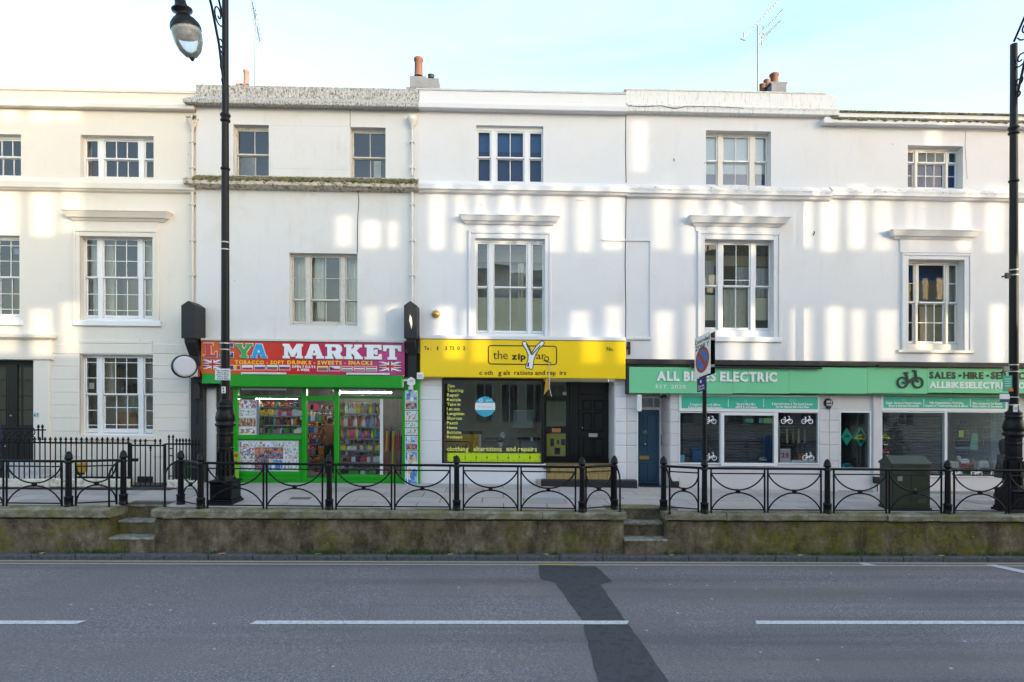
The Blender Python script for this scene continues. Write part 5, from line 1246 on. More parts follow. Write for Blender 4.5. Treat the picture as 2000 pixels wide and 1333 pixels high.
for i, (py, n, kinds, cols, s) in enumerate(((808, 11, [0, 1, 3], [2, 6, 7, 8, 12, 1], 1.0), (833, 11, [0, 1], [0, 4, 6, 7, 1, 12], 1.15), (856, 9, [1, 3, 0], [1, 2, 3, 4, 5, 11], 1.25), (879, 11, [3, 4], [7, 6, 9, 12, 2], .75), (902, 9, [2, 4], [0, 8, 5, 12, 6], .9), (926, 9, [4, 2], [7, 6, 8, 3], .8))):
    y = .30
    shelf(664, 742, y, py, 'display shelf, %s in the market\'s right window' % rn[i], sm)
    goods(666, 741, y, py, int(n * 1.5), 'small ornament or bottle on the %s shelf of the market\'s right window' % rn[i], 'goods on the %s shelf, right window' % rn[i], kinds, cols, s * 1.15)
for i, (py, n, kinds, cols, s) in enumerate(((812, 6, [2, 4], [0, 2, 11, 6, 4], 1.0), (830, 8, [2, 0], [1, 3, 10, 8, 0, 7], 1.1), (846, 9, [2, 4], [6, 7, 3, 8, 12], .95))):
    shelf(506, 589, .26, py, 'display shelf, %s in the market\'s left window' % ('upper', 'middle', 'bottom')[i], M['dark'])
    goods(508, 587, .26, py, int(n * 1.6), 'small packet on the %s shelf of the market\'s left window' % ('upper', 'middle', 'bottom')[i], 'goods on the %s shelf, left window' % ('upper', 'middle', 'bottom')[i], kinds, cols, s)
for i, py in enumerate((800, 822, 845, 866, 888, 910)):
    shelf(600, 630, 1.0, py, 'wall rack, %s seen through the market doorway' % rn[i], M['dark'], .3)
    goods(601, 630, .95, py, 4, 'packet on the %s rack seen through the market doorway' % rn[i], 'goods on the %s rack in the doorway' % rn[i], [0, 2, 3, 4], AL, 1.1)
def packed(a, c, ys, y, lab, cols, wmin=.03, wmax=.08, fill=.85):
    m = MB(); x0, x1 = PX(a, y), PX(c, y)
    for yt, yb in zip(ys, ys[1:]):
        zb, zt = PZ(yb, (a + c) / 2, y) + .012, PZ(yt, (a + c) / 2, y); x = x0
        m.box(x0, x1, y - .08, y + .1, zb - .010, zb - .002, 12)
        while x < x1 - .02:
            w_ = min(random.uniform(wmin, wmax), x1 - x); h_ = (zt - zb) * random.uniform(.45, fill)
            m.box(x + .003, x + w_ - .003, y + random.uniform(-.05, .0), y + .08, zb, zb + h_, random.choice(cols))
            if random.random() < .6: m.box(x + .006, x + w_ - .006, y - .055, y - .05, zb + h_ * .3, zb + h_ * .6, random.choice((6, 7, 2, 0)))
            x += w_
    o = obj('packed_stock', m, GM); tag(o, lab, 'stock', kind='stuff'); return o
packed(664, 742, [784, 796, 808, 820, 833, 845, 856, 868, 879, 890, 902, 914, 927], .62, 'closely packed small stock behind the shelves of the right market window', AL)
packed(506, 589, [783, 797, 812, 821, 830, 838, 847], .52, 'closely packed small stock behind the shelves of the left market window', AL)
packed(600, 652, [790, 800, 811, 822, 833, 845, 856, 866, 877, 888, 899, 910, 922], 1.6, 'closely packed small stock at the back of the market doorway', [0, 2, 6, 8, 8, 9, 12, 8], fill=.8)
for i in range(9):
    x = 750 + i * 4.0; y = .22; q = random.choice((0, 8, 9, 8, 0, 2))
    t_ = thing('hanging_tube', (PX(x, y), y, PZ(870, x, y)), 'long slim tube in the bundle at the right of the market\'s right window', 'tube', 'tubes bundled at the right of the display')
    z0 = PZ(927 - (i % 2) * 45, x, y); z1 = PZ(835 + (i * 7) % 20, x, y)
    obj('tube_body', MB().tube([(PX(x, y), y, z0), (PX(x, y) + .02, y + .05, z1)], .022, 6), GM[q], t_)
    obj('tube_cap', MB().lathe((PX(x, y) + .02, y + .05, z1), [(.026, 0), (.026, .05), (.0, .06)], 6), GM[(q + 3) % 13], t_)
# bits on the pilasters
ls = thing('round_light_sign', (PX(358, -.75), -.75, PZ(735, 358, -.75)), 'blank round white projecting sign with black rim left of the market', 'sign')
cx, cz = P(361, 716, -.75); ax = Vector((.62, -.78, 0)).normalized()
cc = Vector((cx, -.75, cz))
obj('rim', MB().lathe(cc - ax * .12, [(.25, 0), (.285, .01), (.285, .115), (.255, .122)], 28, axis=ax), M['black'], ls)
obj('face', MB().lathe(cc - ax * .01, [(.252, 0), (.252, .014), (.2, .02)], 28, axis=ax), plain((.50, .52, .58), .35, var=.03, name='opal_acrylic'), ls)
obj('arm', MB().tube([(cx + .05, -.62, cz - .25), (PX(385, -.2), -.14, PZ(732, 385, -.2))], .03, 8), M['plasticwhite'], ls)
al_ = thing('alarm_box', (PX(381, -.3), -.3, PZ(738, 381, -.3)), 'small red and white alarm box beside the round projecting sign', 'alarm')
obj('box', MB().pbox(375, 715, 390, 737, -.32, -.15, bev=.02), plain('#a8242a', .4, name='alarm_red'), al_); obj('box_front', MB().pbox(376, 722, 386, 736, -.328, -.318, bev=.004), M['plasticwhite'], al_)
al_ = thing('alarm_box', (PX(804, -.3), -.3, PZ(760, 804, -.3)), 'white hexagonal alarm box on the green pilaster', 'alarm')
hx, hz = P(803, 746, -.26)
obj('box', MB().prism([(hx + .125 * math.cos(R(30 + 60 * i)) * .9, hz + .125 * math.sin(R(30 + 60 * i))) for i in range(6)], -.28, -.15), M['plasticwhite'], al_)
obj('cable_box', MB().pbox(785, 741, 796, 745, -.26, -.15).pbox(785, 745, 788, 757, -.26, -.15).pbox(797, 755, 806, 762, -.26, -.15, bev=.02), M['plasticwhite'], al_)
text('lettering', 'ADT', 799, 743, 808, 746, -.282, M['galv'], al_, 1)
al_ = thing('small_notice', (PX(820, -.3), -.3, PZ(741, 820, -.3)), 'small white square notice at the lower left corner of the yellow sign', 'notice')
obj('plate', MB().pbox(814, 728, 827, 741, -.31, -.29, bev=.006), M['plasticwhite'], al_)
text('lettering', 'TOLET', 816, 732, 825, 734.5, -.3115, plain('#3a6a9a', .5, name='blue_ink'), al_, 1); text('lettering', 'OFFICE', 816, 736, 825, 738, -.3115, M['black'], al_, 0)
am = thing('meter_box', (PX(385, -.2), -.2, PZ(780, 385, -.2)), 'black cable box on the dark pilaster left of the market', 'box')
obj('box', MB().pbox(379, 748, 388, 780, -.24, -.14, bev=.012), M['matblack'], am); obj('cable', MB().tube([(PX(383, -.17), -.17, PZ(780, 383, -.17)), (PX(384, -.17), -.18, PZ(800, 383, -.17)), (PX(382, -.17), -.16, PZ(830, 383, -.17))], .012, 5), M['black'], am)

# ---------------------------------------------------------------- zip shop
YZ = -.28
yel = plain('#f2cb0a', .32, var=.06, name='yellow_sign_panel', vs=2.0)
ZS = thing('yellow_sign', (PX(1020, YZ), YZ, PZ(739, 1020, YZ)), 'wide yellow sign with a zip logo and missing letters', 'sign')
obj('sign_panel', MB().pbox(820, 665, 1222, 739, YZ, -.02, bev=.02), yel, ZS)
br = plain('#2a160c', .4, var=.05, name='dark_brown_vinyl')
zx = lambda p: PX(p, YZ)
zz = lambda p: PZ(p, 1020, YZ)
def q2(a, b): return (zx(a), zz(b))
m = MB(); r = 5; pts = []
for cx, cy, a0 in ((1082, 681, 0), (959, 681, 90), (959, 707, 180), (1082, 707, 270)):
    for i in range(5):
        t = R(a0 + i * 22.5); pts.append(q2(cx + r * math.cos(t), cy - r * math.sin(t)))
pts.append(pts[0]); ribbon(m, pts, .028, YZ - .004, YZ); obj('logo_border', m, br, ZS)
text('lettering', 'the', 963, 685, 992, 702, YZ - .004, br, ZS, 0, sp=.03); text('lettering', 'zip', 999, 690.5, 1027, 702.5, YZ - .004, br, ZS, 2, sp=.03)
text('lettering', 'ar', 1047, 687.5, 1066, 702, YZ - .004, br, ZS, 0, sp=.03)
m = MB(); ring(m, zx(1067.5), zz(700.5), .045, .065, YZ - .012, YZ - .002, 16); bar(m, q2(1062, 704), q2(1076, 708.5), .022, YZ - .013, YZ - .003); obj('fallen_letter', m, br, ZS)
la = [q2(1024, 671), q2(1031, 682), q2(1035.5, 693), q2(1035, 704), q2(1030.5, 717)]; ra = [q2(1059, 670), q2(1050, 679), q2(1043, 690), q2(1039, 702), q2(1037, 718)]
m = MB()
for i, arm in enumerate((la, ra)): ribbon(m, arm, .125, YZ - .006 - .001 * i, YZ, 0)
for i, arm in enumerate((la, ra)): ribbon(m, arm, .082, YZ - .012 - .001 * i, YZ, 1)
for i in range(7):
    t = i / 6
    for (x0, y0, x1, y1, s) in ((1029, 674, 1038, 692, 1), (1054, 676, 1040, 692, -1)):
        p = q2(x0 + (x1 - x0) * t, y0 + (y1 - y0) * t); m.prism([(p[0] + .022 * math.cos(k * 1.047), p[1] + .022 * math.sin(k * 1.047)) for k in range(6)], YZ - .0155 - .0004 * i, YZ, 0)
m.prism([q2(1029.5, 717), q2(1033, 716), q2(1033.5, 708), q2(1030.5, 709)][::1], YZ - .017, YZ, 0)
obj('zip_logo', m, [br, wv], ZS)
for s, a, c in (('c', 936, 941.5), ('oth', 946, 962.5), ('g', 973, 979.5), ('alt', 983, 996.5), ('rations', 1004, 1041), ('and', 1045, 1064.5), ('rep', 1069, 1085.5), ('irs', 1093, 1106)): text('lettering', s, a, 724, c, 732.5, YZ - .003, br, ZS, 1, sp=.03)
for s, a, c in (('Te', 828, 838), (':', 841, 842.5), ('1', 853.5, 856), ('3', 869, 873.5), ('73', 878, 887), ('0', 893, 898), ('2', 904, 909)): text('lettering', s, a, 677, c, 684, YZ - .003, br, ZS, 1, sp=.03)
text('lettering', 'No.', 1185, 678, 1198.5, 685.5, YZ - .003, br, ZS, 1, sp=.03)
obj('torn_flap', MB().prism([(zx(1062), zz(772)), (zx(1073.5), zz(757)), (zx(1073), zz(739.5)), (zx(1066), zz(739.5))], YZ - .02, YZ - .015), plain('#b88a1e', .5, name='grubby_yellow_vinyl'), ZS)
obj('hanging_strip', MB().tube([(zx(1072), YZ - .02, zz(707)), (zx(1073), YZ - .03, zz(735)), (zx(1073), YZ - .03, zz(757)), (zx(1077), YZ - .03, zz(774))], .010, 5), M['framedirty'], ZS)
# window
Yf = .03
fw = MB().pbox(863, 739, 867, 907, Yf - .05, Yf + .06, bev=.008).pbox(1057, 739, 1062, 907, Yf - .05, Yf + .06, bev=.008).pbox(867, 739, 1057, 744, Yf - .05, Yf + .06, bev=.008).pbox(867, 903, 1057, 907, Yf - .05, Yf + .06, bev=.008)
ZW = obj('shop_window', fw, M['blackdoor'], H3)
obj('shop_pane', MB().pbox(867, 744, 1057, 903, Yf, Yf + .004), glass_mat('zip_glass', (.92, .95, .95), 1.3, .008, .0), ZW)
obj('window_sill', MB().pbox(861, 906.5, 1064, 911, Y3 - .05, .08, bev=.012), M['white2'], ZW)
shop_room(H3, 864, 738, 1061, 925, .11, 2.6, plain((.42, .40, .34), .9, var=.25, name='zip_shop_wall', vs=1.5), plain((.08, .07, .06), .8, name='zip_shop_floor'))
vy = plain('#e0e070', .5, var=.08, name='pale_yellow_vinyl')
dec = thing('window_lettering', (PX(960, Yf), Yf, PZ(903, 960, Yf)), 'pale yellow list of services and slogan on the zip shop window', 'lettering')
for i, (s, wd_) in enumerate((('Zips', 15), ('Tapering', 32), ('Repair', 24), ('Restyle', 27), ('Take in', 26), ('Let out', 25), ('Lengthen', 34), ('Shorten', 29), ('Patch', 21), ('Hems', 20), ('Buttons', 28), ('Reshape', 30))):
    text('service_line', s, 873, 750.5 + 9.1 * i, 873 + wd_, 756.5 + 9.1 * i, Yf - .003, vy, dec, 1, sp=.03)
text('service_line', 'clothing', 873, 872.5, 915, 881.5, Yf - .003, vy, dec, 1, sp=.03); text('service_line', 'alterations', 925, 872.5, 980, 881.5, Yf - .003, vy, dec, 1, sp=.03); text('service_line', 'and repairs', 989, 872.5, 1049, 881.5, Yf - .003, vy, dec, 1, sp=.03)
tp = thing('tape_measure_strip', (PX(966, Yf), Yf, PZ(903, 966, Yf)), 'lime tape measure strip along the foot of the zip shop window', 'decal')
obj('tape', MB().pbox(874, 885.5, 1056.8, 902.8, Yf - .003, Yf - .001), plain('#b9d411', .5, var=.04, name='lime_vinyl'), tp)
for i in range(9): text('number', str(i + 1), 885.5 + 21.1 * i, 891, 889.5 + 21.1 * i, 897, Yf - .005, br, tp, 0)
for i in range(17): obj('tick', MB().pbox(877 + 10.5 * i, 885.6, 877.6 + 10.5 * i, 889 if i % 2 else 887.5, Yf - .005, Yf - .003).pbox(877 + 10.5 * i, 899.5, 877.6 + 10.5 * i, 902.7, Yf - .005, Yf - .003), br, tp)
bk = thing('blue_sticker', (PX(947.5, Yf), Yf, PZ(816, 947, Yf)), 'round light blue sticker with a white band on the zip shop window', 'sticker')
cx, cz = P(947.5, 794.5, Yf)
obj('disc', MB().lathe((cx, Yf - .001, cz), [(.262, 0), (.262, .003)], 40, axis=(0, -1, 0)), plain('#3aa3c4', .4, var=.05, name='light_blue_vinyl'), bk)
obj('band', MB().pbox(928, 787.5, 967, 801, Yf - .006, Yf - .0045), M['white'], bk)
text('lettering', 'all alterations', 934, 792, 962, 796.5, Yf - .008, plain('#9ac4d0', .5, name='grey_blue_ink'), bk, 0)
text('lettering', 'good', 950, 780, 960, 783.5, Yf - .006, M['white'], bk, 1); m = MB(); ring(m, PX(939, Yf), PZ(782, 939, Yf), .03, .045, Yf - .006, Yf - .0045, 14); obj('emblem', m, M['white'], bk)
ct = thing('yellow_counter', (PX(895, .8), .8, PZ(905, 895, .8)), 'ochre shop counter with a brown logo inside the zip shop window', 'counter')
obj('counter_front', MB().pbox(855, 848, 937, 925, .7, 1.2), plain('#e2ac10', .5, var=.06, name='ochre_laminate'), ct)
obj('counter_edge', MB().pbox(936, 846, 940, 925, .69, 1.2), M['curtain'], ct); obj('counter_top', MB().pbox(855, 845, 941, 848, .66, 1.25), M['dark'], ct)
m = MB(); yq2 = .69; w4 = lambda a, b: (PX(a, yq2), PZ(b, 890, yq2)); ribbon(m, [w4(862, 863), w4(915, 863), w4(918, 866), w4(918, 880), w4(915, 883), w4(862, 883)], .022, yq2, yq2 + .01); obj('counter_logo_border', m, br, ct)
text('counter_lettering', 'zipYard', 876, 868, 912, 876, .692, br, ct, 1)
orc = thing('orchid', (PX(977, .35), .35, PZ(873, 977, .35)), 'white orchid in a small white pot inside the zip shop window', 'plant')
ox, oz = P(978, 873, .35)
obj('pot', MB().lathe((ox, .35, oz), [(.042, 0), (.06, .11), (.055, .115)], 14), M['white'], orc)
obj('stem', MB().tube([(ox, .35, oz + .1), (ox + .01, .35, oz + .25), (ox + .03, .34, oz + .36), (ox + .07, .33, oz + .33)], .006, 5), plain((.08, .16, .04), .6, name='orchid_stem'), orc)
for i in range(6):
    a = i * 1.05; obj('leaf', MB().add([(ox, .35, oz + .11), (ox + .06 * math.cos(a) + .02, .35 + .03 * math.sin(a), oz + .17), (ox + .11 * math.cos(a), .35 + .05 * math.sin(a), oz + .17 + .05 * (i % 2)), (ox + .06 * math.cos(a) - .02, .35 + .03 * math.sin(a), oz + .15)], [(0, 1, 2, 3)]), plain((.05, .13, .04), .5, name='orchid_leaf'), orc)
for i, (dx_, dz_) in enumerate(((.0, .33), (.04, .37), (.06, .31), (.08, .26), (.03, .29), (.09, .32))):
    m = MB()
    for k in range(5):
        a = k * 1.257; m.add([(ox + dx_, .33, oz + dz_), (ox + dx_ + .028 * math.cos(a - .4), .325, oz + dz_ + .028 * math.sin(a - .4)), (ox + dx_ + .036 * math.cos(a), .32, oz + dz_ + .036 * math.sin(a)), (ox + dx_ + .028 * math.cos(a + .4), .325, oz + dz_ + .028 * math.sin(a + .4))], [(0, 1, 2, 3)])
    obj('flower', m, M['white'], orc)
wb = thing('wall_board', (PX(1023, 1.9), 1.9, PZ(830, 1023, 1.9)), 'pale green board on the back wall of the zip shop', 'board')
obj('board', MB().pbox(1003, 803, 1041, 834, 1.9, 1.93), plain((.42, .50, .46), .5, name='pale_green_board'), wb); obj('board_frame', MB().pbox(1001.5, 801.5, 1042.5, 803, 1.88, 1.93).pbox(1001.5, 834, 1042.5, 835.5, 1.88, 1.93), M['curtain'], wb)
dk = thing('work_table', (PX(1030, 1.2), 1.2, PZ(900, 1030, 1.2)), 'dark sewing table with a white paper inside the zip shop', 'table')
obj('table_top', MB().pbox(1012, 858, 1062, 862, 1.0, 1.8), M['dark'], dk); obj('paper', MB().pbox(1036, 855, 1044, 862, .98, .985), M['white'], dk)
for a in (1014, 1056): obj('leg', MB().pbox(a, 862, a + 3, 925, 1.02, 1.1), M['dark'], dk)
pl = thing('potted_plant', (PX(1047, .9), .9, PZ(862, 1047, .9)), 'yellow green leafy plant on the right inside the zip shop window', 'plant')
m = MB()
for i in range(70):
    a, b = random.uniform(0, 6.28), random.uniform(.0, .42); p = Vector((PX(1046, .9) + random.gauss(0, .09), .9 + random.gauss(0, .08), PZ(858, 1046, .9) + b))
    d1 = Vector((math.cos(a), math.sin(a), random.uniform(-.3, .5))) * .06; d2 = Vector((-math.sin(a), math.cos(a), 0)) * .022
    m.add([p, p + d1 * .5 + d2, p + d1, p + d1 * .5 - d2], [(0, 1, 2, 3)])
obj('foliage', m, plain((.20, .22, .05), .6, var=.4, name='yellow_green_leaf'), pl); obj('plant_pot', MB().lathe((PX(1046, .9), .9, PZ(862, 1046, .9)), [(.06, 0), (.08, .12), (.07, .12)], 12), M['dark'], pl)

# ---------------------------------------------------------------- bike shop
YA = -.22
mint = plain('#74c795', .38, var=.05, name='mint_sign_panel', vs=1.5); teal = plain('#39b295', .4, var=.06, name='teal_vinyl', vs=3)
BS = thing('mint_sign', (PX(1620, YA), YA, PZ(769, 1620, YA)), 'long mint green sign with white letters and a black bicycle emblem', 'sign')
XE = 2120
for a, c in ((1229, 1431), (1431.3, 1541), (1541.3, 1694), (1694.3, 1811), (1811.3, XE)):
    obj('sign_panel', MB().pbox(a, 718, c, 769, YA, -.03, bev=.004), mint, BS)
obj('sign_return', MB().pbox(1223.6, 716, 1228.8, 770, YA + .005, -.03), M['matblack'], BS)
obj('sign_bottom_trim', MB().pbox(1229, 769.2, XE, 771, YA + .003, -.03), M['greendark'], BS)
text('letter', 'ALL BIKES ELECTRIC', 1283, 727, 1518, 744.5, YA - .030, M['white'], BS, 2, depth=.027, letters=True, sp=.045)
text('lettering', 'EST. 2020', 1281, 752, 1339, 759, YA - .003, M['white'], BS, 0, sp=.08)
char = plain('#16302a', .4, var=.1, name='dark_green_black')
text('letter', 'SALES', 1815.5, 727, 1867, 739.5, YA - .012, char, BS, 2, depth=.010, letters=True); text('letter', 'HIRE', 1882, 727.3, 1921, 740, YA - .012, char, BS, 2, depth=.010, letters=True)
text('letter', 'SERVICING', 1936, 727.5, 2036, 740.5, YA - .012, char, BS, 2, depth=.010, letters=True)
for x in (1874.5, 1928.5): obj('dot', MB().lathe((PX(x, YA), YA, PZ(734, x, YA)), [(.028, 0), (.028, .028)], 12, axis=(0, -1, 0)), char, BS)
text('letter', 'ALLBIKESELECTRIC.CO.UK', 1816, 747, 2032, 758.5, YA - .010, M['white'], BS, 2, depth=.008, letters=True, sp=.02)
def bike(mb, cx, cz, s, y0, y1):
    r = .27 * s
    for dx in (-.36, .36): ring(mb, cx + dx * s, cz, r - .075 * s, r, y0, y1, 18)
    e = .0008
    for i, (p, q, w_) in enumerate((((-.36, 0), (-.08, -.02), .09), ((-.08, -.02), (-.2, .42), .09), ((-.3, .44), (-.1, .44), .08), ((-.1, .02), (.22, .22), .13), ((.22, .02), (.22, .5), .0), ((.30, .1), (.24, .55), .09), ((.24, .55), (.10, .55), .07), ((.22, .2), (.38, .02), .08))):
        if w_: bar(mb, (cx + p[0] * s, cz + p[1] * s), (cx + q[0] * s, cz + q[1] * s), w_ * s, y0 - e * (i + 1), y1)
m = MB(); bike(m, PX(1777, YA), PZ(747.5, 1777, YA), .56, YA - .03, YA - .001); obj('bicycle_emblem', m, char, BS)
gt = thing('black_gutter', (PX(1620, -.3), -.3, PZ(718, 1620, -.3)), 'long black gutter board on top of the mint sign', 'gutter')
obj('gutter_board', MB().pbox(1223, 706, XE, 716.8, -.27, -.0, bev=.02), M['matblack'], gt)
obj('light_bar', MB().pbox(1352, 716.6, 1606, 720.2, -.32, -.26, bev=.01), M['black'], gt); obj('light_bar', MB().pbox(1716, 714, 1965, 717.6, -.32, -.271, bev=.01), M['black'], gt)  # plain thin black bars along the gutter board
for x in (1348, 1719): obj('bracket', MB().lathe((PX(x, -.36), -.33, PZ(715, x, -.36)), [(.04, 0), (.04, .05)], 10, axis=(0, -1, 0)), M['black'], gt)
def shopwin(h, a, b, c, d, fr_mat, yy=.0, fw_=2.5, pane=True, name='shop_window'):
    m = MB().pbox(a, b, a + fw_, d, yy - .03, yy + .07, bev=.006).pbox(c - fw_, b, c, d, yy - .03, yy + .07, bev=.006).pbox(a + fw_, b, c - fw_, b + fw_, yy - .03, yy + .07, bev=.006).pbox(a + fw_, d - fw_, c - fw_, d, yy - .03, yy + .07, bev=.006)
    o = obj(name, m, fr_mat, h)
    if pane: obj('shop_pane', MB().pbox(a + fw_, b + fw_, c - fw_, d - fw_, yy + .01, yy + .014), M['shopglass'], o)
    return o
wp = M['frame']
w1 = shopwin(H4, 1326.5, 805, 1408.5, 907, wp, fw_=2); w2 = shopwin(H4, 1408.5, 806, 1518, 911, wp, -.03, 6.0); w3 = shopwin(H4, 1518, 805, 1600, 907, wp, fw_=2)
w4_ = shopwin(H5, 1640, 804, 1702, 917, wp); w5 = shopwin(H5, 1721, 804, 1848, 932, wp); w6 = shopwin(H5, 1848, 804, 1967, 932, wp)
def panel(h, a, b, c, d, cols, lab):
    t_ = thing('window_banner', (PX((a + c) / 2, -.04), -.04, PZ(d, (a + c) / 2)), lab, 'banner')
    obj('banner_frame', MB().pbox(a, b, c, d, -.045, .05, bev=.006), M['frame'], t_)
    obj('banner_sheet', MB().pbox(a + 5, b + 4, c - 3, d - 6, -.052, -.044), teal, t_)
    for kind, *q in cols:
        if kind == 't':
            s, x0, x1, yb = q; text('lettering', s, x0, yb - 4.2, x1, yb, -.054, M['white'], t_, 2, sp=.03)
        elif kind == 'l': obj('divider', MB().pbox(q[0], b + 9, q[0] + 1, d - 9, -.054, -.052), M['white'], t_)
        else: obj('icon', ring(mbx := MB(), PX(q[0], -.05), PZ(q[1], q[0], -.05), .025, .035, -.054, -.052, 10) or mbx, plain('#8fd0bd', .5, name='faint_white_print'), t_)
panel(H4, 1326.5, 771, 1600.5, 804.8, [('t', 'Extensive Range of eBikes', 1348, 1407, 792.5), ('t', 'From Premium Manufacturers', 1344.5, 1410, 798), ('l', 1422), ('t', 'Electric Bike Hire', 1439, 1475, 791.8), ('t', 'eMTB & eCruisers', 1436.5, 1478.5, 797.5), ('l', 1491), ('t', 'Explore Brighton & The South Downs', 1508, 1587, 791.5), ('t', 'On Our Electric Bike Hire Fleet', 1515, 1580, 797.2), ('i', 1456, 784), ('i', 1545, 783), ('i', 1552, 783)], 'teal banner with white writing above the left bike shop window')
panel(H5, 1721, 771, 1967, 804, [('t', 'Repair, Service & Puncture Repairs', 1731, 1800, 789.5), ('t', 'Motor & Software Diagnostics', 1736, 1795, 795), ('l', 1804), ('t', 'Fully Comprehensive Workshop', 1816, 1882, 789.3), ('t', 'Repairs of Traditional Bicycles & eBikes', 1808, 1890, 795), ('l', 1895), ('t', 'Bike Accessories for Beauty', 1900, 1957, 790.5), ('t', 'Safety Comfort & Convenience', 1899, 1958, 796), ('i', 1765, 781), ('i', 1857, 781), ('i', 1930, 781)], 'teal banner with white writing above the right bike shop window')
di = plain((.26, .25, .25), .8, var=.25, name='bike_shop_wall', vs=1.5); df = plain((.16, .15, .15), .6, name='bike_shop_floor')
shop_room(H4, 1320, 760, 1606, 914, .13, 2.4, di, df); shop_room(H5, 1636, 760, 1712, 930, .13, 1.6, di, df); shop_room(H5, 1716, 760, 1972, 942, .13, 2.0, plain((.55, .52, .49), .8, var=.3, name='bike_shop_pale_wall', vs=1.2), plain((.30, .28, .27), .6, name='bike_shop_pale_floor'))
# inner roller grille
def grille(h, a, b, c, d, y, step, lab):
    t_ = thing('roller_grille', (PX((a + c) / 2, y), y, PZ(d, (a + c) / 2, y)), lab, 'grille')
    n = int((d - b) / step); m = MB()
    for i in range(n): m.pbox(a, b + i * step, c, b + i * step + step * .72, y, y + .02, bev=.008)
    o = obj('slats', m, plain((.10, .10, .115), .45, .3, var=.2, name='dark_steel_slat'), t_); o['kind'] = 'stuff'
    for x in (a, c): obj('guide_rail', MB().pbox(x - 1.5, b, x + 1.5, d, y - .03, y + .04), M['black'], t_)
grille(H4, 1332, 812, 1514, 912, .42, 5.2, 'dark slatted roller shutter behind the left bike shop windows')
grille(H5, 1726, 812, 1842, 930, .42, 5.4, 'dark slatted roller shutter behind the window left of the white mullion, by the cabinet')
def wires(a, b, c, d, y, step, lab):
    t_ = thing('wire_grille', (PX((a + c) / 2, y), y, PZ(d, (a + c) / 2, y)), lab, 'grille')
    m = MB()
    for i in range(int((d - b) / step)):
        z = PZ(b + i * step, (a + c) / 2, y); m.tube([(PX(a, y), y, z), (PX(c, y), y, z)], .006, 4)
    o = obj('bars', m, M['galv'], t_); o['kind'] = 'stuff'
    for x in (a, c): obj('guide_rail', MB().pbox(x - 1, b, x + 1, d, y - .02, y + .02), M['galv'], t_)
wires(1522, 822, 1596, 905, .10, 6.0, 'thin security bars behind the window with the fork display')
wires(1851, 822, 1964, 930, .10, 6.5, 'thin security bars behind the right bike shop window')
for k, (x, y, lab) in enumerate(((1388, 822, 'white bicycle decal at the top of the leftmost bike shop pane'), (1388.5, 893.5, 'white bicycle decal low on the leftmost bike shop pane'), (1537, 822, 'white bicycle decal top left of the narrow right pane'), (1577, 822, 'white bicycle decal top right of the narrow right pane'), (1579, 893, 'white bicycle decal bottom right of the narrow right pane'), (1869, 925, 'white bicycle decal low left on the far right bike window'), (1908, 924, 'white bicycle decal low middle on the far right bike window'), (1947, 924, 'white bicycle decal low right on the far right bike window'))):
    t_ = thing('bicycle_decal', (PX(x, .0), .0, PZ(y + 6, x, .0)), lab, 'decal'); m = MB(); bike(m, PX(x, .0), PZ(y + 1.5, x, .0), .25, .005, .009)
    obj('decal', m, M['white'], t_)
def helmet(px_, py_, y, c, lab, s=1.0):
    t_ = thing('cycle_helmet', (PX(px_, y), y, PZ(py_, px_, y)), lab, 'helmet'); x, z = P(px_, py_, y); m = MB(); n = 14; vs = []
    for i in range(6):
        u = i / 5 * math.pi / 2
        for j in range(n):
            v = j / n * 6.2832; vs.append((x + .155 * s * math.cos(u) * math.cos(v), y + .105 * s * math.cos(u) * math.sin(v), z + .12 * s * math.sin(u) - (.03 * s if math.cos(v) > .6 and i == 0 else 0)))
    m.add(vs, [(i * n + j, i * n + (j + 1) % n, (i + 1) * n + (j + 1) % n, (i + 1) * n + j) for i in range(5) for j in range(n)], smooth=True)
    obj('shell', m, plain(c, .3, var=.08, name='helmet_plastic'), t_)
    for k in (-1, 0, 1): obj('vent', MB().tube([(x - .09 * s, y - .10 * s + abs(k) * .02, z + (.05 + .0 * k) * s + k * .028 * s), (x + .08 * s, y - .10 * s + abs(k) * .02, z + .06 * s + k * .028 * s)], .012 * s, 5), M['black'], t_)
helmet(1678, 858, .22, '#c7d92b', 'bright yellow cycle helmet hanging in a mint diamond frame'); helmet(1729, 856, .25, '#d0dc30', 'bright yellow cycle helmet at the left edge of the far right window', .8)
helmet(1728, 884, .25, '#c8607a', 'pink cycle helmet at the left edge of the far right window', .8); helmet(1726, 869, .28, '#c8c8c4', 'white cycle helmet between the yellow and pink ones', .7); helmet(1654, 914, .2, '#1fa3bd', 'turquoise cycle helmet at the foot of the small bike shop window', 1.05)
helmet(1820, 922, .25, '#c8a0a8', 'white and pink helmet beside the green cabinet', .9); helmet(1490, 899, .25, '#9fb4bc', 'pale grey helmet at the foot of the middle bike window', .7)
dm = plain('#27b48e', .35, var=.08, name='mint_board')
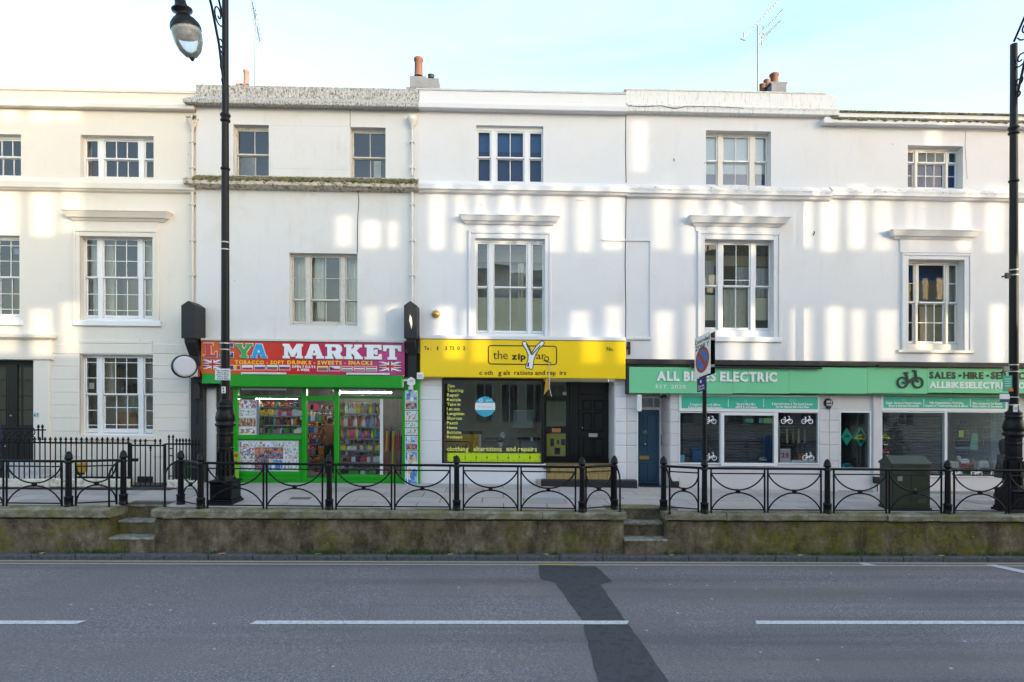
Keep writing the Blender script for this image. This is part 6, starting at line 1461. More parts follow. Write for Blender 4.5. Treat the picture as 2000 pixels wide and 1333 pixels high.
for k, (x, sol, lab) in enumerate(((1652, True, 'solid mint green diamond board in the small bike shop window'), (1676, False, 'open mint green diamond frame round the yellow helmet'))):
    y = .30; cx, cz = P(x, 853, y); hw, hh = .15, .24; t_ = thing('diamond_board', (cx, y, cz - hh), lab, 'board')
    if sol:
        obj('board', MB().prism([(cx, cz - hh), (cx + hw, cz), (cx, cz + hh), (cx - hw, cz)], y - .05, y), dm, t_)
        m = MB(); bike(m, cx, cz, .12, y - .056, y - .052); obj('print', m, char, t_)
    else:
        m = MB()
        for p, q in (((0, -hh), (hw, 0)), ((hw, 0), (0, hh)), ((0, hh), (-hw, 0)), ((-hw, 0), (0, -hh))): bar(m, (cx + p[0], cz + p[1]), (cx + q[0], cz + q[1]), .03, y - .12, y)
        obj('frame', m, dm, t_)
    obj('hanger', MB().tube([(cx, y - .02, cz + hh), (cx, y - .02, cz + .62)], .003, 4), M['galv'], t_)
# displays inside
def stand(nm, lab, cat, x, y, parts):
    t_ = thing(nm, (PX(x, y), y, PZ(905, x, y)), lab, cat)
    for pn, mb_, mt in parts: obj(pn, mb_, mt, t_)
    return t_
for i, (x, c) in enumerate(((1537, '#c9b98a'), (1549, '#b0805a'), (1560, '#c9c0a0'), (1572, '#a8a8a8'))):
    y = .55; stand('suspension_fork', ('pale gold', 'copper', 'cream', 'silver')[i] + ' slim fork hanging in the narrow right bike window', 'fork', x, y,
        [('stanchion', MB().tube([(PX(x, y), y, PZ(838, x, y)), (PX(x, y), y, PZ(866, x, y))], [.015, .035], 6), plain(c, .3, .3, name='anodised_%d' % i)), ('lower_leg', MB().tube([(PX(x, y), y, PZ(866, x, y)), (PX(x, y), y, PZ(902, x, y))], .025, 6), M['dark'])])
stand('blue_bin', 'blue plastic bin low behind the leftmost bike shop pane', 'bin', 1362, .3, [('bin_body', MB().pbox(1352, 878, 1372, 903, .28, .40, bev=.02), plain('#164a78', .4, name='blue_plastic')), ('bin_rim', MB().pbox(1351, 875, 1373, 878, .27, .40), plain('#1c5a90', .4, name='blue_rim'))])
stand('blue_cover', 'tall blue draped cover behind the middle bike shop pane', 'cover', 1502, .35, [('drape', drape(PX(1490, .33), PX(1512, .33), PZ(903, 1500, .33), PZ(850, 1500, .33), .33, .02, 3), plain('#12406c', .6, name='blue_cloth'))])
stand('sale_card', 'white card with pink 25 numerals in the bike shop window', 'card', 1534, .2, [('card', MB().pbox(1524, 877, 1544, 905, .18, .19), plain((.62, .56, .60), .5, name='pinkish_card'))])
text('lettering', '25', 1526, 885, 1541, 894, .176, plain('#b01a50', .5, name='pink_ink'), bpy.data.objects['sale_card'], 2)
stand('leaflet_box', 'pale blue leaflet box in the bottom left corner of the bike window', 'box', 1332, .2, [('box', MB().pbox(1328.5, 889, 1337, 904, .15, .22), plain('#5aa8c4', .5, name='pale_blue_card'))])
stand('display_tray', 'white tray of small parts in the narrow right bike window', 'tray', 1565, .25, [('tray', MB().pbox(1546, 899, 1596, 904, .16, .34), M['white']), ('part_box', MB().pbox(1560, 886, 1569, 899, .22, .28), plain('#a05a1e', .5, name='orange_box'))])
stand('green_notice', 'lime and teal notices at the top of the middle bike pane', 'notice', 1490, .06, [('notice', MB().pbox(1491, 817, 1509, 827, .04, .044), plain('#7fae5a', .5, name='lime_paper')), ('notice_left', MB().pbox(1456, 818, 1472, 826, .04, .044), plain('#3a8a7a', .5, name='teal_paper')), ('notice_middle', MB().pbox(1483, 817, 1489, 826, .04, .044), plain('#6a90b0', .5, name='blue_paper'))])
# far right window: clothing stand and shelf goods
mn = stand('clothing_stand', 'mannequin torso in a yellow and black vest in the far right bike window', 'mannequin', 1880, .6, [('torso', MB().lathe((PX(1880, .6), .6, PZ(900, 1880, .6)), [(.06, 0), (.15, .1), (.17, .45), (.22, .75), (.16, .95), (.06, 1.0), (.06, 1.08)], 14), M['black']), ('vest_panel', MB().pbox(1873, 841, 1882, 854, .36, .37), plain('#b8d21e', .5, name='hi_vis_yellow')), ('vest_band', MB().pbox(1866, 874, 1894, 878, .36, .37), plain('#3a86b0', .5, name='vest_blue'))])
stand('hanging_shirt', 'mint cycling shirt hanging in the far right bike window', 'shirt', 1901, .5, [('shirt', MB().pbox(1893, 846, 1911, 880, .48, .52, bev=.02), plain('#8fc9b4', .6, var=.2, name='mint_cloth')), ('hanger', MB().tube([(PX(1902, .5), .5, PZ(846, 1902, .5)), (PX(1902, .5), .5, PZ(830, 1902, .5))], .005, 4), M['galv'])])
stand('display_rack', 'yellow tubular display frame at the right of the far right bike window', 'rack', 1925, .9, [('upright', MB().tube([(PX(1919, .9), .9, PZ(870, 1919, .9)), (PX(1919, .9), .9, PZ(812, 1919, .9))], .025, 6), plain('#c79a1e', .4, name='yellow_tube')), ('upright', MB().tube([(PX(1932, .9), .9, PZ(890, 1932, .9)), (PX(1932, .9), .9, PZ(812, 1932, .9))], .025, 6), plain('#c79a1e', .4, name='yellow_tube')), ('rail', MB().tube([(PX(1919, .9), .9, PZ(842, 1919, .9)), (PX(1932, .9), .9, PZ(842, 1932, .9))], .02, 6), plain('#c79a1e', .4, name='yellow_tube'))])
stand('pale_curtain', 'pale full height drape at the right end of the far right bike window', 'curtain', 1950, .5, [('drape', drape(PX(1936, .5), PX(1966, .5), PZ(930, 1950, .5), PZ(808, 1950, .5), .5, .03, 4), plain((.42, .45, .45), .8, name='pale_drape'))])
goods(1856, 1945, .30, 914, 16, 'small accessory on the floor display of the far right bike window', 'accessories in the far right bike window', [0, 3, 2, 4], [6, 7, 8, 12, 9, 0], 1.5)
dp_ = stand('white_toy_dog', 'white dog shaped ornament in the far right bike window', 'ornament', 1882, .3, [('body', MB().tube([(PX(1872, .3), .3, PZ(898, 1875, .3)), (PX(1876, .3), .3, PZ(902, 1878, .3)), (PX(1890, .3), .3, PZ(901, 1890, .3))], [.05, .08, .07], 8), M['white']), ('head', MB().lathe((PX(1872, .3), .3, PZ(897, 1872, .3)), [(.03, 0), (.055, .03), (.04, .08), (.0, .09)], 8), M['white']), ('leg', MB().tube([(PX(1877, .3), .3, PZ(912, 1877, .3)), (PX(1877, .3), .3, PZ(902, 1877, .3))], .02, 6), M['white']), ('leg', MB().tube([(PX(1889, .3), .3, PZ(912, 1889, .3)), (PX(1889, .3), .3, PZ(902, 1889, .3))], .02, 6), M['white'])])
wl = thing('round_wall_plaque', (PX(1620, -.05), -.05, PZ(800, 1620, -.05)), 'black round alarm plaque with white writing on the grey pier', 'plaque')
cx, cz = P(1620, 787.5, -.08)
obj('shell', MB().lathe((cx, -.0, cz), [(.12, 0), (.12, .05), (.10, .08)], 20, axis=(0, -1, 0)).prism([(cx - .08, cz - .05), (cx - .045, cz - .155), (cx + .045, cz - .155), (cx + .08, cz - .05)], -.06, -.02), M['black'], wl)
text('lettering', 'BIKE', 1614.5, 783, 1625.5, 787, -.083, M['plasticwhite'], wl, 1); text('lettering', 'SHOP', 1614.5, 789, 1625.5, 793, -.083, M['plasticwhite'], wl, 1)
jb = thing('junction_box', (PX(1712, -.1), -.1, PZ(940, 1712, -.1)), 'small black box low on the grey wall beside the green cabinet', 'box')
obj('box', MB().pbox(1709, 932, 1720, 945, -.12, -.02, bev=.01), M['black'], jb); obj('conduit', MB().tube([(PX(1714, -.07), -.07, PZ(945, 1714)), (PX(1714, -.07), -.07, PZ(960, 1714))], .012, 5), M['black'], jb)
# ================================================================== street furniture
ir = M['iron']
YFN = -3.33
def post(px_, py_, lab, h=1.0):
    X, Y = G(px_, py_); z = gz(X, Y)
    o = thing('railing_post', (X, Y, z), lab, 'post', 'black acorn topped posts of the guard railing')
    obj('base', MB().lathe((X, Y, z), [(.085, 0), (.085, .03), (.078, .04), (.078, .17), (.085, .175), (.085, .2), (.06, .215)], 14), ir, o)
    obj('shaft', MB().lathe((X, Y, z + .21), [(.058, 0), (.055, .3), (.052, .66)], 12), ir, o)
    obj('collar', MB().lathe((X, Y, z + .86), [(.052, 0), (.075, .012), (.075, .03), (.055, .045), (.06, .06), (.04, .075)], 14), ir, o)
    obj('acorn_finial', MB().lathe((X, Y, z + .93), [(.035, 0), (.072, .02), (.076, .05), (.068, .06), (.066, .10), (.045, .15), (.018, .175), (.0, .185)], 14), ir, o)
    return X, Y, z
names = {134: 'left end, nearest the frame edge', 241: 'left of the first steps, set back', 353: 'right of the first steps, set back', 392: 'just left of the left lamp post', 643: 'in front of the market door', 892: 'in front of the zip shop window', 1137: 'in front of the ochre brick step', 1200: 'left of the second steps, set back', 1296: 'right of the second steps, in front of the blue door', 1376: 'at the foot of the parking sign', 1616: 'in front of the grey pier between the bike windows', 1851: 'right of the green cabinet', -115: 'beyond the left edge', 2085: 'beyond the right edge'}
by = {134: 990, 241: 985, 353: 985, 392: 993, 643: 995.5, 892: 997, 1137: 1000, 1200: 995, 1296: 996, 1376: 1002, 1616: 1003, 1851: 1004, -115: 988, 2085: 1006}
PT = {k: post(k, by[k], 'black railing post ' + names[k]) for k in names}
def arc(mb, p, q, z0, z1, ux, uy, r):
    """half-hoop between p and q (distance along), from height z0 at the ends to z1 at the middle"""
    pts = []
    n = 14; c = (p + q) / 2; h_ = (q - p) / 2
    rad = (h_ * h_ + (z1 - z0) ** 2) / (2 * abs(z1 - z0)); sg = 1 if z1 > z0 else -1
    th = math.asin(min(1, h_ / rad))
    for i in range(n + 1):
        t = -th + 2 * th * i / n; s = c + rad * math.sin(t); z = z1 - sg * rad * (1 - math.cos(t)); pts.append((ux(s), uy(s), z))
    mb.tube(pts, r, 6)
def section(k0, k1, n, lab, g0=.135, g1=.135, gap=.065):
    (xa, ya, za), (xb, yb, zb) = PT[k0], PT[k1]; Ln = math.hypot(xb - xa, yb - ya)
    o = thing('guard_railing', ((xa + xb) / 2, (ya + yb) / 2, (za + zb) / 2), lab, 'railing', 'black guard railing along the raised pavement')
    ux = lambda s: xa + (xb - xa) * s / Ln
    uy = lambda s: ya + (yb - ya) * s / Ln
    zz_ = lambda s: za + (zb - za) * s / Ln
    V = lambda s, z: (ux(s), uy(s), zz_(s) + z)
    obj('top_rail', MB().tube([V(.03, .905), V(Ln - .03, .905)], .027, 8), ir, o)
    w_ = (Ln - g0 - g1 - gap * (n - 1)) / n
    for i in range(n):
        s0 = g0 + i * (w_ + gap); s1 = s0 + w_
        for s in (s0, s1): obj('upright', MB().tube([V(s, -.01), V(s, .9)], .019, 6), ir, o)
        obj('second_rail', MB().tube([V(s0, .80), V(s1, .80)], .014, 6), ir, o); obj('bottom_rail', MB().tube([V(s0, .065), V(s1, .065)], .014, 6), ir, o)
        zc = zz_((s0 + s1) / 2)
        m = MB(); arc(m, s0 + .01, s1 - .01, zc + .79, zc + .465, ux, uy, .016); obj('upper_arc', m, ir, o)
        m = MB(); arc(m, s0 + .01, s1 - .01, zc + .075, zc + .415, ux, uy, .016); obj('lower_arc', m, ir, o)
        c_ = V((s0 + s1) / 2, .44); nx, ny = -(yb - ya) / Ln, (xb - xa) / Ln
        obj('boss', MB().lathe((c_[0] + nx * .03, c_[1] + ny * .03, c_[2]), [(.03, 0), (.045, .01), (.045, .05), (.03, .06)], 12, axis=(-nx, -ny, 0)), ir, o)
section(-115, 134, 2, 'black guard railing at the far left, left of the first steps')
section(134, 241, 1, 'short black railing turning back to the left side of the first steps', .12, .12)
section(353, 392, 1, 'shortest black railing turning back to the right side of the first steps', .08, .08)
section(392, 643, 2, 'black guard railing in front of the left lamp post and poster board'); section(643, 892, 2, 'black guard railing in front of the market display window')
section(892, 1137, 2, 'black guard railing in front of the zip shop'); section(1137, 1200, 1, 'short black railing left of the second steps', .09, .07); section(1296, 1376, 1, 'short black railing between the second steps and the parking sign', .12, .12)
section(1376, 1616, 2, 'black guard railing in front of the left bike shop windows'); section(1616, 1851, 2, 'black guard railing in front of the green cabinet'); section(1851, 2085, 2, 'black guard railing at the far right in front of the lamp post')
def hoop(k, px_, py_, lab):
    X, Y, z = PT[k]; x2, y2 = G(px_, py_); z2 = gz(x2, y2)
    o = thing('step_handrail', (x2, y2, z2), lab, 'handrail', 'curved handrails at the steps')
    pts = [(x2, y2, z2 - .02), (x2, y2, z2 + .6)]
    for i in range(1, 9):
        t = i / 8 * math.pi / 2; pts.append((x2 + (X - x2) * (1 - math.cos(t)), y2 + (Y - y2) * (1 - math.cos(t)), z2 + .6 + .30 * math.sin(t)))
    obj('hoop', MB().tube(pts, .019, 8), ir, o); obj('foot_plate', MB().lathe((x2, y2, z2), [(.04, 0), (.04, .012), (.02, .02)], 10), ir, o)
hoop(241, 213, 991, 'curved handrail on the left of the first steps'); hoop(353, 322, 990, 'curved handrail on the right of the first steps'); hoop(1200, 1211, 1000, 'curved handrail on the left of the second steps'); hoop(1296, 1308, 1003, 'curved handrail on the right of the second steps')

# ---- spear railings of the cream house
YR = -1.15
ar = thing('spear_railing', (PX(160, YR), YR, .08), 'black spear topped area railing in front of the cream house', 'railing')
rz_ = lambda y, x=160: PZ(y, x, YR)
def spear(par, x, yt, yb, Y=YR, r=.013):
    X = PX(x, Y); zb, zt = PZ(yb, x, Y), PZ(yt, x, Y)
    o = obj('bar', MB().tube([(X, Y, zb), (X, Y, zt - .12)], r, 6), ir, par)
    obj('spearhead', MB().lathe((X, Y, zt - .14), [(.012, 0), (.03, .02), (.012, .04), (.034, .075), (.022, .11), (.0, .145)], 6), ir, o)
obj('rail', MB().box(PX(-60, YR), PX(255, YR), YR - .02, YR + .02, rz_(867), rz_(864)), ir, ar); obj('rail', MB().box(PX(150, YR), PX(255, YR), YR - .02, YR + .02, rz_(934), rz_(931)), ir, ar)
for i in range(-3, 24): spear(ar, 17 + i * 10.15, 853.5, 937)
for x in (75, 83): spear(ar, x, 829, 860, YR - .02, .016)
obj('rail', MB().box(PX(64, YR), PX(90, YR), YR - .04, YR, rz_(842), rz_(839.5)), ir, ar)
gt_ = thing('area_gate', (PX(290, YR), YR, .05), 'black iron gate with a lock box in the spear railing', 'gate')
obj('gate_post', MB().box(PX(252, YR), PX(257, YR), YR - .03, YR + .03, rz_(951), rz_(866)), ir, gt_); obj('gate_post', MB().box(PX(320, YR), PX(323.5, YR), YR - .03, YR + .03, rz_(950), rz_(866)), ir, gt_)
obj('gate_rail', MB().box(PX(257, YR), PX(320, YR), YR - .015, YR + .015, rz_(871), rz_(868)), ir, gt_); obj('gate_rail', MB().box(PX(257, YR), PX(320, YR), YR - .015, YR + .015, rz_(950), rz_(947.5)), ir, gt_)
for x in (264, 274, 284, 303, 313): spear(gt_, x, 857, 948)
for x in (294,): spear(gt_, x, 870, 948)
obj('lock_box', MB().box(PX(257, YR), PX(269, YR), YR - .03, YR + .03, rz_(901), rz_(895)), ir, gt_)
a2 = thing('spear_railing', (PX(350, YR), YR, .05), 'short run of close set spear railing beside the dark pilaster', 'railing')
obj('rail', MB().box(PX(324, YR), PX(392, YR), YR - .02, YR + .02, rz_(868), rz_(865)), ir, a2)
for i in range(8): spear(a2, 345 + i * 6.2, 856, 938)
for x in (330, 338): spear(a2, x, 849, 940, YR - .02, .017)
for y in (876, 890, 930): obj('tie', MB().box(PX(330, YR), PX(338, YR), YR - .03, YR, rz_(y), rz_(y - 2)), ir, a2)
M['plinthwhite'] = weathered('painted_plinth', (.66, .62, .54), (.20, .17, .07), .50, .68, 6)
pl1 = thing('area_plinth', (PX(130, YR), YR, 0), 'low whitewashed plinth under the spear railing, mossy at the foot', 'plinth')
obj('plinth_stone', MB().pbox(-60, 936, 95, 953, YR - .09, YR + .10, bev=.025), M['plinthwhite'], pl1); obj('plinth_stone', MB().pbox(95.4, 936, 252, 953, YR - .09, YR + .10, bev=.025), M['plinthwhite'], pl1)
pl2 = thing('area_plinth', (PX(340, YR), YR, 0), 'short whitewashed plinth right of the iron gate', 'plinth'); obj('plinth_stone', MB().pbox(325, 938, 352, 954, YR - .09, YR + .10, bev=.025), M['plinthwhite'], pl2); obj('plinth_stone', MB().pbox(352.3, 940, 392, 956, YR - .05, YR + .10, bev=.02), M['plinthwhite'], pl2)
en = thing('entrance_steps', (PX(20), -.4, 0), 'painted entrance steps below the black front door', 'steps')
for i, (y0, y1, yf) in enumerate(((905, 918, -.25), (918, 932, -.5), (932, 946, -.75))): obj('step', MB().pbox(-80, y0, 66 + i * 5, y1 + 12, yf, .1, bev=.015), plain((.52, .52, .53), .8, var=.1, name='painted_step'), en)
vt = obj('basement_vent', MB().pbox(268, 931, 298, 950, -.02, .02), M['dark'], H1)
for i in range(4): obj('vent_bar', MB().pbox(270 + i * 8, 932, 272 + i * 8, 950, -.03, -.02), M['black'], vt)
yb_ = thing('yellow_bin', (PX(157, -.6), -.6, .1), 'small yellow box hanging behind the spear railing', 'box'); obj('box', MB().pbox(146, 905, 163, 924, -.75, -.6, bev=.02), plain('#c79a2a', .5, var=.15, name='yellow_plastic'), yb_); obj('box_base', MB().pbox(150, 924, 160, 928, -.72, -.62), M['dark'], yb_)
rb_ = thing('recycling_box', (PX(347, -.8), -.8, .1), 'dark green recycling box behind the spear railing by the pilaster', 'box'); obj('box', MB().pbox(339, 905, 361, 937, -.9, -.55, bev=.02), plain('#12382c', .5, name='bottle_green_plastic'), rb_); obj('box_rim', MB().pbox(338, 903, 362, 906, -.92, -.53), plain('#1a4a6a', .5, name='blue_rim_plastic'), rb_)
# scroll work in front of the door
sw = thing('scroll_panel', (PX(35, -.95), -.95, .3), 'ornate cast iron scroll panel in front of the black door', 'panel')
m = MB()
for i in range(5):
    for j in range(2):
        X, Z = PX(10 + i * 13, -1.1), PZ(845 + j * 14, 30, -1.1); pts = [(X + (.02 + .075 * t / 10) * math.cos(t * .8), -1.1, Z + (.02 + .075 * t / 10) * math.sin(t * .8)) for t in range(11)]; m.tube(pts, .012, 5)
o_ = obj('scrolls', m, ir, sw); o_['kind'] = 'stuff'
obj('frame_rail', MB().box(PX(2, -1.1), PX(66, -1.1), -1.12, -1.08, PZ(838, 30, -1.1), PZ(836, 30, -1.1)), ir, sw)

# ---- lamp posts
def lamp(px_, py_, ztop, lab):
    X, Y = G(px_, py_); Y += .25; X = PX(px_, Y); z = gz(X, Y)
    o = thing('lamp_post', (X, Y, z), lab, 'lamp post', 'tall black ornate street lamps')
    f = lambda pts: [(r, h) for r, h in pts]
    m = MB().box(X - .27, X + .27, Y - .27, Y + .27, z, z + .05, bev=.02).box(X - .245, X + .245, Y - .245, Y + .245, z + .05, z + .09, bev=.02).box(X - .225, X + .225, Y - .225, Y + .225, z + .09, z + .43, bev=.02).box(X - .24, X + .24, Y - .24, Y + .24, z + .43, z + .48, bev=.02)
    obj('plinth', m, ir, o)
    obj('plinth_panel', MB().box(X - .13, X + .13, Y - .235, Y - .22, z + .14, z + .39, bev=.012), ir, o)
    obj('fluted_pedestal', MB().lathe((X, Y, z + .48), [(.21, 0), (.20, .05), (.175, .10), (.165, .25), (.155, .45), (.15, .62), (.165, .64), (.165, .67), (.15, .69), (.155, .78), (.15, .92), (.16, .95), (.16, .98), (.15, 1.0), (.155, 1.10)], 8, smooth=False, ph=R(22.5)), ir, o)
    for i in range(8):
        a = R(45 * i); obj('flute', MB().tube([(X + .185 * math.cos(a), Y + .185 * math.sin(a), z + .58), (X + .15 * math.cos(a), Y + .15 * math.sin(a), z + 1.08)], .016, 5), ir, o)
    obj('vase_base', MB().lathe((X, Y, z + 1.58), [(.155, 0), (.17, .02), (.205, .045), (.205, .075), (.17, .10), (.19, .15), (.195, .22), (.17, .32), (.14, .40), (.155, .42), (.155, .45), (.14, .46), (.155, .50), (.155, .53), (.10, .56), (.095, .60)], 20), ir, o)
    obj('shaft', MB().lathe((X, Y, z + 2.15), [(.088, 0), (.082, 2.0), (.076, 4.5), (.07, 6.0), (.065, ztop - 2.15)], 16), ir, o)
    for zc in (7.05, 8.12):
        obj('collar', MB().lathe((X, Y, z + zc - .1), [(.075, 0), (.10, .02), (.10, .05), (.08, .07), (.085, .10), (.105, .13), (.105, .16), (.075, .19)] if zc > 8 else [(.075, .05), (.095, .07), (.095, .10), (.075, .12)], 16), ir, o)
    # bracket towards the road
    zb = z + 8.75
    st = [(X, Y, zb - .55), (X, Y - .06, zb), (X, Y - .28, zb + .75), (X, Y - .60, zb + 1.35), (X, Y - 1.05, zb + 1.85), (X, Y - 1.6, zb + 2.05)]
    obj('bracket_strut', MB().tube(st, .026, 8), ir, o)
    def scroll(cy, cz, r, a0, turns, sg, ww=.016):
        m = MB(); pts = []
        for i in range(22):
            t = i / 21; a = R(a0) + sg * turns * 6.2832 * t; rr = r * (1 - .8 * t); pts.append((X, Y - cy - rr * math.cos(a), z + cz + rr * math.sin(a)))
        m.tube(pts, ww, 6); obj('scroll', m, ir, o)
    scroll(.17, 9.55, .17, 200, 1.3, 1); scroll(.12, 9.1, .10, 30, 1.2, -1); scroll(.30, 10.1, .22, 200, 1.3, 1); scroll(.62, 10.45, .2, 20, 1.3, -1); scroll(.10, 8.85, .08, 200, 1.1, 1)
    obj('bracket_arm', MB().tube([(X, Y, zb + 1.25), (X, Y - .35, zb + 1.75), (X, Y - 1.0, zb + 2.2), (X, Y - 1.6, zb + 2.05)], .022, 8), ir, o)
    # lantern
    L0 = Vector((X + .03, Y - 1.62, z + 8.98)); ax = Vector((-.16, -.12, 1)).normalized()
    ln = obj('lantern', MB().lathe(L0, [(.262, 0), (.264, .03), (.25, .09), (.195, .17), (.125, .23), (.11, .28), (.175, .32), (.18, .35), (.11, .40), (.095, .48), (.095, 1.9)], 24, axis=ax), ir, o)
    obj('globe', MB().lathe(L0, [(.25, .0), (.252, -.11), (.235, -.24), (.185, -.37), (.105, -.465), (.028, -.50)][::-1], 24, axis=ax), GLOBE, ln)
    obj('reflector', MB().lathe(L0, [(.225, -.02), (.232, -.10), (.24, -.02), (.18, .06)], 20, axis=ax), plain((.50, .48, .40), .5, name='lamp_reflector'), ln)
    obj('globe_finial', MB().lathe(L0 - ax * .56, [(.0, 0), (.025, .02), (.045, .055), (.03, .075)], 10, axis=ax), ir, ln)
    return X, Y, z
def globe_material():
    t = NT('frosted_globe'); t.n.remove(t.b)
    tr = t.n.new('ShaderNodeBsdfTransparent'); tr.inputs[0].default_value = (.95, .96, .95, 1)
    df_ = t.n.new('ShaderNodeBsdfTranslucent'); df_.inputs[0].default_value = (.9, .9, .86, 1)
    d2 = t.n.new('ShaderNodeBsdfDiffuse'); d2.inputs[0].default_value = (.8, .8, .76, 1)
    m1 = t.n.new('ShaderNodeMixShader'); m1.inputs[0].default_value = .5; t.l.new(df_.outputs[0], m1.inputs[1]); t.l.new(d2.outputs[0], m1.inputs[2])
    gl = t.n.new('ShaderNodeBsdfGlossy'); gl.inputs['Roughness'].default_value = .05
    m2 = t.n.new('ShaderNodeMixShader'); m2.inputs[0].default_value = .34; t.l.new(tr.outputs[0], m2.inputs[1]); t.l.new(m1.outputs[0], m2.inputs[2])
    fr = t.n.new('ShaderNodeFresnel'); fr.inputs['IOR'].default_value = 1.35
    m3 = t.n.new('ShaderNodeMixShader'); t.l.new(fr.outputs[0], m3.inputs[0]); t.l.new(m2.outputs[0], m3.inputs[1]); t.l.new(gl.outputs[0], m3.inputs[2])
    t.l.new(m3.outputs[0], t.n['Material Output'].inputs[0]); return t.m
GLOBE = globe_material()
LX, LY, LZ = lamp(440, 986, 11.3, 'tall black ornate lamp post in front of the market, its lantern in view')
RX, RY, RZ2 = lamp(1980, 1003, 9.95, 'black ornate lamp post at the right edge of the picture')
def strap(X, Y, z, r=.09):
    return MB().lathe((X, Y, z), [(r, 0), (r, .022)], 14)
for x, y0, ys, lab in ((LX, LY, (475, 489, 672, 684), 'pale fixing bands round the left lamp post'), (RX, RY, (529, 539, 714, 727, 777, 792), 'pale fixing bands round the right lamp post')):
    t_ = thing('fixing_bands', (x, y0, 4), lab, 'bands')
    for yv in ys:
        pxx = 440 if x < 0 else 1978; obj('band', strap(x, y0, PZ(yv, pxx, y0)), plain((.55, .53, .48), .5, .3, name='steel_band'), t_)
# notice on the left lamp
yn = LY - .12
nt_ = thing('lamp_notice', (PX(434, yn), yn, PZ(743, 434, yn)), 'white parking notice strapped to the left lamp post', 'notice')
obj('plate', MB().pbox(420, 720.5, 449, 743, yn, yn + .02), M['plasticwhite'], nt_)
for i, s in enumerate(('No loading', 'Mon Sat', '8 am 9.30am', 'Noon 2pm', '4 pm 6.30pm')): text('lettering', s, 423 + (i % 2) * 2, 722.5 + 4 * i, 447 - (i % 2) * 2, 725.4 + 4 * i, yn - .003, M['black'], nt_, 1)
nt_ = thing('lamp_number', (PX(436, yn), yn, PZ(768, 436, yn)), 'small white number plate 14 on the left lamp post', 'plate')
obj('plate', MB().pbox(432.5, 755.5, 439.5, 768.5, yn, yn + .03), M['plasticwhite'], nt_); text('lettering', '1', 434.8, 757, 437, 761.5, yn - .003, M['black'], nt_, 1); text('lettering', '4', 434, 763, 438.2, 767.5, yn - .003, M['black'], nt_, 1)
# bits on the right lamp
yn = RY - .14
nt_ = thing('teal_notice', (PX(1967, yn), yn, PZ(765, 1967, yn)), 'teal notice strapped to the left side of the right lamp post', 'notice')
obj('plate', MB().pbox(1959, 734, 1977, 765, yn, yn + .012), plain('#2f9a86', .45, var=.25, name='teal_notice_print', vs=14), nt_); obj('corner', MB().pbox(1970, 759, 1979, 765, yn - .004, yn), plain('#c4622a', .5, name='orange_corner'), nt_)
for i in range(4): obj('print_line', MB().pbox(1962, 740 + i * 4.5, 1974, 741.3 + i * 4.5, yn - .003, yn), plain('#9fd0c4', .5, name='pale_print'), nt_)
nt_ = thing('blue_shield_notice', (PX(1960, yn), yn, PZ(787, 1960, yn)), 'white plate with a dark blue curved foot beside the right lamp post', 'notice')
obj('plate', MB().pbox(1953, 770, 1972, 783, yn + .02, yn + .03), M['plasticwhite'], nt_); obj('blue_foot', MB().pbox(1953, 780, 1972, 786, yn + .015, yn + .02), plain('#1c2f6a', .5, name='navy_print'), nt_)
nt_ = thing('lamp_number', (PX(1983, yn), yn, PZ(805, 1983, yn)), 'small white number plate on the right lamp post', 'plate'); obj('plate', MB().pbox(1981, 790, 1987.5, 805, yn, yn + .03), M['plasticwhite'], nt_); text('lettering', '12', 1982, 796, 1986.5, 800, yn - .003, M['black'], nt_, 1)
cl = thing('lamp_camera_arm', (PX(1962, yn), yn, PZ(729, 1962, yn)), 'small dark clamp arm on the right lamp post above the teal notice', 'clamp'); obj('arm', MB().tube([(PX(1976, yn), yn, PZ(722, 1976, yn)), (PX(1955, yn), yn, PZ(728, 1955, yn))], .02, 6), M['black'], cl); obj('clamp', MB().pbox(1962, 716, 1972, 726, yn - .03, yn + .03), M['galv'], cl)
cl = thing('lamp_camera_arm', (PX(1966, yn), yn, PZ(545, 1966, yn)), 'small dark bracket on the right lamp post at first floor level', 'clamp'); obj('arm', MB().tube([(PX(1976, yn), yn, PZ(536, 1976, yn)), (PX(1957, yn), yn, PZ(541, 1957, yn))], .018, 6), M['black'], cl); obj('clamp', MB().pbox(1966, 533, 1974, 544, yn - .02, yn + .03), M['black'], cl)

# ---- parking sign
X, Y, z = PT[1376]; Y -= .0
sp_ = thing('parking_sign', (X, Y, z), 'grey parking zone sign with a blue and red roundel on a black pole', 'sign')
obj('pole', MB().lathe((X, Y, z + .95), [(.045, 0), (.042, 2.0), (.042, PZ(662, 1376, Y) - z - .95), (.0, PZ(661, 1376, Y) - z - .95)], 14), ir, sp_)
A = R(79)                        # the plates are turned so that we see them from the side
rx, ry = math.cos(A), math.sin(A)          # plate's right-hand direction
nx, ny = math.sin(A), -math.cos(A)         # outward normal (towards the left and the camera)
nx, ny = ry * -1, rx * -1
nx, ny = -ry, -rx
def plate_obj(name, u0, u1, z0, z1, off, th, mat, par, cu=-.0):
    rx2, ry2 = rx, -ry           # right end nearer the camera
    n2 = (-ry, -rx)
    vs = []
    for d in (off, off - th):
        for u, zz2 in ((u0, z0), (u1, z0), (u1, z1), (u0, z1)): vs.append((X + rx2 * u + n2[0] * d, Y + ry2 * u + n2[1] * d, zz2 + .17 * u))
    return obj(name, MB().add(vs, [(0, 1, 2, 3), (7, 6, 5, 4), (0, 4, 5, 1), (1, 5, 6, 2), (2, 6, 7, 3), (3, 7, 4, 0)]), mat, par)
zt, zb = PZ(655, 1376, Y), PZ(735, 1376, Y)
sg = plain((.74, .73, .70), .45, var=.1, name='grey_sign_sheet')
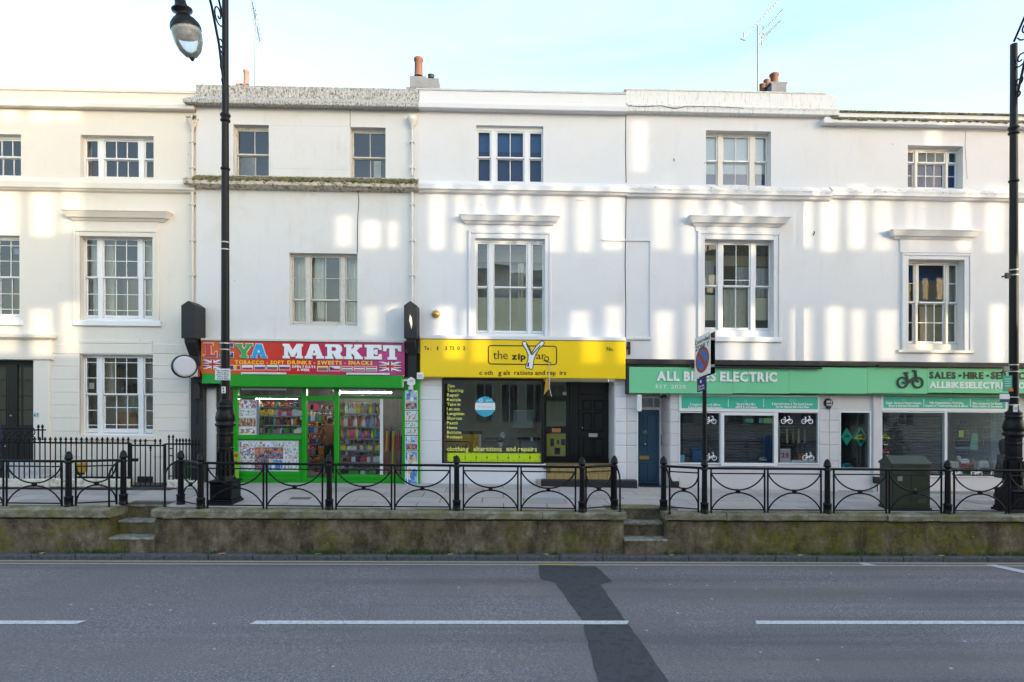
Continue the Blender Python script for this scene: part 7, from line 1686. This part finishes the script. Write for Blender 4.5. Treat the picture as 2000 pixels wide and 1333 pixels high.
plate_obj('sign_plate', -.30, .30, zb, zt, .05, .006, sg, sp_); plate_obj('sign_plate', -.30, .30, zb, zt, -.05, .006, M['black'], sp_)
for zc in (zb + .15, zt - .15): plate_obj('fixing_channel', -.3, .3, zc - .025, zc + .025, .043, .09, M['galv'], sp_)
def on_plate(u, zz2, d=.052): return (X + rx * u - ry * d, Y - ry * u - rx * d, zz2 + .17 * u)
def disc_on(name, uc, zc, r, d, mat, n=28, r0=0.0):
    m = MB()
    if r0 == 0: m.add([on_plate(uc + r * math.cos(6.2832 * i / n), zc + r * math.sin(6.2832 * i / n), d) for i in range(n)], [tuple(range(n))])
    obj(name, m, mat, sp_)
zc = zb + .33
disc_on('roundel', 0, zc, .26, .0525, plain('#a8321e', .5, name='red_reflective')); disc_on('roundel', 0, zc, .205, .0535, plain('#1f66a8', .5, name='blue_reflective'))
c45 = math.cos(R(45)); m = MB(); w5_ = .028
m.add([on_plate(u, zc + v, .0545) for u, v in ((-.205 * c45 - w5_, .205 * c45 - w5_), (.205 * c45 - w5_, -.205 * c45 - w5_), (.205 * c45 + w5_, -.205 * c45 + w5_), (-.205 * c45 + w5_, .205 * c45 + w5_))], [(0, 1, 2, 3)]); obj('roundel_bar', m, plain('#a8321e', .5, name='red_reflective'), sp_)
def text_on(s, u0, u1, zb_, zt_, d, mat, par, wt=1, off=on_plate):
    res, wd_ = layout(s, wt, .05); m = MB(); sx = (u1 - u0) / wd_; sz = (zt_ - zb_) / .7
    for ch, ox in res:
        vs, fs = GL[wt, ch]; m.add([off(u0 + (a + ox) * sx, zb_ + b * sz, d) for a, b in vs], fs)
    obj('lettering', m, mat, par)
text_on('Controlled', -.28, .28, zt - .145, zt - .06, .054, M['black'], sp_); text_on('ZONE Y', -.26, .26, zt - .275, zt - .175, .054, M['black'], sp_)
zb2, zt2 = PZ(764, 1370, Y), PZ(736, 1370, Y)
navy = plain('#221f66', .45, name='navy_sign'); plate_obj('lower_plate', -.20, .12, zb2, zt2 - .01, .05, .006, navy, sp_)
text_on('Cycle', -.16, .08, zb2 + .09, zb2 + .13, .054, M['white'], sp_); text_on('Church', -.16, .08, zb2 + .03, zb2 + .07, .054, M['white'], sp_); disc_on('emblem', -.05, zb2 + .2, .035, .054, M['white'], 5)

# ---- cabinet
cbx0, cbx1 = PX(1742, -3.02), PX(1817, -3.02); zc0 = gz(cbx0, -3.0)
cb = thing('utility_cabinet', ((cbx0 + cbx1) / 2, -2.8, zc0), 'dark green street cabinet standing behind the railing', 'cabinet')
cg = plain((.032, .045, .028), .42, var=.25, name='cabinet_green', vs=5, bump=.1)
zt = PZ(906, 1780, -3.02); obj('body', MB().box(cbx0, cbx1, -3.02, -2.62, zc0, zt, bev=.008), cg, cb)
obj('door_leaf', MB().box(cbx0 + .02, cbx1 - .02, -3.028, -3.018, zc0 + .10, zt - .02, bev=.004), cg, cb)
m = MB(); zr = PZ(890, 1780, -2.82)
m.add([(cbx0 - .02, -3.05, zt), (cbx1 + .02, -3.05, zt), (cbx1 + .02, -2.60, zt), (cbx0 - .02, -2.60, zt), (cbx0 + .0, -2.83, zr), (cbx1 - .0, -2.83, zr), (cbx0 - .02, -3.05, zt - .03), (cbx1 + .02, -3.05, zt - .03), (cbx1 + .02, -2.60, zt - .03), (cbx0 - .02, -2.60, zt - .03)], [(0, 1, 5, 4), (1, 2, 5), (2, 3, 4, 5), (3, 0, 4), (6, 7, 1, 0), (7, 8, 2, 1), (8, 9, 3, 2), (9, 6, 0, 3), (9, 8, 7, 6)])
obj('pitched_lid', m, cg, cb); obj('base_plate', MB().box(cbx0 - .02, cbx1 + .02, -3.04, -2.6, zc0, zc0 + .05), M['black'], cb)
obj('lock', MB().lathe((cbx0 + .5, -3.028, zc0 + .45), [(.02, 0), (.02, .01)], 10, axis=(0, -1, 0)), M['galv'], cb)
xm_ = (cbx0 + cbx1) / 2
obj('door_seam', MB().box(xm_ - .004, xm_ + .004, -3.0295, -3.028, zc0 + .1, zt - .03), M['black'], cb)
for i in range(6): obj('vent_slot', MB().box(xm_ + .08, xm_ + .30, -3.031, -3.028, zt - .10 - i * .025, zt - .09 - i * .025), M['black'], cb)
for i in range(3): obj('hinge', MB().box(cbx0 + .02, cbx0 + .045, -3.036, -3.028, zc0 + .2 + i * .33, zc0 + .28 + i * .33), cg, cb)
obj('sticker', MB().box(cbx0 + .12, cbx0 + .22, -3.0305, -3.028, zc0 + .62, zc0 + .72), plain((.30, .29, .24), .6, var=.3, name='torn_sticker', vs=30), cb)
obj('label_plate', MB().box(cbx1 - .28, cbx1 - .10, -3.033, -3.028, zc0 + .16, zc0 + .24), plain((.06, .075, .05), .4, name='worn_label'), cb)

# ================================================================== people
def skin_person(name, lab, joints, bones, regions, mats, loc):
    """one continuous body grown on a posed skeleton; regions(center) -> material index"""
    me = bpy.data.meshes.new('rig'); keys = list(joints)
    me.from_pydata([joints[k][0] for k in keys], [(keys.index(a), keys.index(b)) for a, b in bones], [])
    o = bpy.data.objects.new('rig', me); C.objects.link(o)
    sk = o.modifiers.new('skin', 'SKIN'); sb = o.modifiers.new('sub', 'SUBSURF'); sb.levels = 2; sb.render_levels = 2
    lay = me.skin_vertices[0].data
    for i, k in enumerate(keys): r = joints[k][1]; lay[i].radius = r if isinstance(r, tuple) else (r, r); lay[i].use_root = (k == 'pelvis')
    dgr = bpy.context.evaluated_depsgraph_get(); dgr.update(); em = bpy.data.meshes.new_from_object(o.evaluated_get(dgr)); bpy.data.objects.remove(o); bpy.data.meshes.remove(me)
    em.name = 'person'
    for mt in mats: em.materials.append(mt)
    for p in em.polygons: p.material_index = regions(p.center); p.use_smooth = True
    b = bpy.data.objects.new('person', em); C.objects.link(b); ORG[b.name] = S(loc); b.location = S(loc)
    return tag(b, lab, 'person')
skin = plain((.45, .26, .18), .55, name='skin'); hair = plain((.018, .013, .010), .6, name='dark_hair', var=.4)
BN = [('pelvis', 'waist'), ('waist', 'chest'), ('chest', 'neck'), ('neck', 'head'), ('head', 'crown'), ('chest', 'shL'), ('shL', 'elL'), ('elL', 'wrL'), ('wrL', 'haL'), ('chest', 'shR'), ('shR', 'elR'), ('elR', 'wrR'), ('wrR', 'haR'), ('pelvis', 'hiL'), ('hiL', 'knL'), ('knL', 'anL'), ('anL', 'toL'), ('pelvis', 'hiR'), ('hiR', 'knR'), ('knR', 'anR'), ('anR', 'toR')]
def std(stride=0.0, lift=0.0, arm=.0, ybend=0.0):
    """facing +x; stride spreads the legs along x"""
    return {'pelvis': ((0, 0, .95), (.15, .13)), 'waist': ((0, 0, 1.12), (.14, .12)), 'chest': ((.01, 0, 1.36), (.17, .13)), 'neck': ((.02, 0, 1.52), .06), 'head': ((.04, 0, 1.63), (.085, .08)), 'crown': ((.035, 0, 1.71), (.075, .07)),
            'shL': ((0, .19, 1.43), .075), 'elL': ((-.04 + arm, .25, 1.15), .055), 'wrL': ((.06 + arm * 1.6, .24, .92), .038), 'haL': ((.09 + arm * 1.8, .24, .84), .035),
            'shR': ((0, -.19, 1.43), .075), 'elR': ((-.02 - arm, -.25, 1.15), .055), 'wrR': ((.05 - arm, -.24, .92), .038), 'haR': ((.07 - arm, -.24, .84), .035),
            'hiL': ((0, .09, .88), .10), 'knL': ((stride * .6, .10, .50), .07), 'anL': ((stride, .10, .09), .05), 'toL': ((stride + .18, .11, .045), .04),
            'hiR': ((0, -.09, .88), .10), 'knR': ((-stride * .25, -.10, .50), .07), 'anR': ((-stride, -.10, .12 + lift), .05), 'toR': ((-stride + .16, -.11, .045 + lift * .3), .04)}
def feature(par, nm, mb, mat):
    me = bpy.data.meshes.new(nm); me.from_pydata(mb.v, [], mb.f); me.materials.append(mat)
    for p in me.polygons: p.use_smooth = True
    f = bpy.data.objects.new(nm, me); C.objects.link(f); f.parent = par
# walker behind the right lamp post
wx, wy = G(1953, 988); wx += .42; wy += .25
def reg1(c):
    if c.z < .07 + (.10 if c.x < -.2 else 0): return 3
    if c.z < .80: return 2
    if c.z > 1.52: return 0 if c.z < 1.66 and c.x > .02 else 4
    return 0 if c.z < .9 and abs(c.y) > .2 else 1
pj = std(.42, .10, .12)
w1_ = skin_person('person', 'person in a dark grey coat and brown trousers walking behind the right lamp post', pj, BN, reg1, [skin, plain((.035, .036, .042), .8, name='charcoal_coat'), plain((.16, .065, .035), .8, name='brown_trousers'), plain((.05, .05, .06), .5, name='dark_trainers'), hair], (wx, wy, gz(wx, wy)))
coat = MB().lathe((0, 0, .62), [(.27, 0), (.25, .15), (.20, .45), (.19, .52)], 16); feature(w1_, 'coat_skirt', coat, plain((.035, .036, .042), .8, name='charcoal_coat'))
feature(w1_, 'bag', MB().box(-.36, -.2, -.26, -.1, .82, 1.16, bev=.03), plain((.05, .05, .05), .7, name='grey_bag'))
feature(w1_, 'shoe_sole', MB().box(-.50, -.22, -.16, -.06, .10, .135), M['white'])
# person in navy at the left edge, by the black front door
nx_, ny_ = PX(-18, -.9), -.85
def reg2(c):
    if c.z < .07: return 3
    if c.z < .9 and abs(c.y) < .2: return 2
    if c.z > 1.52: return 0 if c.z < 1.66 and c.x > .02 else 4
    return 0 if c.z < .88 else 1
w2_ = skin_person('person', 'person in a navy jacket at the left edge by the front door', std(.12, 0, .0), BN, reg2, [skin, plain((.012, .022, .075), .7, name='navy_jacket'), plain((.02, .022, .03), .8, name='dark_jeans'), M['black'], hair], (nx_, ny_, .08))
# shopper in the market doorway
def reg3(c):
    if c.z < .07: return 3
    if c.z < .9 and abs(c.y) < .2: return 2
    if c.z > 1.52: return 4 if c.x < .06 or c.z > 1.66 else 0
    return 0 if c.z < .88 else 1
sx_, sy_ = PX(645, 1.0), 1.0
w3_ = skin_person('person', 'shopper in a brown jacket standing inside the market doorway', std(.05), BN, reg3, [skin, plain((.19, .085, .045), .8, name='rust_brown_jacket'), plain((.02, .02, .022), .8, name='black_trousers'), M['black'], hair], (sx_, sy_, .05)); w3_.rotation_euler.z = R(100); w3_.scale = (.95, .95, .93)
for p_ in (w1_, w2_, w3_):
    feature(p_, 'nose', MB().lathe((.115, 0, 1.62), [(.016, 0), (.010, .03), (.0, .04)], 6), skin)
    for s in (-1, 1): feature(p_, 'ear', MB().lathe((.03, s * .082, 1.60), [(.0, 0), (.018, .02), (.014, .05), (.0, .06)], 6), skin)
    for s in (-1, 1): feature(p_, 'eye', MB().lathe((.112, s * .03, 1.645), [(.0, 0), (.009, .004), (.009, .010), (.0, .014)], 6), M['black'])
    feature(p_, 'mouth', MB().box(.108, .118, -.024, .024, 1.572, 1.580), plain((.30, .10, .09), .6, name='lips'))
